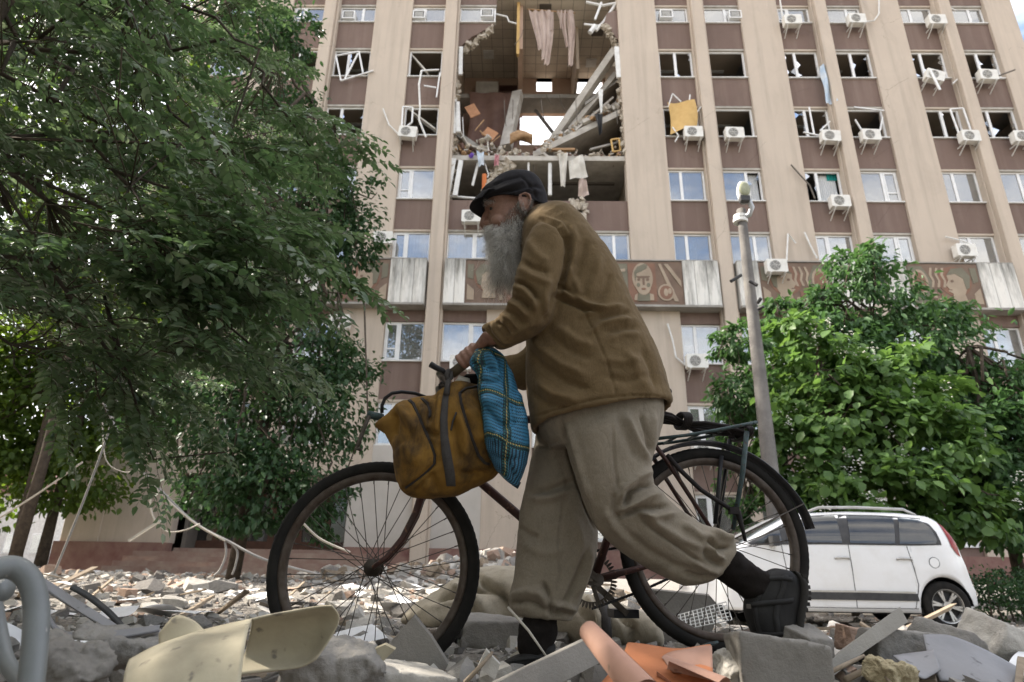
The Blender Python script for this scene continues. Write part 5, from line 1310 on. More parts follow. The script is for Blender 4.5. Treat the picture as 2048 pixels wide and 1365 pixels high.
# ================================================================== bicycle
M_frame = simple('rusty_maroon_paint', (.062,.022,.019), (.038,.02,.016), .5, .1, 18, 90, .35, .002, .4, (60, .62, (.13,.06,.035)))
M_steel = simple('dull_steel', (.11,.10,.09), (.06,.048,.038), .5, .7, 25, 120, .3, .001)
M_rimm = simple('worn_rim', (.115,.098,.085), (.06,.042,.032), .55, .5, 22, 120, .35, .001)
M_tealp = simple('chipped_teal_paint', (.055,.088,.088), (.03,.045,.048), .6, .1, 40, 120, .4, .001, .3, (90, .6, (.05,.035,.03)))
M_blackp = simple('black_enamel', (.016,.017,.022), (.03,.028,.028), .35, .1, 14, 100, .2, .001)
M_grip = simple('worn_grip', (.13,.105,.07), (.08,.065,.045), .7, 0, 20, 120, .3, .001)
M_cord = simple('rubber_cord', (.018,.016,.017), (.032,.027,.026), .75, 0, 30, 150, .3, .001)
hubF, hubR = W(748, 1136, 2.23), W(1430, 1092, 2.39)
bike = thing('bicycle', 'old maroon bicycle with a rear rack pushed over the rubble', 'bicycle', ((hubF.x+hubR.x)/2, 2.31, 0))
eB = (hubR-hubF); eB.z = 0; eB.normalize(); nB = V(eB.y, -eB.x, 0)      # nB points to the camera side
if nB.y > 0: nB = -nB
R_T = .350
def wheel(hub, ex, ez, ny, nsp=36, seed=1):
    """wheel in the plane ex/ez with axle ny"""
    P = lambda r, a, y: hub + ex*(r*math.cos(a)) + ez*(r*math.sin(a)) + ny*y
    N = 96; ty = MB()
    prof = [(R_T-.042, .014), (R_T-.028, .0195), (R_T-.012, .0195), (R_T-.002, .010), (R_T, 0), (R_T-.002, -.010), (R_T-.012, -.0195), (R_T-.028, -.0195), (R_T-.042, -.014)]
    rings = []
    for k in range(N*2):
        a = math.pi*k/N; kb = .0012 if k % 2 else 0
        rings.append([P(r - (kb if r > R_T-.012 else 0), a, y) for r, y in prof])
    ty.loft(rings, 0, False, True); o = ty.obj('wheel', M_rub, bike, True)
    rm = MB(); pr = [(R_T-.040, .0155), (R_T-.048, .0165), (R_T-.062, .014), (R_T-.066, .005), (R_T-.066, -.005), (R_T-.062, -.014), (R_T-.048, -.0165), (R_T-.040, -.0155)]
    rm.loft([[P(r, 2*math.pi*k/N, y) for r, y in pr] for k in range(N)], 0, False, True); rm.obj('rim', M_rimm, o, True)
    hb = MB(); hb.tube([P(0, 0, -.055), P(0, 0, -.034), P(0, 0, -.033), P(0, 0, -.028), P(0, 0, -.027), P(0, 0, .027), P(0, 0, .028), P(0, 0, .033), P(0, 0, .034), P(0, 0, .055)], [.006, .006, .028, .028, .015, .015, .028, .028, .006, .006], 16); hb.obj('hub', M_steel, o, True)
    for k in range(nsp):
        sgn = 1 if k % 2 else -1; a = 2*math.pi*(k+.5)/nsp; da = (.95 if (k//2) % 2 else -.95)
        m = MB(); m.tube([P(.026, a+da, sgn*.031), P(R_T-.065, a, sgn*.004)], .0016, 5, 0, False)
        m.tube([P(R_T-.078, a, sgn*.005), P(R_T-.065, a, sgn*.004)], .0026, 5, 0, False); m.obj('spoke', M_steel, o)
    return o
psi = math.radians(2); eF = V(math.cos(psi), math.sin(psi), 0)
wheel(hubF, eF, V(0, 0, 1), V(math.sin(psi), -math.cos(psi), 0))
wheel(hubR, eB, V(0, 0, 1), nB)
def bt(px, py, off=0.0):
    """point of the bicycle's middle plane seen at px,py, moved off metres toward the camera"""
    r = ray(px, py); o = V(0, 0, CAMZ); t = (hubF-o).dot(nB)/r.dot(nB); return o + r*t + nB*off
def btube(name, pts, r, mat, n=10, parent=bike):
    return MB().tube(pts, r, n).obj(name, mat, parent, True)
BB = bt(1188, 1160); SC = bt(1283, 862); HT, HBm = bt(889, 790), bt(857, 905)
btube('head_tube', [HT, HBm], .019, M_frame, 14)
btube('top_tube', [bt(884, 822), SC], .0145, M_frame, 12)
btube('down_tube', [bt(862, 880), BB], .0155, M_frame, 12)
btube('seat_tube', [BB, bt(1296, 832)], .0145, M_frame, 12)
btube('seat_post', [bt(1296, 834), bt(1270, 812)], .0125, M_steel, 10)
for s in (-1, 1):
    btube('chainstay', [BB+nB*s*.03, BB.lerp(hubR, .3)+nB*s*.045, hubR+nB*s*.055], [.011, .010, .008], M_frame)
    btube('seat_stay', [SC+nB*s*.02, SC.lerp(hubR, .3)+nB*s*.05, hubR+nB*s*.056], [.009, .0085, .007], M_frame)
    w_ = -1 if s < 0 else 1
    btube('fork_blade', [HBm+nB*s*.02+V(0,0,-.01), bt(846, 985, s*.045), bt(832, 1030, s*.052), bt(806, 1080, s*.055), bt(775, 1116, s*.055), hubF+nB*s*.052], [.014, .014, .0125, .011, .009, .0075], M_frame)
MB().tube([HBm+nB*.055, HBm-nB*.055], .016, 10).obj('fork_crown', M_frame, bike)
# handlebar: swept-back bar with worn grips
st = bt(893, 770); gripA, gripB = W(899, 752, 2.02), W(985, 684, 1.99)
btube('stem', [HT, st, st+V(-.02, 0, .01)], .012, M_steel)
def mirror(p): return p - nB*2*(p-st).dot(nB)
hb = [st, st+nB*.10+V(-.03, 0, .012), st.lerp(gripA, .75)+nB*.03+V(-.02, 0, .01), gripA, gripB]
btube('handlebar', [mirror(p) for p in hb[::-1]] + hb, .0105, M_steel, 10)
btube('grip', [gripA.lerp(gripB, .05), gripB], .0165, M_grip, 12)
btube('grip', [mirror(gripA.lerp(gripB, .05)), mirror(gripB)], .0165, M_grip, 12)
# brake rod and lamp bracket ahead of the bag, brake cable
btube('lamp_bracket', [W(765, 836, 2.15), W(736, 829, 2.12)], .014, M_tealp, 8)
btube('bracket_rod', [W(739, 832, 2.11), W(727, 862, 2.11), W(716, 893, 2.11), W(714, 898, 2.11), W(722, 900, 2.11)], .006, M_steel, 8)
cb_ = [W(764, 826, 2.14), W(764, 812, 2.14), W(770, 797, 2.14), W(784, 787, 2.14), W(803, 784, 2.14), W(830, 787, 2.16), W(858, 797, 2.2), W(885, 800, 2.25)]
btube('brake_cable', cb_, .0065, M_blackp, 8)
btube('brake_lever', [W(861, 729, 2.0), W(873, 736, 2.0), W(886, 742, 2.0), W(893, 750, 2.01)], [.011, .010, .009, .008], M_blackp, 8)
# saddle
sc_ = bt(1262, 806)
def sad(u, v):
    a = u*2*math.pi; w = (.03+.085*ss(.35, .95, v)); x = -.15+.27*v; return sc_ + eB*x + nB*(w*math.cos(a)) + V(0, 0, .03*math.sin(a)+(.02 if v > .8 else 0))
MB().grid(sad, 16, 12, 0, True).obj('saddle', M_blackp, bike, True)
# transmission
cs = -nB*.045
ch = MB(); N = 44
P2 = lambda r, a: BB + cs + eB*(r*math.cos(a)) + V(0, 0, r*math.sin(a))
for k in range(N):
    a0, a1, a2 = 2*math.pi*k/N, 2*math.pi*(k+.5)/N, 2*math.pi*(k+1)/N
    ch.prism([P2(.072, a0), P2(.089, a0+.03), P2(.096, a1), P2(.089, a2-.03), P2(.072, a2)], nB*.004)
for k in range(5): ch.bar(P2(.02, 2*math.pi*k/5), P2(.075, 2*math.pi*k/5), .014, .004, 0, tuple(nB))
ch.tube([BB-nB*.06, BB+nB*.06], .02, 14); ch.obj('chainring', M_steel, bike)
pd = BB + cs*1.4 + eB*.13 + V(0, 0, -.11); MB().bar(BB+cs*1.4, pd, .02, .012, 0, tuple(nB)).obj('crank', M_steel, bike)
MB().obox(pd-nB*.05, (.045, .045, .014), (eB, nB, V(0,0,1))).obj('pedal', M_blackp, bike)
pd2 = BB - cs*1.4 - eB*.13 + V(0, 0, .11); MB().bar(BB-cs*1.4, pd2, .02, .012, 0, tuple(nB)).obj('crank', M_steel, bike)
MB().obox(pd2+nB*.05, (.045, .045, .014), (eB, nB, V(0,0,1))).obj('pedal', M_blackp, bike)
hs = hubR - nB*.045; chn = MB(); up_a, lo_a = BB+cs+V(0,0,.093), BB+cs+V(0,0,-.093); up_b, lo_b = hs+V(0,0,.036), hs+V(0,0,-.036)
path = []
for a, b in ((up_a, up_b), (lo_b, lo_a)):
    n = int((b-a).length/.0127)
    for i in range(n): 
        p, q = a.lerp(b, i/n), a.lerp(b, (i+1)/n); sg = V(0, 0, -.012*math.sin(math.pi*i/n)) if a is lo_b else V(0, 0, 0)
        chn.bar(p+sg, q+sg, .0045 if i % 2 else .007, .0085, 0, (0, 0, 1))
        if i % 2 == 0: chn.tube([p+sg-nB*.004, p+sg+nB*.004], .0055, 6)
chn.obj('chain', M_blackp, bike)['kind'] = 'stuff'
MB().tube([hs-nB*.006, hs+nB*.006], .038, 18).obj('sprocket', M_steel, bike)
# mudguard with its stays
mg = MB(); rings = []
for k in range(41):
    a = math.radians(160-150*k/40); R_ = .378 + (.012*ss(30, 40, k))
    ring = []
    for q in range(7):
        b = -1+2*q/6; ring.append(hubR + eB*((R_-.012*b*b)*math.cos(a)) + V(0, 0, (R_-.012*b*b)*math.sin(a)) + nB*(.03*b))
    rings.append(ring + [p + (hubR-p).normalized()*.0025 for p in ring[::-1]])
mg.loft(rings, 0, True); mg.obj('mudguard', M_blackp, bike, True)
btube('mudguard_stay', [hubR+nB*.06, hubR+eB*.375*math.cos(.42)+V(0,0,.375*math.sin(.42))+nB*.03], .0025, M_steel, 6)
# rear rack and lashed cords
for s in (-1, 1):
    btube('rack_rail', [bt(1305, 884, s*.06), bt(1360, 878, s*.065), bt(1420, 868, s*.07), bt(1470, 858, s*.07), bt(1500, 851, s*.055)], .0062, M_tealp, 8)
    btube('rack_stay', [bt(1476, 872, s*.072), bt(1467, 950, s*.075), bt(1450, 1062, s*.065)], [.0095, .0095, .008], M_tealp if s > 0 else M_blackp, 8)
for px in (1340, 1390, 1440, 1492):
    py = 881-(px-1340)*.18; btube('rack_crossbar', [bt(px, py, -.066), bt(px, py, .066)], .006, M_tealp, 6)
btube('frame_strut', [bt(1436, 915, .03), bt(1420, 1050, .045)], .008, M_blackp, 8)
rc = random.Random(6)
cords = thing('lashing_cords', 'black rubber cords knotted along the rear rack of the bicycle', 'cord', bt(1400, 850))
for k in range(11):
    o1, o2 = rc.uniform(-.06, .07), rc.uniform(-.06, .07); d1 = rc.uniform(-8, 8)
    m = MB(); m.tube([bt(1300, 826+d1, o1), bt(1335, 835+d1*.9, o1), bt(1366, 848+d1*.3, (o1+o2)/2*.4), bt(1400, 853+d1*.6, o2), bt(1445, 860+d1*.7, o2), bt(1482, 868+d1*.5, o1*.8), bt(1486, 874, o1*.5)], [.0065, .0065, .006, .0065, .0065, .006, .005], 7); m.obj('cord', M_cord, cords, True)
for k in range(5):
    m = MB(); c = bt(1364, 846, .01); m.tube([c + eB*(.006*(k-2)) + nB*(.055*math.cos(a)) + V(0, 0, .028*math.sin(a)+.004) for a in [2*math.pi*j/14 for j in range(14)]], .006, 6, 0, False, True); m.obj('knot', M_cord, cords, True)
for k in range(3):
    m = MB(); c = bt(1482, 868, .0); m.tube([c + eB*(.008*(k-1)) + nB*(.08*math.cos(a)) + V(0, 0, .022*math.sin(a)) for a in [2*math.pi*j/14 for j in range(14)]], .006, 6, 0, False, True); m.obj('cord', M_cord, cords, True)
m = MB(); m.tube([bt(1325, 915, .05), bt(1345, 945, .07), bt(1385, 985, .075), bt(1440, 1022, .08), bt(1455, 1030, .085), bt(1463, 1060, .085), bt(1470, 1085, .08)], [.008, .0085, .008, .008, .012, .007, .006], 8); m.obj('cord', M_cord, cords, True)
MB().obox(bt(1447, 1026, .083), (.016, .013, .012)).obj('knot', M_cord, cords)
# ================================================================== the man
def ringpx(ax, ay, bx, by, Y, hd, n=22, pw=2.3):
    """oval cross-section: a and b are its two edges in the photo, Y its distance, hd its half depth"""
    A, B = W(ax, ay, Y), W(bx, by, Y); c = (A+B)/2; h = (B-A)/2; out = []
    for k in range(n):
        t = 2*math.pi*k/n; ct, st_ = math.cos(t), math.sin(t)
        out.append(c + h*(math.copysign(abs(ct)**(2/pw), ct)) + V(0, hd, 0)*(math.copysign(abs(st_)**(2/pw), st_)))
    return out
def secloft(m, secs, n=22, pw=2.3, sub=3, close=True):
    """loft through sections with smooth interpolation between them"""
    S = [np.array(s, dtype=float) for s in secs]; out = []
    for i in range(len(S)-1):
        p0, p1, p2, p3 = S[max(0, i-1)], S[i], S[i+1], S[min(len(S)-1, i+2)]
        for k in range(sub):
            t = k/sub; out.append(.5*((2*p1)+(p2-p0)*t+(2*p0-5*p1+4*p2-p3)*t*t+(3*p1-p0-3*p2+p3)*t**3))
    out.append(S[-1])
    m.loft([ringpx(*s[:5], max(.002, s[5]), n, pw) for s in out], 0, close)
def ellipsoid(m, c, r, n=14, ax=None):
    ax = ax or (V(1,0,0), V(0,1,0), V(0,0,1)); rings = []
    for j in range(1, n):
        ph = math.pi*j/n; rings.append([V(c)+ax[0]*r[0]*math.sin(ph)*math.cos(2*math.pi*k/n)+ax[1]*r[1]*math.sin(ph)*math.sin(2*math.pi*k/n)+ax[2]*r[2]*math.cos(ph) for k in range(n)])
    m.loft(rings, 0, True)
def solidify_union(m, voxel, smooth_it, name, mat, parent):
    """fuse the overlapping closed shapes of m into one continuous skin"""
    me = m.mesh(name+'_raw', mat); o = bpy.data.objects.new(name+'_raw', me); COL.objects.link(o)
    import bmesh
    bm = bmesh.new(); bm.from_mesh(me); bmesh.ops.recalc_face_normals(bm, faces=bm.faces[:]); bm.to_mesh(me); bm.free()
    md = o.modifiers.new('r', 'REMESH'); md.mode = 'VOXEL'; md.voxel_size = voxel; md.use_smooth_shade = True
    sm = o.modifiers.new('s', 'SMOOTH'); sm.factor = .5; sm.iterations = smooth_it
    dg = bpy.context.evaluated_depsgraph_get(); dg.update()
    out = bpy.data.meshes.new_from_object(o.evaluated_get(dg)); out.name = name
    bpy.data.objects.remove(o, do_unlink=True)
    if not out.materials: out.materials.append(mat)
    out.polygons.foreach_set('use_smooth', [True]*len(out.polygons))
    return link(name, out, parent)
RTn, UPn, FWn = np.array(rt), np.array(up), np.array(fw)
def project(co):
    d = co - np.array([0, 0, CAMZ]); z = d@FWn
    return np.stack([1024+FPX*(d@RTn)/z, 682.5-FPX*(d@UPn)/z], 1)
def fold(o, folds, ymax=2.2, cap=.02):
    """raise or sink creases along lines drawn on the visible side; folds = (points, height m, width px)"""
    me = o.data; n = len(me.vertices); co = np.empty(n*3); me.vertices.foreach_get('co', co); co = co.reshape(-1, 3)
    no = np.empty(n*3); me.vertices.foreach_get('normal', no); no = no.reshape(-1, 3)
    px = project(co); disp = np.zeros(n); face = np.clip(.35 - no[:, 1], 0, 1)
    for pts, h, w in folds:
        best = np.full(n, 1e9); tt = np.zeros(n); tot = 0; segs = []
        for a, b in zip(pts, pts[1:]):
            L = math.hypot(b[0]-a[0], b[1]-a[1]); segs.append((a, b, L, tot)); tot += L
        for a, b, L, s0 in segs:
            d = np.array([b[0]-a[0], b[1]-a[1]])/max(L, 1e-6); r = px-np.array(a)
            t = np.clip(r@d, 0, L); q = np.hypot(*(r-t[:, None]*d).T)
            m_ = q < best; best[m_] = q[m_]; tt[m_] = (s0+t[m_])/tot
        taper = np.clip(np.minimum(tt, 1-tt)*5+.25, 0, 1)
        disp += 2.1*h*np.exp(-(best/(w*.85))**2)*taper
    disp = np.clip(disp, -cap, cap)*np.clip(face, 0, 1)
    co += no*disp[:, None]; me.vertices.foreach_set('co', co.ravel()); me.update()
def rumple(o, amp, sc, stretch=(1, 1, 1)):
    me = o.data; n = len(me.vertices); co = np.empty(n*3); me.vertices.foreach_get('co', co); co = co.reshape(-1, 3)
    no = np.empty(n*3); me.vertices.foreach_get('normal', no); no = no.reshape(-1, 3)
    d = np.array([mnoise.noise((p[0]*sc*stretch[0], p[1]*sc*stretch[1], p[2]*sc*stretch[2])) + .5*mnoise.noise((p[0]*sc*2.3, p[1]*sc*2.3, p[2]*sc*2.1)) for p in co])
    co += no*(d*amp)[:, None]; me.vertices.foreach_set('co', co.ravel()); me.update()

def garment(name, c, c2, stain, sc, weave, soil=None):
    t = NT(name)
    col = t.mix(t.ramp(t.noise(sc, 6, .62), [(.34, (0,0,0)), (.68, (1,1,1))]), c, c2)
    col = t.mix(t.ramp(t.noise(sc*2.2, 5, .6, None, .4), [(.60, (0,0,0)), (.74, (.75,.75,.75))]), col, stain)
    col = t.mix(t.ramp(t.noise(55, 5, .7), [(.38, (0,0,0)), (.68, (.22,.22,.22))]), col, tuple(x*1.4 for x in c)); col = t.mix(t.ramp(t.noise(24, 6, .7), [(.52, (0,0,0)), (.72, (.3,.3,.3))]), col, tuple(x*.5 for x in c))
    th = t.noise(weave, 2, .5, t.mapping((1, 1, .35)))
    col = t.mix(t.ramp(th, [(.35, (0,0,0)), (.7, (.4,.4,.4))]), col, tuple(x*1.45 for x in c))
    rg = t.math('ABSOLUTE', t.math('SUBTRACT', t.noise(9, 4, .55, t.mapping((1.3, 1, .75), (0, .7, 0)), .8), .5)); b = t.bump(t.math('POWER', t.math('MULTIPLY', rg, 4.0), .6), .3, .006)
    b = t.bump(t.noise(30, 4, .6, t.mapping((1, 1, .7))), .14, .006, b); b = t.bump(th, .35, .0012, b)
    m = t.fin(col, .93, 0, b, .12); t.p.inputs['Sheen Weight'].default_value = .05 if c[0] > .08 else .0; t.p.inputs['Sheen Roughness'].default_value = .45
    return m
M_jack = garment('brown_cotton', (.136,.094,.049), (.103,.070,.036), (.058,.040,.023), 3.2, 420)
M_trou = garment('grey_beige_linen', (.215,.184,.143), (.162,.137,.105), (.085,.070,.053), 3.0, 520)
M_capm = garment('charcoal_wool', (.026,.025,.028), (.018,.017,.019), (.036,.034,.034), 9, 700)
M_sock = garment('dark_knit', (.014,.011,.010), (.009,.008,.007), (.022,.018,.017), 12, 500)
M_shoe = simple('scuffed_black_leather', (.014,.0135,.014), (.026,.025,.024), .6, 0, 20, 120, .3, .002)
M_sole = simple('shoe_sole', (.022,.021,.02), (.04,.037,.034), .85, 0, 20, 90, .4, .002)
t = NT('weathered_skin')
col = t.mix(t.ramp(t.noise(28, 5, .6), [(.35, (0,0,0)), (.7, (1,1,1))]), (.285,.158,.112), (.20,.103,.072))
col = t.mix(t.ramp(t.noise(120, 3, .6), [(.55, (0,0,0)), (.75, (.5,.5,.5))]), col, (.11,.05,.035))
M_skin = t.fin(col, .5, 0, t.bump(t.noise(160, 4, .65, t.mapping((1, 1, 2.2))), .45, .003, t.bump(t.noise(45, 3), .3, .004)), .35)
t.p.inputs['Subsurface Weight'].default_value = .12; t.p.inputs['Subsurface Radius'].default_value = (.012, .005, .003)

person = thing('person', 'bearded person in flat cap and brown jacket pushing a bicycle through rubble', 'person', (.08, 2.03, 0))
# ---- body: one continuous skin from head to feet
b = MB(); YH = 2.03
secloft(b, [(1005,362,1068,362,YH,.045), (985,375,1084,376,YH,.068), (976,392,1090,396,YH,.076), (973,408,1088,414,YH,.077), (978,422,1080,424,YH,.071), (977,438,1072,438,YH,.069), (977,455,1064,452,YH,.066), (978,470,1058,464,YH,.06), (984,486,1050,476,YH,.046), (1000,496,1040,484,YH,.03)], 24, 2.2)
secloft(b, [(1030,440,1086,412,YH,.055), (1036,462,1092,426,YH,.056), (1046,482,1106,444,YH,.062), (1060,505,1130,470,YH,.08)], 20)
def nose(m):
    m.tube([W(979,414,YH), W(973,428,YH), W(968,442,YH), W(966.5,449,YH), W(972,456,YH), W(979,456,YH)], [.010, .0115, .0145, .0155, .012, .01], 12)
    for s in (-1, 1): ellipsoid(m, W(974.5, 451, YH)+V(0, s*.0135, 0), (.011, .009, .010), 10)
nose(b)
def near(px, py, d, s):
    """point of the head seen at px,py on its near side (d metres toward the camera), or its mirror image"""
    p = W(px, py, YH-d); return p if s < 0 else V(p.x, YH+d, p.z)
for s in (-1, 1):
    b.tube([near(973,410,.006,s), near(975,407,.03,s), near(986,409,.056,s)], [.010, .0115, .008], 10)     # brow
    ellipsoid(b, near(997,444,.046,s), (.030, .022, .026), 12)                                             # cheek
    b.tube([near(979,421,.022,s), near(983,424,.034,s), near(994,422,.050,s)], [.005, .0065, .004], 8)      # lower lid
    b.tube([near(978,414,.022,s), near(982,412,.034,s), near(993,414,.050,s)], [.005, .0065, .004], 8)      # upper lid
    ec = near(1048, 408, .078, s); e_x, e_z = V(1, 0, 0), V(0, 0, 1)
    loop = [(-.004,-.036),(.010,-.030),(.020,-.010),(.024,.010),(.018,.030),(.002,.038),(-.014,.032),(-.019,.012),(-.013,-.004),(-.010,-.02)]
    b.tube([ec + e_x*x + e_z*z + V(0, s*(.010+.22*max(0, x)), 0) for x, z in loop], [.0065, .005, .0048, .0048, .005, .005, .005, .0045, .005, .0065], 8, 0, False, True)
    ellipsoid(b, ec+V(.002, s*.003, 0), (.019, .007, .030), 10)
    b.tube([ec+V(.006, s*.006, -.015), ec+V(.011, s*.008, 0), ec+V(.006, s*.006, .014)], .0035, 6)
# trunk, arms and legs inside the clothes
secloft(b, [(1055,480,1120,440,2.02,.10), (1062,540,1180,505,2.02,.16), (1072,640,1240,600,2.02,.155), (1085,740,1285,700,2.02,.15), (1100,830,1300,800,2.02,.15), (1120,880,1295,870,2.02,.13)], 18)
secloft(b, [(1085,455,1120,470,1.94,.04), (1062,500,1118,510,1.87,.045), (1048,560,1102,578,1.855,.042), (1038,610,1082,636,1.855,.04), (1010,640,1040,668,1.87,.034), (985,656,1006,684,1.905,.028), (966,668,982,692,1.935,.024)], 16)
secloft(b, [(1085,470,1125,480,2.12,.05), (1080,560,1125,570,2.22,.045), (1075,660,1115,690,2.26,.042), (1040,720,1055,760,2.33,.036), (1000,722,1010,752,2.38,.03), (978,712,984,738,2.40,.026)], 16)
secloft(b, [(1140,840,1290,835,1.95,.07), (1175,960,1280,950,1.94,.06), (1225,1050,1310,1010,1.93,.052), (1320,1110,1390,1065,1.94,.045), (1420,1145,1450,1100,1.94,.036), (1490,1195,1520,1145,1.95,.034), (1520,1200,1575,1160,1.95,.036), (1515,1250,1580,1245,1.95,.036), (1520,1280,1575,1280,1.95,.03)], 16)
secloft(b, [(1100,850,1215,850,2.11,.07), (1080,960,1180,960,2.12,.06), (1068,1050,1165,1055,2.12,.052), (1060,1150,1140,1150,2.12,.045), (1062,1230,1102,1238,2.11,.036), (1050,1290,1098,1300,2.1,.034), (1030,1315,1090,1325,2.1,.03)], 16)
# ---- hands: palm, four fingers round the grip, thumb
def hand(m, gA, gB, wrist, view, flip=1):
    ax = (gB-gA).normalized(); c0 = gA.lerp(gB, .30); n1 = view - ax*view.dot(ax); n1.normalize(); n2 = ax.cross(n1)*flip
    if n2.z < 0: n2 = -n2
    Q = lambda s, a, r: c0 + ax*s + (n2*math.cos(a)+n1*math.sin(a))*r
    kn = []
    for k in range(4):
        s = .004+.0205*k; r0 = (.0088, .0098, .0102, .0096)[k]; ln = (.85, .97, 1.0, .95)[k]
        path = [Q(s+.010, -.5, .034), Q(s+.004, .35, .036), Q(s, .95, .0335), Q(s-.001, 1.6, .0295), Q(s-.001, 2.3*ln, .0275), Q(s, 3.0*ln, .0265), Q(s+.001, 3.7*ln, .026)]
        m.tube(path, [r0*1.02, r0*1.16, r0, r0*.98, r0*1.02, r0*.92, r0*.72], 10); kn.append(path[0])
    pc = (kn[0]+kn[3])/2; wr = V(wrist)
    d = (wr-pc); side = (kn[3]-kn[0]).normalized(); nn = d.cross(side).normalized()
    rings = []
    for t_, w, th in ((-.12, .036, .010), (.05, .041, .0145), (.35, .039, .0165), (.65, .034, .018), (.9, .028, .020), (1.15, .025, .021)):
        cc = pc+d*t_; rings.append([cc + side*w*math.cos(a) + nn*th*math.sin(a) for a in [2*math.pi*k/14 for k in range(14)]])
    m.loft(rings, 0, True)
    m.tube([pc+d*.55+side*.026, Q(.094, -.2, .034), Q(.088, -1.0, .031), Q(.074, -1.6, .029), Q(.058, -1.9, .028)], [.015, .0135, .0115, .0105, .0085], 10)
hand(b, gripA, gripB, W(972, 678, 1.93), V(-.45, -.8, .45))
hand(b, mirror(gripA), mirror(gripB), W(980, 724, 2.41), V(-.45, .5, .6))
body_o = solidify_union(b, .0042, 3, 'body', M_skin, person)
for s in (-1, 1):
    ey = MB(); ellipsoid(ey, near(985, 418, .034, s), (.0095, .010, .0095), 12); e = ey.obj('eye', simple('shaded_eye_white', (.16,.13,.115), None, .2, 0, 5, 50, 0), person, True)  # eye white darkened: shade of the cap's peak put into its colour
    ir = MB(); ellipsoid(ir, near(982, 418, .038, s), (.0045, .006, .006), 10); ir.obj('iris', M_black, e, True)

# ---- jacket
j = MB()
secloft(j, [(1046,452,1088,419,2.03,.060), (1040,470,1116,422,2.03,.115), (1040,500,1152,441,2.03,.175), (1044,550,1202,502,2.03,.198), (1048,600,1234,547,2.03,.196), (1051,660,1262,614,2.03,.19), (1051,715,1291,667,2.03,.19), (1053,765,1319,728,2.03,.198), (1056,815,1337,792,2.03,.205), (1062,858,1342,812,2.03,.207),
            (1074,858,1332,814,2.03,.192), (1078,830,1326,788,2.03,.186)], 36, 2.35, 3)
secloft(j, [(1082,444,1122,448,1.95,.05), (1060,468,1137,474,1.885,.072), (1043,513,1136,522,1.865,.073), (1030,553,1122,575,1.855,.070), (1025,585,1112,614,1.855,.068), (1016,608,1098,648,1.86,.064), (1001,630,1068,671,1.87,.057), (985,644,1036,686,1.885,.050), (970,650,1012,698,1.905,.044), (963,657,996,697,1.92,.041), (966,661,993,692,1.92,.034), (985,655,1005,684,1.91,.030)], 26, 2.2, 3)
secloft(j, [(1085,460,1130,474,2.13,.06), (1075,560,1130,570,2.23,.062), (1070,650,1122,690,2.27,.06), (1045,700,1066,776,2.32,.05), (1014,712,1022,772,2.36,.044), (995,716,1000,756,2.385,.036)], 20, 2.2, 3)
# collar band
j.tube([V(*(ringpx(1042,458,1091,419,2.03,.064,20)[k])) for k in range(20)], .0085, 8, 0, False, True)
jacket = solidify_union(j, .0050, 4, 'jacket', M_jack, person)
C1 = lambda *p: [(880+x/2.73, 330+y/2.73) for x, y in p]
fold(jacket, [
    (C1((548,292),(640,330),(690,400),(702,470),(690,560),(665,650),(640,725)), -.0085, 4.5), (C1((720,330),(735,420),(728,520),(700,620),(690,690)), .006, 8),
    (C1((560,280),(660,318),(712,400)), .003, 3),
    (C1((640,722),(720,752),(800,788),(880,802)), -.010, 5), (C1((650,690),(720,720),(800,765),(900,785)), .009, 7), (C1((655,655),(700,690),(750,745),(775,770)), -.006, 5),
    (C1((1000,770),(920,780),(830,800),(780,830)), .007, 7), (C1((1040,800),(950,815),(860,840)), -.006, 5), (C1((1065,845),(960,850),(880,870),(820,920)), .006, 7), (C1((1085,885),(1000,890),(900,915)), -.005, 6), (C1((1100,930),(1000,925),(920,960)), .004, 8),
    (C1((800,400),(770,520),(735,640)), -.005, 10), (C1((870,480),(850,600),(800,720)), .006, 12), (C1((940,590),(900,690),(850,760)), -.006, 9), (C1((700,560),(740,650),(770,720)), .005, 8),
    (C1((780,790),(850,930),(905,1060),(945,1180),(965,1275)), -.0032, 2.2),
    (C1((490,930),(560,1010),(660,1090),(800,1150)), .006, 10), (C1((480,1010),(560,1100),(680,1180),(820,1230)), -.006, 9), (C1((520,1180),(620,1250),(760,1290)), .006, 11), (C1((490,1240),(580,1310),(690,1330)), -.005, 8), (C1((640,880),(740,960),(840,990)), .005, 10), (C1((600,930),(700,1010),(830,1060)), -.004, 9),
    (C1((1010,1010),(1080,1120),(1130,1240)), .005, 12), (C1((1100,1000),(1150,1110),(1190,1230)), -.005, 9), (C1((880,1060),(1000,1080),(1100,1060)), .004, 10), (C1((900,1150),(1020,1180),(1140,1150)), -.004, 9),
    (C1((490,1385),(620,1340),(760,1300),(900,1272),(1040,1258),(1180,1262),(1250,1285)), -.0035, 2.2),
    (C1((470,400),(520,480),(590,540)), .004, 10), (C1((440,520),(500,560),(600,590)), -.005, 7), (C1((425,560),(500,610),(600,650)), .005, 8),
    (C1((395,640),(450,645),(500,680),(540,740)), -.009, 5), (C1((400,665),(460,690),(510,750),(520,800)), .008, 6), (C1((380,715),(440,735),(500,790)), -.008, 5), (C1((370,750),(430,780),(480,830)), .007, 6), (C1((350,790),(410,815),(460,870)), -.006, 5), (C1((330,815),(390,850),(430,900)), .005, 5), (C1((300,850),(350,890),(385,940)), -.006, 4.5),
    (C1((600,620),(570,720),(590,830)), .006, 9), (C1((630,700),(600,790),(560,860)), -.005, 7), (C1((520,860),(450,900),(380,940)), .004, 6),
    (C1((262,868),(275,920),(330,985),(362,1000)), -.005, 3.2), (C1((285,862),(300,905),(350,965),(380,975)), .005, 4)], 2.3, .022)
rumple(jacket, .0032, 11, (1, 1, .8)); rumple(jacket, .0012, 34)

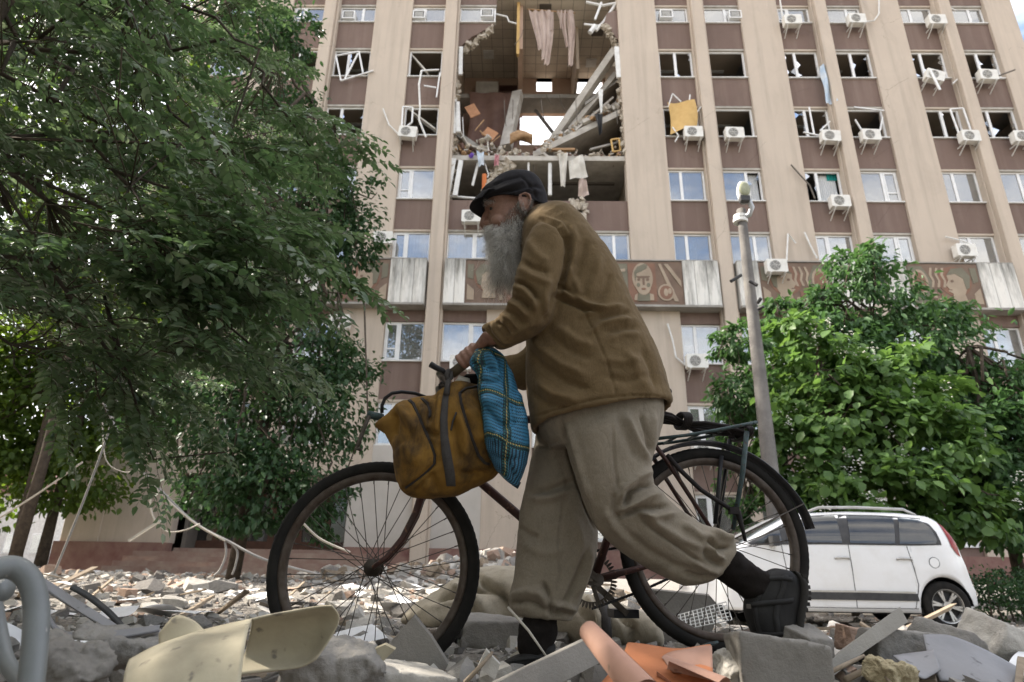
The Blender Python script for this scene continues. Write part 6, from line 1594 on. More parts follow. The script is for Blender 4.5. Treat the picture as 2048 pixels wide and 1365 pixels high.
# ---- trousers
q = MB()
secloft(q, [(1072,770,1312,750,2.03,.165), (1074,830,1324,808,2.03,.178), (1080,862,1322,852,2.03,.172), (1100,900,1310,895,2.03,.150)], 30, 2.4)
secloft(q, [(1110,838,1322,812,1.945,.092), (1128,882,1312,868,1.935,.096), (1143,935,1301,925,1.93,.092), (1160,985,1306,965,1.925,.088), (1184,1040,1340,1003,1.925,.084), (1216,1082,1374,1030,1.93,.078), (1262,1116,1410,1052,1.935,.073), (1320,1151,1440,1060,1.94,.067), (1370,1173,1463,1074,1.945,.060), (1412,1166,1469,1092,1.945,.052), (1428,1160,1468,1102,1.945,.046), (1424,1152,1458,1104,1.945,.038), (1405,1140,1440,1098,1.945,.034)], 28, 2.25)
secloft(q, [(1076,845,1240,845,2.11,.092), (1064,905,1222,905,2.12,.092), (1053,955,1208,962,2.12,.088), (1040,1025,1198,1042,2.12,.084), (1033,1090,1194,1098,2.12,.082), (1027,1155,1182,1150,2.12,.08), (1016,1200,1164,1196,2.115,.075), (1022,1222,1156,1224,2.115,.070), (1040,1232,1142,1242,2.11,.060), (1052,1230,1128,1238,2.11,.048), (1058,1215,1118,1222,2.11,.042)], 28, 2.25)
trousers = solidify_union(q, .0052, 4, 'trousers', M_trou, person)
C3 = lambda *p: [(980+x/2.333, 780+y/2.333) for x, y in p]
fold(trousers, [
    (C3((330,140),(370,300),(410,430),(450,540),(490,650)), -.010, 4.5), (C3((360,150),(400,300),(440,430),(480,540)), .005, 8),
    (C3((570,160),(575,300),(590,420),(610,520)), -.0035, 3), (C3((640,120),(690,240),(735,330)), .007, 8), (C3((700,110),(735,210),(748,300)), -.007, 6), (C3((600,120),(640,230),(680,330)), -.004, 9), (C3((760,110),(765,200),(755,320)), .005, 6),
    (C3((750,380),(690,410),(630,460),(600,520)), .012, 8), (C3((770,440),(700,450),(650,480),(630,540)), -.012, 6), (C3((800,490),(740,500),(680,530),(600,570)), .010, 8), (C3((840,540),(760,550),(690,555),(600,590)), -.011, 6), (C3((870,575),(780,590),(700,575)), .007, 8),
    (C3((580,480),(580,560),(600,620)), -.006, 7), (C3((540,560),(580,640),(660,720)), .006, 10),
    (C3((670,560),(760,650),(860,720),(960,790),(1040,830)), -.0055, 3.5), (C3((700,560),(800,640),(900,700),(1000,740)), .006, 9), (C3((620,660),(740,750),(860,820),(980,860)), -.005, 10), (C3((900,620),(980,680),(1060,700)), .006, 9),
    (C3((1010,690),(1060,740),(1120,735)), -.010, 5), (C3((1040,665),(1090,690),(1130,700)), .009, 6), (C3((1030,730),(1050,770),(1090,790)), .010, 6), (C3((1000,740),(1020,790),(1080,820)), -.008, 6), (C3((950,800),(1020,840),(1070,850)), .007, 8), (C3((900,860),(980,880),(1050,870)), -.006, 6),
    (C3((215,250),(280,260),(330,240)), -.005, 8), (C3((190,480),(270,470),(350,440),(410,420)), -.007, 8), (C3((190,510),(280,505),(370,470)), .007, 9), (C3((330,330),(360,430),(340,560),(320,700),(330,860),(300,980)), -.003, 3),
    (C3((130,640),(190,680),(230,690)), -.005, 7), (C3((150,720),(250,760),(350,750)), .004, 12), (C3((400,600),(430,720),(410,840)), .005, 10),
    (C3((440,760),(420,860),(370,960),(330,1020)), -.007, 8), (C3((470,740),(450,860),(410,960)), .007, 8), (C3((100,960),(180,940),(250,960),(300,1010)), .008, 8), (C3((95,1000),(170,985),(230,1000),(280,1050)), -.009, 6), (C3((250,900),(280,980),(290,1060)), -.010, 5), (C3((290,1000),(350,1010),(400,1030)), .010, 6), (C3((300,1050),(340,1040),(390,1060)), -.008, 5), (C3((220,930),(250,1000),(270,1070)), .008, 6)], 2.4, .026)
rumple(trousers, .0035, 9, (1, 1, .7)); rumple(trousers, .0012, 30)

# ---- flat cap: crown, band and peak
cp = MB(); YC = 2.03
secloft(cp, [(1026,352,1058,352,YC,.03), (1008,357,1072,359,YC,.06), (990,367,1083,370,YC,.082), (976,379,1090,384,YC,.092), (962,389,1095,399,YC,.096), (962,402,1097,420,YC,.092), (972,408,1096,428,YC,.088), (982,406,1088,424,YC,.079), (990,385,1078,395,YC,.068)], 30, 2.3, 3)
cap_o = solidify_union(cp, .0038, 3, 'flat_cap', M_capm, person)
fold(cap_o, [([(985,372),(1010,360),(1040,354)], -.003, 3), ([(975,395),(1005,385),(1040,380),(1070,372),(1085,378)], -.004, 4), ([(990,383),(1020,372),(1055,362)], .004, 6), ([(1020,390),(1050,378),(1080,385)], .004, 5), ([(972,398),(985,390),(1000,388)], -.005, 3), ([(1040,352),(1060,372),(1075,400)], -.003, 3)], 2.2, .008)

rings = []
for i in range(13):
    u = -1+2*i/12; ring = []
    for k in range(16):
        a = 2*math.pi*k/16; v = .5-.5*math.cos(a); th = .0045*math.sin(a)
        cxp = 982+8*abs(u)**2 - (43 - 19*abs(u)**2.2)*v; cyp = 390+8*abs(u)**2 + (27 - 16*abs(u)**1.5)*v - 6*math.sin(math.pi*v)
        p = W(cxp, cyp, YC); ring.append(V(p.x, YC+.082*u*(1-.10*v*v), p.z+th-(.012+.008*v)*abs(u)**2))
    rings.append(ring)
pk_ = MB(); pk_.loft(rings, 0, True); pk_.obj('peak', M_capm, cap_o, True)

# ---- beard and hair: strands
def strand_obj(name, roots, dirs, lens, bend, rad, tints, mat, parent, seg=6, curl=.006, rs=np.random.RandomState(2)):
    n = len(roots); P = np.zeros((n, seg+1, 3)); P[:, 0] = roots; d = dirs/np.linalg.norm(dirs, axis=1, keepdims=True)
    ph = rs.rand(n, 1)*6.28; fq = 2+3*rs.rand(n, 1); ca = rs.normal(size=(n, 3)); cb = rs.normal(size=(n, 3))
    for k in range(1, seg+1):
        t = k/seg; d = d + bend/seg; d /= np.linalg.norm(d, axis=1, keepdims=True)
        P[:, k] = P[:, k-1] + d*(lens[:, None]/seg) + curl*(ca*np.sin(fq*t*6.28/2+ph)+cb*np.cos(fq*t*5+ph))*(1/seg)*1.6
    tang = np.gradient(P, axis=1); tang /= np.linalg.norm(tang, axis=2, keepdims=True)+1e-9
    s1 = np.cross(tang, np.array([.3, .9, .2])); s1 /= np.linalg.norm(s1, axis=2, keepdims=True)+1e-9; s2 = np.cross(tang, s1)
    rr = (rad[:, None]*np.linspace(1, .35, seg+1)[None])[..., None]
    V3 = np.stack([P+(s1*math.cos(a)+s2*math.sin(a))*rr for a in (0, 2.094, 4.189)], 2)     # n, seg+1, 3, xyz
    idx = np.arange(n*(seg+1)*3).reshape(n, seg+1, 3); F = []
    for a in range(3):
        b_ = (a+1) % 3; F.append(np.stack([idx[:, :-1, a], idx[:, :-1, b_], idx[:, 1:, b_], idx[:, 1:, a]], -1).reshape(-1, 4))
    o = arr_obj(name, V3.reshape(-1, 3), np.concatenate(F), mat, parent, True); o['kind'] = 'stuff'
    tint(o.data, np.concatenate([np.repeat(tints, seg)]*3)); return o
t = NT('grey_beard_hair'); at = t.new('ShaderNodeAttribute'); at.attribute_name = 'tint'
M_beard = t.fin(t.ramp(at.outputs['Fac'], [(0, (.07,.058,.050)), (.35, (.22,.20,.175)), (.7, (.58,.55,.50)), (1, (.86,.83,.78))]), .55, 0, None, .35)
bb = MB()
secloft(bb, [(992,466,1050,442,YH,.050), (993,476,1048,458,YH,.053), (994,492,1042,482,YH,.046), (995,513,1034,506,YH,.035), (998,531,1026,527,YH,.023), (1002,545,1016,544,YH,.010)], 22)
beard = solidify_union(bb, .005, 2, 'beard', simple('beard_core', (.24,.22,.195), (.15,.135,.12), .9, 0, 40, 200, .8, .003), person)
bm_ = beard.data; nv = len(bm_.vertices); co = np.empty(nv*3); bm_.vertices.foreach_get('co', co); co = co.reshape(-1, 3); no = np.empty(nv*3); bm_.vertices.foreach_get('normal', no); no = no.reshape(-1, 3)
rs = np.random.RandomState(4); N = 11000; ii = rs.randint(0, nv, N); px = project(co[ii])
tv = np.clip((px[:, 1]-445)/95, 0, 1)
roots = co[ii] - no[ii]*.004 + rs.normal(size=(N, 3))*.002
clm = np.array([[mnoise.noise((p[0]*38, p[1]*38, p[2]*16)), mnoise.noise((p[0]*38+9, p[1]*38, p[2]*16)), mnoise.noise((p[0]*45+5, p[1]*45+3, p[2]*14))] for p in co[ii]])
dirs = clm*np.array([.75, .75, 0]) + no[ii]*.50 + np.array([-.04, 0, -1.0]) + rs.normal(size=(N, 3))*.30
lens_ = (.030+.085*rs.rand(N)**1.6)*(.75+.45*tv)
tints = np.clip(.92 - .35*np.clip((px[:, 0]-1015)/40, 0, 1)*np.clip((500-px[:, 1])/50, 0, 1) + .8*clm[:, 2] + .28*rs.normal(size=N), 0, 1)
strand_obj('beard_strands', roots, dirs, lens_, np.array([0, 0, -.5]), .00046*(.6+1.2*rs.rand(N)**2), tints, M_beard, beard, 7, .034, rs)
# stubble, sideburn, moustache, nape hair grown from the head itself
hm_ = body_o.data; nv = len(hm_.vertices); co = np.empty(nv*3); hm_.vertices.foreach_get('co', co); co = co.reshape(-1, 3); no = np.empty(nv*3); hm_.vertices.foreach_get('normal', no); no = no.reshape(-1, 3)
px = project(co); isH = (co[:, 1] > 1.90) & (co[:, 1] < 2.16) & (co[:, 2] > 1.2)
def grow(name, poly, n, L, dirv, tmean, rad=.00038, outw=.5):
    m_ = np.array([isH[i] and inpoly(px[i, 0], px[i, 1], poly) for i in range(nv)]) if False else None
    cand = np.where(isH & (px[:, 0] > min(p[0] for p in poly)) & (px[:, 0] < max(p[0] for p in poly)) & (px[:, 1] > min(p[1] for p in poly)) & (px[:, 1] < max(p[1] for p in poly)))[0]
    cand = np.array([i for i in cand if inpoly(px[i, 0], px[i, 1], poly)])
    if len(cand) == 0: return
    ii = cand[rs.randint(0, len(cand), n)]
    d = no[ii]*outw + np.array(dirv) + rs.normal(size=(n, 3))*.25
    strand_obj(name, co[ii]+rs.normal(size=(n, 3))*.0015, d, L*(.6+.8*rs.rand(n)), np.array([0, 0, -.4]), rad*(.8+.5*rs.rand(n)), np.clip(tmean+.22*rs.normal(size=n), 0, 1), M_beard, person, 4, .004, rs)
grow('moustache', [(968,452),(990,448),(1012,458),(1006,476),(974,476)], 1300, .026, (-.35, -.1, -.7), .8)
grow('sideburn', [(1012,428),(1030,408),(1044,398),(1056,430),(1056,452),(1020,460),(1000,450)], 1700, .016, (.0, 0, -.8), .38)
grow('nape_hair', [(1056,398),(1094,404),(1092,428),(1066,432),(1058,420)], 1300, .010, (.2, 0, -.7), .32)
grow('eyebrow', [(970,402),(992,400),(994,411),(972,412)], 260, .011, (-.4, -.3, .1), .35)

# ---- socks and shoes
sk = MB(); secloft(sk, [(1408,1140,1445,1096,1.945,.040), (1434,1158,1467,1100,1.945,.043), (1462,1176,1494,1118,1.948,.045), (1486,1196,1524,1138,1.95,.046), (1500,1208,1545,1150,1.95,.042)], 22); sk = solidify_union(sk, .005, 2, 'sock', M_sock, person)
sk2 = MB(); secloft(sk2, [(1060,1212,1112,1220,2.11,.044), (1046,1236,1114,1244,2.11,.05), (1036,1262,1114,1270,2.108,.052), (1034,1290,1108,1296,2.105,.05), (1040,1310,1100,1314,2.1,.044)], 22); sk2 = solidify_union(sk2, .005, 2, 'sock', M_sock, person)
for o in (sk, sk2): rumple(o, .005, 18, (1, 1, 2.2)); rumple(o, .0015, 50)
def shoe(secs, sole, name='shoe'):
    s = MB(); secloft(s, secs, 24, 2.5); o = solidify_union(s, .0045, 2, name, M_shoe, person); rumple(o, .0012, 25)
    s = MB(); secloft(s, sole, 20, 3.2); so_ = solidify_union(s, .0045, 1, 'sole', M_sole, o); return o
s1 = shoe([(1548,1136,1578,1142,1.95,.026), (1522,1150,1594,1156,1.95,.040), (1500,1176,1600,1176,1.95,.043), (1488,1206,1600,1200,1.95,.045), (1492,1236,1592,1240,1.95,.047), (1502,1262,1588,1268,1.95,.046), (1512,1284,1582,1286,1.95,.036)],
     [(1580,1140,1594,1146,1.95,.026), (1590,1160,1608,1166,1.95,.040), (1592,1190,1608,1194,1.95,.043), (1584,1235,1600,1238,1.95,.047), (1580,1270,1596,1272,1.95,.046), (1574,1288,1588,1289,1.95,.036)])
s2 = shoe([(1112,1288,1108,1332,2.1,.030), (1098,1284,1096,1338,2.1,.042), (1076,1292,1074,1339,2.1,.045), (1050,1303,1050,1340,2.098,.047), (1025,1314,1025,1341,2.096,.046), (1006,1324,1006,1341,2.095,.036)],
     [(1114,1330,1113,1342,2.1,.030), (1090,1332,1090,1345,2.1,.045), (1050,1334,1050,1347,2.098,.049), (1020,1335,1020,1347,2.096,.047), (1000,1334,1000,1345,2.095,.034)])
# ================================================================== ochre bag on the handlebar
def bagmat():
    t = NT('ochre_canvas')
    col = t.mix(t.ramp(t.noise(6, 6, .6), [(.33, (0,0,0)), (.68, (1,1,1))]), (.225,.122,.026), (.150,.080,.017))
    col = t.mix(t.ramp(t.noise(9, 7, .68, t.mapping((1, 1, .45)), .6), [(.42, (0,0,0)), (.62, (.9,.9,.9))]), col, (.048,.030,.015))
    b = t.bump(t.noise(22, 5, .6), .3, .01); return t.fin(col, .85, 0, t.bump(t.noise(520, 2), .3, .001, b), .2)
M_bag = bagmat()
M_strap = garment('grey_webbing', (.065,.06,.058), (.045,.042,.04), (.09,.08,.07), 12, 600)
M_strapshoe = simple('shoe_strap', (.018,.0175,.018), (.03,.029,.028), .6, 0, 20, 120, .3, .002)
M_pipe = simple('dark_piping', (.030,.026,.026), (.045,.04,.036), .7, 0, 20, 120, .2, .001)
bag = thing('canvas_bag', 'dirty ochre canvas bag with dark straps hanging from the handlebar', 'bag', W(880, 997, 2.05))
YB = 2.06
g = MB()
secloft(g, [(752,846,750,856,YB,.012), (778,826,772,872,YB,.035), (800,808,789,905,YB,.062), (818,800,792,950,YB-.005,.078), (845,796,806,985,YB-.01,.092), (868,790,832,997,YB-.01,.100), (892,776,872,998,YB-.01,.104), (918,764,918,990,YB-.01,.104), (945,768,955,974,YB-.01,.100), (968,775,985,958,YB-.005,.088), (985,790,1002,940,YB,.06), (995,820,1008,915,YB,.03)], 30, 2.5, 4)
bag_o = solidify_union(g, .0052, 3, 'bag_body', M_bag, bag)
CB = lambda *p: [(700+x/4.137, 680+y/4.137) for x, y in p]
PIPE1 = CB((470,488),(520,530),(570,640),(620,760),(670,870),(700,960),(695,1030),(640,1090),(540,1170),(440,1240))
PIPE2 = CB((1060,385),(960,400),(905,440),(915,520),(960,680),(1010,830),(1060,960),(1110,1020),(1170,1040))
PIPE3 = CB((590,488),(640,530),(660,600),(655,670))
fold(bag_o, [(PIPE1, -.006, 4), (PIPE2, -.005, 4), (PIPE3, -.006, 4), (CB((390,560),(470,640),(560,760)), .006, 12), (CB((380,600),(375,700),(365,800)), -.010, 7), (CB((420,860),(500,960),(600,1000)), .007, 20), (CB((700,420),(690,560),(640,680)), -.008, 8), (CB((730,440),(720,600),(720,800)), .006, 9),
             (CB((620,740),(680,780),(740,790)), -.006, 7), (CB((850,640),(870,800),(900,1000)), -.007, 8), (CB((900,600),(960,800),(980,1000)), .006, 10), (CB((660,1100),(700,1180),(720,1260)), -.006, 8), (CB((540,1280),(600,1180),(680,1120)), -.005, 6), (CB((900,1100),(1000,1120),(1150,1100)), -.006, 9), (CB((1000,560),(1060,700),(1080,860)), .008, 18)], 2.3, .014)
rumple(bag_o, .004, 16); rumple(bag_o, .0012, 48)
dg = bpy.context.evaluated_depsgraph_get(); dg.update()
from mathutils.bvhtree import BVHTree
def stick(o, pts, off=.003, step=5):
    """points of a photo line dropped on the visible side of o"""
    bv = BVHTree.FromPolygons([v.co for v in o.data.vertices], [p.vertices for p in o.data.polygons]); out = []
    for a, b_ in zip(pts, pts[1:]):
        n = max(2, int(math.hypot(b_[0]-a[0], b_[1]-a[1])/step))
        for k in range(n):
            x, y = a[0]+(b_[0]-a[0])*k/n, a[1]+(b_[1]-a[1])*k/n; r = ray(x, y).normalized(); h = bv.ray_cast(V(0, 0, CAMZ), r)
            if h[0] is not None: out.append(h[0]-r*off)
    return out
for P in (PIPE1, PIPE2, PIPE3):
    q_ = stick(bag_o, P, .001); MB().tube(q_, .0036, 8).obj('piping', M_pipe, bag, True)
    q_ = stick(bag_o, [(x+2.6, y-1.6) for x, y in P], .000); MB().tube(q_, .0024, 6).obj('piping', M_pipe, bag, True)
def ribbon(o, cl, wpx, mat, name, parent, off=.004):
    L = stick(o, [(x-w/2, y) for (x, y), w in zip(cl, wpx)], off, 4); R_ = stick(o, [(x+w/2, y) for (x, y), w in zip(cl, wpx)], off, 4)
    n = min(len(L), len(R_)); m = MB(); rings = [[L[i], R_[i], R_[i]+V(0, .004, 0), L[i]+V(0, .004, 0)] for i in range(n)]
    m.loft(rings, 0, True); return m.obj(name, mat, parent, True)
ribbon(bag_o, CB((800,400),(785,520),(775,660),(780,800),(800,960),(825,1100),(838,1230)), [10, 13, 15, 16, 20, 20, 18], M_strap, 'strap', bag)
st_ = [W(893, 790, 1.96), W(895, 772, 1.97), W(898, 757, 1.99)]
MB().tube(st_, [.010, .009, .008], 8).obj('strap_end', M_strap, bag, True)
MB().tube([W(897,742,1.985), W(893,752,1.98), W(896,762,1.985), W(902,756,1.99), W(900,744,2.0)], .0085, 8, 0, False, True).obj('strap_knot', M_strap, bag, True)
MB().tube([W(880,778,2.0), W(879,770,2.0), W(884,765,2.0), W(890,768,2.0), W(889,776,2.0)], .004, 6).obj('zip_pull', M_pipe, bag, True)
MB().tube(stick(bag_o, CB((880,600),(850,680),(832,770)), .004), .003, 6).obj('zip_pull', M_strap, bag, True)
# dark things peeping from the open top
tag(MB().tube([W(925,768,2.03), W(938,758,2.04), W(950,757,2.05), W(957,766,2.05)], .018, 8).obj('dark_bundle', M_sock, None, True), 'dark bundle peeping out of the top of the ochre bag', 'bundle')
tag(MB().tube([W(912,768,2.02), W(920,760,2.02), W(934,764,2.02), W(938,772,2.02)], [.008, .016, .014, .008], 8).obj('pale_lining', M_sheet, None, True), 'pale cloth folded at the open mouth of the ochre bag', 'cloth')

# ================================================================== blue checked sack
def plaid():
    t = NT('blue_checked_weave')
    uv = t.new('ShaderNodeUVMap'); sp = t.new('ShaderNodeSeparateXYZ'); t.L(uv.outputs[0], sp.inputs[0]); u, v = sp.outputs[0], sp.outputs[1]
    wob = t.math('MULTIPLY', t.math('SUBTRACT', t.noise(14, 3), .5), .014)
    u2, v2 = t.math('ADD', u, wob), t.math('ADD', v, wob)
    def stripes(x, f, duty, ph=0.0): return t.math('LESS_THAN', t.math('FRACT', t.math('ADD', t.math('MULTIPLY', x, f), ph)), duty)
    zig = t.math('ADD', v2, t.math('MULTIPLY', t.math('PINGPONG', t.math('MULTIPLY', u2, 1.0), .0036), .9))
    rows = stripes(zig, 92, .40)
    teeth = stripes(t.math('ADD', u2, t.math('MULTIPLY', v2, .6)), 150, .62)
    col = t.mix(t.math('MULTIPLY', rows, teeth), (.046,.205,.36), (.007,.010,.016))
    low = t.math('LESS_THAN', v2, .135)                       # lower field: upright stripes
    colL = t.mix(stripes(u2, 68, .45), (.05,.19,.32), (.012,.03,.055))
    colL = t.mix(t.math('MULTIPLY', stripes(v2, 200, .4), .5), colL, (.01,.02,.03)); col = t.mix(low, col, colL)
    bandv = t.math('LESS_THAN', t.math('ABSOLUTE', t.math('SUBTRACT', t.math('FRACT', t.math('MULTIPLY', v2, 7.2)), .95)), .085)
    bandu = t.math('LESS_THAN', t.math('ABSOLUTE', t.math('SUBTRACT', t.math('FRACT', t.math('MULTIPLY', u2, 7.0)), .66)), .12)
    bd = t.math('MAXIMUM', bandv, bandu); col = t.mix(t.math('MULTIPLY', bd, .94), col, (.008,.018,.022))
    tg = t.math('MULTIPLY', t.math('MULTIPLY', bd, stripes(u2, 110, .5)), stripes(v2, 110, .5)); col = t.mix(t.math('MULTIPLY', tg, .8), col, (.02,.17,.17))
    ln = t.math('MAXIMUM', t.math('LESS_THAN', t.math('ABSOLUTE', t.math('SUBTRACT', t.math('FRACT', t.math('MULTIPLY', v2, 7.2)), .95)), .013), t.math('LESS_THAN', t.math('ABSOLUTE', t.math('SUBTRACT', t.math('FRACT', t.math('MULTIPLY', u2, 7.0)), .66)), .016))
    ln = t.math('MULTIPLY', ln, stripes(t.math('ADD', u2, v2), 90, .6)); col = t.mix(ln, col, (.42,.32,.10))
    return t.fin(col, .55, 0, t.bump(t.noise(420, 2), .4, .0012, t.bump(t.noise(40, 4), .25, .006)), .35)
M_plaid = plaid()
sack = thing('checked_sack', 'blue checked woven sack hanging from the hand of the man', 'sack', W(1010, 965, 1.97))
g = MB(); YS = 1.965
secloft(g, [(952,698,990,694,YS,.014), (944,712,1008,712,YS,.030), (938,730,1020,736,YS,.040), (954,752,1030,760,YS,.050), (957,790,1044,806,YS,.062), (962,830,1054,848,YS,.070), (967,870,1059,880,YS,.074), (975,905,1057,915,YS,.070), (988,935,1048,945,YS,.056), (1008,958,1040,964,YS,.030), (1024,970,1036,974,YS,.012)], 30, 2.3, 4)
sk_o = solidify_union(g, .0048, 2, 'sack_body', M_plaid, sack)
fold(sk_o, [(CB((1180,80),(1250,170),(1290,330),(1330,480),(1340,650)), -.009, 7), (CB((1130,90),(1200,200),(1240,330)), .008, 8), (CB((1080,160),(1160,240),(1260,280)), -.007, 7), (CB((1060,330),(1150,350),(1270,330)), -.005, 6), (CB((1090,480),(1200,520),(1310,500)), .005, 9), (CB((1100,560),(1180,640),(1270,720)), -.007, 8), (CB((1260,730),(1330,690),(1390,660)), -.007, 8), (CB((1300,750),(1250,820),(1180,800)), .008, 12), (CB((1380,420),(1420,560),(1440,700)), .006, 10), (CB((1350,380),(1390,520),(1400,640)), -.006, 7), (CB((1150,950),(1250,1000),(1400,990)), -.005, 8), (CB((1360,1150),(1330,1080),(1300,1000)), -.006, 7), (CB((1000,190),(1060,220),(1070,280)), -.010, 6)], 2.2, .014)
rumple(sk_o, .003, 20); rumple(sk_o, .001, 50)
me = sk_o.data; uvl = me.uv_layers.new(name='UVMap'); co = np.empty(len(me.vertices)*3); me.vertices.foreach_get('co', co); co = co.reshape(-1, 3)
li = np.empty(len(me.loops), dtype=np.int32); me.loops.foreach_get('vertex_index', li)
cx_ = W(1005, 830, YS); ang = np.arctan2(co[:, 0]-cx_.x, -(co[:, 1]-YS))*.075 + .35*(co[:, 0]-cx_.x); uvv = np.stack([ang+.5, co[:, 2]-W(1030, 974, YS).z+.02*np.sin((co[:, 0]-cx_.x)*25)], 1)
uvl.data.foreach_set('uv', uvv[li].astype(np.float32).ravel())
MB().tube([W(1028,966,YS), W(1034,972,YS), W(1036,964,YS)], .010, 8).obj('tied_corner', M_plaid, sack, True)

# straps of the raised shoe and its tread
for cl, w in (([(1536,1142),(1534,1165),(1520,1190),(1510,1215),(1514,1245),(1524,1280)], [9]*6), ([(1572,1150),(1566,1180),(1556,1205),(1552,1235),(1556,1262),(1566,1284)], [12]*6)):
    ribbon(s1, cl, w, M_strapshoe, 'strap', s1, .002)
def hband(o, pts, h):
    U = stick(o, [(x, y-h/2) for x, y in pts], .003, 4); D_ = stick(o, [(x, y+h/2) for x, y in pts], .003, 4); n = min(len(U), len(D_))
    m = MB(); m.loft([[U[i], D_[i], D_[i]+V(0, .005, 0), U[i]+V(0, .005, 0)] for i in range(n)], 0, True); m.obj('strap', M_strapshoe, o, True)
hband(s1, [(1492,1212),(1530,1207),(1575,1203),(1592,1200)], 11); hband(s1, [(1503,1268),(1540,1270),(1582,1268)], 9); hband(s1, [(1530,1158),(1560,1156),(1590,1160)], 9)
hband(s2, [(1020,1322),(1050,1318),(1090,1316)], 7)
MB().obox(W(1497, 1213, 1.905), (.006, .003, .006)).obj('buckle', M_steel, s1)
tr = MB()
for k in range(13):
    t_ = k/12; q_ = spl([(1594,1152), (1606,1172), (1606,1195), (1598,1230), (1595,1262), (1588,1286)], t_) if False else None
    y_ = 1152+134*t_; x_ = 1596+11*math.sin(math.pi*min(1, t_*1.6))*(1 if t_ < .62 else .0)-8*t_; tr.obox(W(x_+3, y_, 1.95), (.006, .036, .005))
tr.obj('tread', M_sole, s1)['kind'] = 'stuff'
# ================================================================== larger things lying in the foreground
def spl(pts, u):
    n = len(pts)-1; s = min(u*n, n-1e-6); i = int(s); t = s-i
    P = [np.array(pts[k], dtype=float) for k in (max(0, i-1), i, i+1, min(n, i+2))]
    return .5*((2*P[1])+(P[2]-P[0])*t+(2*P[0]-5*P[1]+4*P[2]-P[3])*t*t+(3*P[1]-P[0]-3*P[2]+P[3])*t**3)
def sheet(name, rows, mat, label, cat, th=.003, nu=18, nv=14, wav=0, parent=None):
    """thin curved sheet through rows of (px, py, Y) points"""
    def f(u, v):
        rr = [spl(r, u) for r in rows]; q = spl(rr, v) if len(rr) > 2 else rr[0]+(rr[1]-rr[0])*v
        return W(q[0], q[1], q[2]) + V(0, wav*math.sin(u*9+v*4), wav*.6*math.sin(u*7+v*6+1))
    P = [[V(f(i/(nu-1), j/(nv-1))) for i in range(nu)] for j in range(nv)]; m = MB()
    N = [[None]*nu for _ in range(nv)]
    for j in range(nv):
        for i in range(nu):
            a = P[j][min(i+1, nu-1)]-P[j][max(i-1, 0)]; b_ = P[min(j+1, nv-1)][i]-P[max(j-1, 0)][i]; n_ = a.cross(b_); N[j][i] = n_.normalized() if n_.length > 1e-12 else V(0, 0, 1)
    flat = [P[j][i]+N[j][i]*th/2 for j in range(nv) for i in range(nu)] + [P[j][i]-N[j][i]*th/2 for j in range(nv) for i in range(nu)]
    fs = []; o = nu*nv
    for j in range(nv-1):
        for i in range(nu-1):
            a = j*nu+i; fs += [(a, a+1, a+nu+1, a+nu), (o+a, o+a+nu, o+a+nu+1, o+a+1)]
    for j in range(nv-1): a = j*nu; fs.append((a, a+nu, o+a+nu, o+a)); a = j*nu+nu-1; fs.append((a, o+a, o+a+nu, a+nu))
    for i in range(nu-1): fs.append((i, o+i, o+i+1, i+1)); a = (nv-1)*nu+i; fs.append((a, a+1, o+a+1, o+a))
    m.add(flat, fs); ob = m.obj(name, mat, parent, True)
    return tag(ob, label, cat) if cat else ob
M_cream = simple('cream_card', (.46,.41,.30), (.33,.29,.21), .8, 0, 9, 60, .25, .003, .2, (26, .62, (.22,.195,.155)))
M_greyp = simple('grey_vinyl', (.27,.265,.275), (.20,.197,.205), .6, 0, 5, 80, .2, .003, .3, (26, .64, (.12,.115,.12)))
M_orp = simple('orange_card', (.48,.18,.08), (.38,.14,.06), .7, 0, 4, 60, .12, .003, .3, (50, .68, (.2,.1,.06)))
M_pinkp = simple('salmon_card', (.46,.27,.20), (.37,.21,.155), .7, 0, 6, 60, .12, .003, .3, (40, .68, (.3,.2,.15)))
M_gtube = simple('grey_painted_tube', (.20,.212,.212), (.14,.148,.148), .45, .1, 8, 90, .2, .002, .4, (50, .68, (.4,.39,.36)))
M_block = simple('aerated_block', (.27,.253,.23), (.19,.177,.16), .95, 0, 6, 130, .6, .004, .1, (18, .64, (.22,.2,.18)))
M_foam = simple('yellow_foam', (.48,.42,.29), (.36,.30,.19), .9, 0, 14, 60, .9, .01, .1)

fold_ = thing('cream_folder', 'large curled cream card folder lying at the lower left', 'folder', W(430, 1360, 1.3))
sheet('front_cover', [[(258,1322,1.30), (315,1291,1.33), (400,1262,1.35), (503,1240,1.36)], [(248,1350,1.22), (320,1322,1.23), (400,1300,1.24), (492,1285,1.25)], [(246,1400,1.18), (320,1402,1.18), (400,1400,1.18), (478,1390,1.19)]], M_cream, None, None, .003, 20, 16, .002, fold_)
sheet('back_cover', [[(503,1240,1.362), (560,1226,1.38), (620,1215,1.40), (664,1213,1.40)], [(500,1262,1.42), (560,1250,1.44), (630,1243,1.45), (679,1236,1.43)], [(488,1310,1.44), (555,1308,1.46), (620,1300,1.46), (664,1272,1.44)], [(470,1352,1.40), (545,1342,1.42), (600,1334,1.43), (632,1322,1.43)]], M_cream, None, None, .003, 20, 16, .002, fold_)
sheet('inner_leaf', [[(318,1268,1.44), (350,1232,1.44), (385,1240,1.44), (405,1258,1.44)], [(318,1300,1.42), (350,1290,1.42), (385,1280,1.42), (420,1270,1.42)]], M_cream, None, None, .002, 12, 8, 0, fold_)
ch = thing('chair_frame', 'bent grey steel tube of a broken chair at the lower left corner', 'chair frame', W(40, 1360, 1.05))
MB().tube([W(*spl([(-60,1168,1.02), (-15,1141,1.03), (28,1136,1.05), (60,1162,1.06), (73,1215,1.06), (70,1290,1.05), (58,1400,1.04)], k/30).tolist()) for k in range(31)], .0175, 16).obj('tube', M_gtube, ch, True)
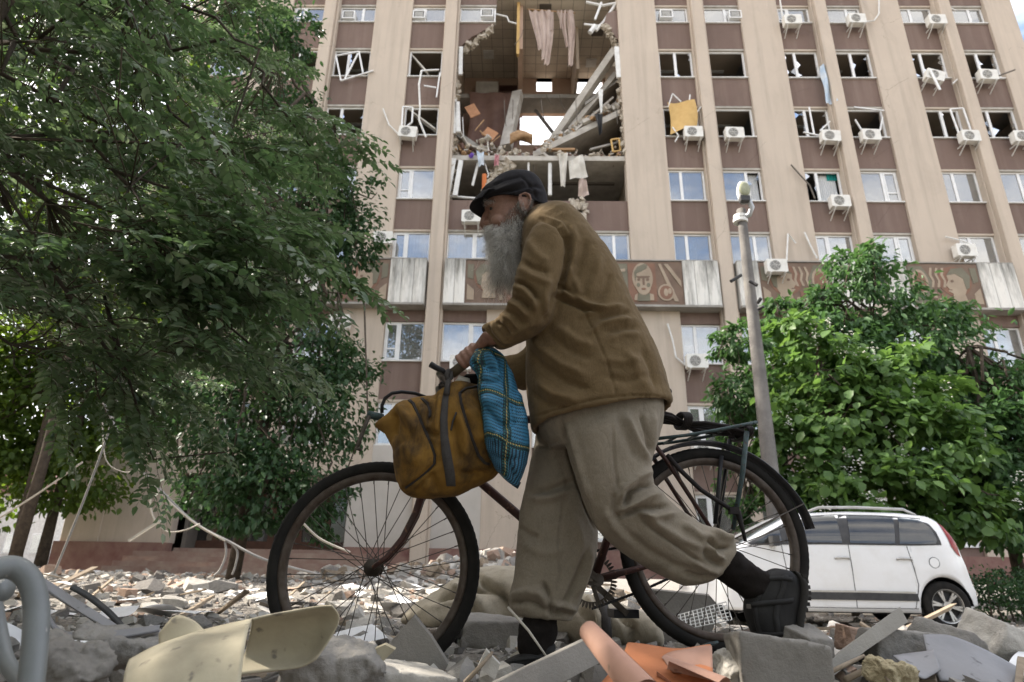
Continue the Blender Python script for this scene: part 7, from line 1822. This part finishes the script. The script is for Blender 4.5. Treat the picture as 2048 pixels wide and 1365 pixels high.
MB().tube([W(*spl([(-60,1190,1.12), (-10,1180,1.13), (14,1180,1.13)], k/10).tolist()) for k in range(11)], .018, 14).obj('tube', M_gtube, ch, True)
MB().tube([W(*spl([(-14,1190,1.16), (0,1270,1.15), (16,1330,1.13), (52,1372,1.1)], k/14).tolist()) for k in range(15)], .012, 12).obj('tube', M_gtube, ch, True)
sheet('metal_strip', [[(72,1150,1.75), (110,1172,1.75), (170,1210,1.72), (240,1256,1.7)], [(80,1170,1.72), (120,1200,1.72), (170,1232,1.7), (212,1258,1.68)]], M_greyp, 'wide pale metal strip slanting behind the bent steel tube', 'metal strip', .006)
sheet('metal_strip', [[(140,1176,1.8), (175,1196,1.8), (215,1228,1.78), (245,1258,1.76)], [(146,1172,1.82), (182,1192,1.82), (222,1224,1.8), (250,1256,1.78)]], M_trim, 'narrow dark metal strip beside the wide pale one at left', 'metal strip', .008)
sheet('metal_strip', [[(88,1206,1.6), (110,1252,1.6), (150,1268,1.6), (240,1262,1.62), (320,1252,1.66)], [(90,1222,1.58), (112,1264,1.58), (152,1284,1.58), (240,1276,1.6), (318,1262,1.64)]], M_greyp, 'curved grey channel lying across the rubble at the left', 'metal strip', .006)
sheet('crumpled_paper', [[(84,1300,1.5), (120,1275,1.55), (170,1280,1.55), (212,1292,1.56)], [(82,1330,1.45), (120,1318,1.46), (160,1310,1.48), (200,1306,1.5)]], M_paper, 'crumpled white paper between the steel tube and cream folder', 'paper', .001, 14, 8, .006)
orp = thing('orange_folder', 'torn orange card folder with a rolled cover in the lower middle', 'folder', W(1290, 1360, 1.5))
def cone(name, a, b_, r0, r1, mat, turns=.8, a0=0.0):
    A_, B_ = W(*a), W(*b_); d = (B_-A_).normalized(); x = d.cross(V(0, 1, 0)).normalized(); y = d.cross(x)
    def f(u, v): an = a0+u*2*math.pi*turns; r = r0+(r1-r0)*v; return A_.lerp(B_, v) + (x*math.cos(an)+y*math.sin(an))*r*(1+.12*u)
    return MB().grid(f, 24, 8).obj(name, mat, orp, True)
cone('rolled_cover', (1178,1262,1.42), (1292,1392,1.22), .020, .028, M_pinkp, .95, 0)
sheet('loose_cover', [[(1255,1288,1.62), (1310,1292,1.63), (1370,1296,1.63), (1422,1292,1.62)], [(1240,1320,1.55), (1310,1322,1.56), (1370,1318,1.56), (1424,1320,1.55)], [(1180,1390,1.42), (1280,1392,1.42), (1370,1390,1.42), (1426,1388,1.42)]], M_orp, None, None, .002, 16, 10, .004, orp)
cone('rolled_leaf', (1325,1334,1.50), (1440,1400,1.42), .022, .040, M_pinkp, .8, 2.2)
sheet('flap', [[(1324,1316,1.56), (1350,1302,1.57), (1390,1294,1.58), (1424,1294,1.57)], [(1345,1345,1.50), (1370,1350,1.5), (1400,1356,1.5), (1425,1360,1.49)]], M_pinkp, None, None, .002, 12, 8, .003, orp)
def lump(name, px, py, Y, size, mat, label, seed, rz=0.0, tilt=(0, 0), cat='rubble', cuts=5, sq=.5, rough=.07):
    vs_, fs_ = chunk_mesh(random.Random(seed), cuts, sq); R = Matrix.Rotation(rz, 3, 'Z') @ Matrix.Rotation(tilt[0], 3, 'X') @ Matrix.Rotation(tilt[1], 3, 'Y'); c = W(px, py, Y)
    m = MB(); m.add([R @ V(v.x*size[0], v.y*size[1], v.z*size[2]) + c for v in vs_], fs_)
    o = solidify_union(m, max(size)*.030, 1, name, mat, None); sm_ = min(size)
    rumple(o, sm_*rough*.9, 2.2/sm_); rumple(o, sm_*rough*.45, 6/sm_); rumple(o, sm_*rough*.25, 15/sm_)
    return tag(o, label, cat)
lump('concrete_block', 1560, 1335, 1.72, (.235, .12, .16), M_block, 'big square grey block standing under the raised shoe', 5, .08, (.1, .05), 'block', 1, .72, .02)
lump('concrete_block', 1618, 1310, 1.9, (.12, .1, .13), M_block, 'smaller grey block behind the big square one', 8, .5, (.2, .1), 'block', 2, .6, .03)
lump('rock', 1775, 1302, 2.0, (.23, .16, .12), M_r[0], 'rounded grey boulder under the leaning slab at right', 12, .3, (0, .1), 'rubble', 9, .46, .06)
lump('foam_lump', 1778, 1352, 1.75, (.10, .08, .07), M_foam, 'lump of yellow foam at the lower right', 17, .3, (.2, .3), 'foam', 9, .44, .12)
lump('rock', 670, 1335, 1.6, (.22, .18, .14), M_r[0], 'rough grey lump beside the tip of the cream folder', 22, .4, (.2, .1), 'rubble', 8, .46, .09)
lump('rock', 1470, 1335, 1.75, (.10, .1, .10), M_r[1], 'pale rough lump right of the orange folder', 25, .2, (.3, .2), 'rubble', 8, .46, .09)
lump('rock', 130, 1335, 1.35, (.16, .12, .10), M_block, 'grey lump in front of the bent steel tube', 28, .2, (.2, .2), 'rubble', 10, .45, .16)
lump('rock', 250, 1300, 1.62, (.24, .14, .09), M_r[0], 'flat grey lump left of the cream folder', 31, .2, (.1, .15), 'rubble', 9, .46, .14)
lump('rock', 1900, 1310, 2.1, (.24, .16, .15), M_r[0], 'angular grey lump behind the curled grey sheet', 35, .6, (.2, .3), 'rubble', 5, .5, .04)
lump('rock', 2010, 1300, 2.3, (.26, .18, .16), M_r[1], 'pale angular lump at the right edge', 38, .2, (.2, .4), 'rubble', 6, .5, .04)
lump('brick_lump', 1722, 1285, 2.3, (.13, .1, .08), M_r[3], 'reddish brown lump behind the boulder at right', 41, .2, (.1, .2), 'rubble', 6, .5, .05)
lump('rock', 990, 1262, 2.6, (.30, .18, .10), M_r[0], 'broad grey slab piece behind the front foot', 44, .1, (.1, .05), 'rubble', 4, .55, .03)
lump('rock', 790, 1356, 1.75, (.26, .2, .06), M_r[1], 'flat pale piece below the pointed tile', 47, .3, (.0, .1), 'rubble', 5, .52, .04)
def plate(name, poly, Y, th, mat, label, cat='tile', tiltv=(0, 0)):
    pts = [W(x, y, Y + tiltv[0]*(y-poly[0][1]) + tiltv[1]*(x-poly[0][0])) for x, y in poly]
    return tag(MB().prism(pts, (0, th, th*.3)).obj(name, mat), label, cat)
plate('pointed_tile', [(735,1345),(760,1310),(828,1234),(862,1275),(896,1330),(880,1362),(800,1365)], 1.92, .02, M_block, 'pointed grey tile standing upright before the front wheel')
plate('pale_shard', [(640,1380),(700,1320),(770,1290),(790,1300),(740,1350),(700,1390)], 1.6, .012, M_cream, 'pale cream shard leaning left of the pointed tile', 'shard')
plate('white_shard', [(955,1335),(972,1300),(988,1318),(1000,1330),(990,1360)], 1.75, .012, M_r[4], 'small white pointed shard left of the front shoe', 'shard')
sl_ = MB(); A0, A1 = W(1628, 1350, 1.78), W(1800, 1214, 1.92); dd = (A1-A0); nn = V(-dd.z, 0, dd.x).normalized(); ed_ = [A0, A0.lerp(A1, .5)+nn*.004, A1, A1+V(.006, 0, -.02)+nn*-.02, A0.lerp(A1, .5)-nn*.030, A0-nn*.028]
sl_.prism(ed_, V(.05, .22, -.05)); tag(sl_.obj('chipboard_sheet', simple('chipboard_panel', (.40,.38,.35), (.30,.28,.25), .9, 0, 4, 90, .5, .004)), 'grey panel leaning up to the right with a crumbled brown edge', 'panel')
bm2 = MB(); bm2.bar(W(985, 1400, 1.45), W(1192, 1296, 1.62), .055, .04, 0, (0, 1, 0)); tag(bm2.obj('concrete_trim', M_block), 'grey concrete trim slanting up beside the salmon roll', 'trim')
sheet('vinyl_sheet', [[(1846,1270,1.92), (1900,1272,1.95), (1970,1300,1.95), (2040,1338,1.95)], [(1856,1310,1.86), (1910,1320,1.86), (1970,1336,1.86), (2034,1356,1.86)], [(1880,1362,1.80), (1930,1366,1.8), (1980,1368,1.8), (2024,1372,1.8)]], M_greyp, 'curled grey vinyl sheet at the lower right corner', 'sheet', .003, 16, 12)
sheet('vinyl_sheet', [[(1786,1312,1.84), (1812,1308,1.86), (1846,1304,1.86), (1868,1300,1.86)], [(1830,1350,1.76), (1848,1358,1.76), (1862,1352,1.78), (1882,1340,1.8)]], M_greyp, 'smaller grey vinyl flap left of the curled grey sheet', 'sheet', .003, 12, 8)
for (a, b_, Y0, Y1, r, mt, lb) in (((1016,1215), (1092,1312), 2.0, 1.9, .004, M_cablew, 'thin pale rod leaning across the front boot'), ((930,1365), (985,1305), 1.7, 1.75, .006, M_r[5], 'thin brown stick left of the front shoe'), ((1690,1360), (1765,1325), 1.75, 1.8, .008, M_r[5], 'grey brown twig before the boulder'), ((1640,1355), (1728,1312), 1.7, 1.78, .006, M_r[5], 'flat thin lath below the leaning panel'), ((1742,1330), (1782,1368), 1.78, 1.7, .005, M_r[5], 'short twig beside the yellow foam'), ((1400,1296), (1435,1285), 1.9, 1.95, .006, M_tealp, 'short pale green stick above the orange folder')):
    tag(MB().tube([W(*a, Y0), W((a[0]+b_[0])/2+3, (a[1]+b_[1])/2-2, (Y0+Y1)/2), W(*b_, Y1)], [r, r*.9, r*.7], 7).obj('stick', mt, None, True), lb, 'stick')
# dust sheet and padded roll lying behind the bicycle
M_tarp = garment('dusty_beige_cloth', (.34,.30,.235), (.27,.235,.18), (.20,.17,.13), 3, 400)
tp = MB()
secloft(tp, [(806,1232,800,1246,3.2,.05), (850,1196,846,1252,3.2,.16), (905,1162,900,1256,3.2,.22), (965,1136,960,1262,3.2,.26), (1030,1132,1030,1272,3.15,.27), (1090,1160,1092,1285,3.05,.26), (1150,1186,1152,1292,2.95,.24), (1210,1200,1216,1298,2.85,.20), (1262,1214,1276,1300,2.78,.17), (1300,1232,1312,1302,2.72,.13), (1318,1255,1322,1300,2.7,.06)], 28, 2.2)
tarp = solidify_union(tp, .012, 3, 'cloth_roll', M_tarp, None); tag(tarp, 'long padded roll under dusty beige cloth behind the bicycle', 'cloth roll')
fold(tarp, [([(860,1200),(930,1180),(1000,1180)], -.03, 10), ([(900,1170),(960,1200),(1010,1250)], .03, 12), ([(950,1150),(1000,1190),(1030,1230)], -.03, 9), ([(1150,1200),(1180,1240),(1190,1290)], -.04, 9), ([(1170,1195),(1200,1240),(1212,1290)], .03, 10), ([(1230,1210),(1260,1250),(1270,1295)], -.03, 9), ([(850,1240),(920,1225),(990,1240)], .02, 10)], 3.5, .05)
rumple(tarp, .012, 6); rumple(tarp, .004, 20)
band = MB(); band.tube(ringpx(1196,1196,1202,1300,2.87,.222,24), .02, 8, 0, False, True); band.obj('grey_band', M_strap, tarp, True)
plate('grey_board', [(1300,1180),(1420,1192),(1440,1215),(1425,1262),(1330,1290),(1290,1250)], 2.75, .02, M_block, 'grey board with a broken edge behind the rear wheel', 'board')
wb = thing('wire_basket', 'flattened white wire basket seen through the rear wheel', 'basket', W(1410, 1250, 2.65))
for k in range(13):
    t_ = k/12; MB().tube([W(1352+100*t_, 1232-28*t_, 2.62), W(1356+108*t_, 1262-22*t_, 2.55)], .0022, 5).obj('wire', M_metalw, wb)
for k in range(6):
    t_ = k/5; MB().tube([W(1352+4*t_, 1232+30*t_, 2.62-.07*t_), W(1452+12*t_, 1204+36*t_, 2.62-.07*t_)], .0022, 5).obj('wire', M_metalw, wb)
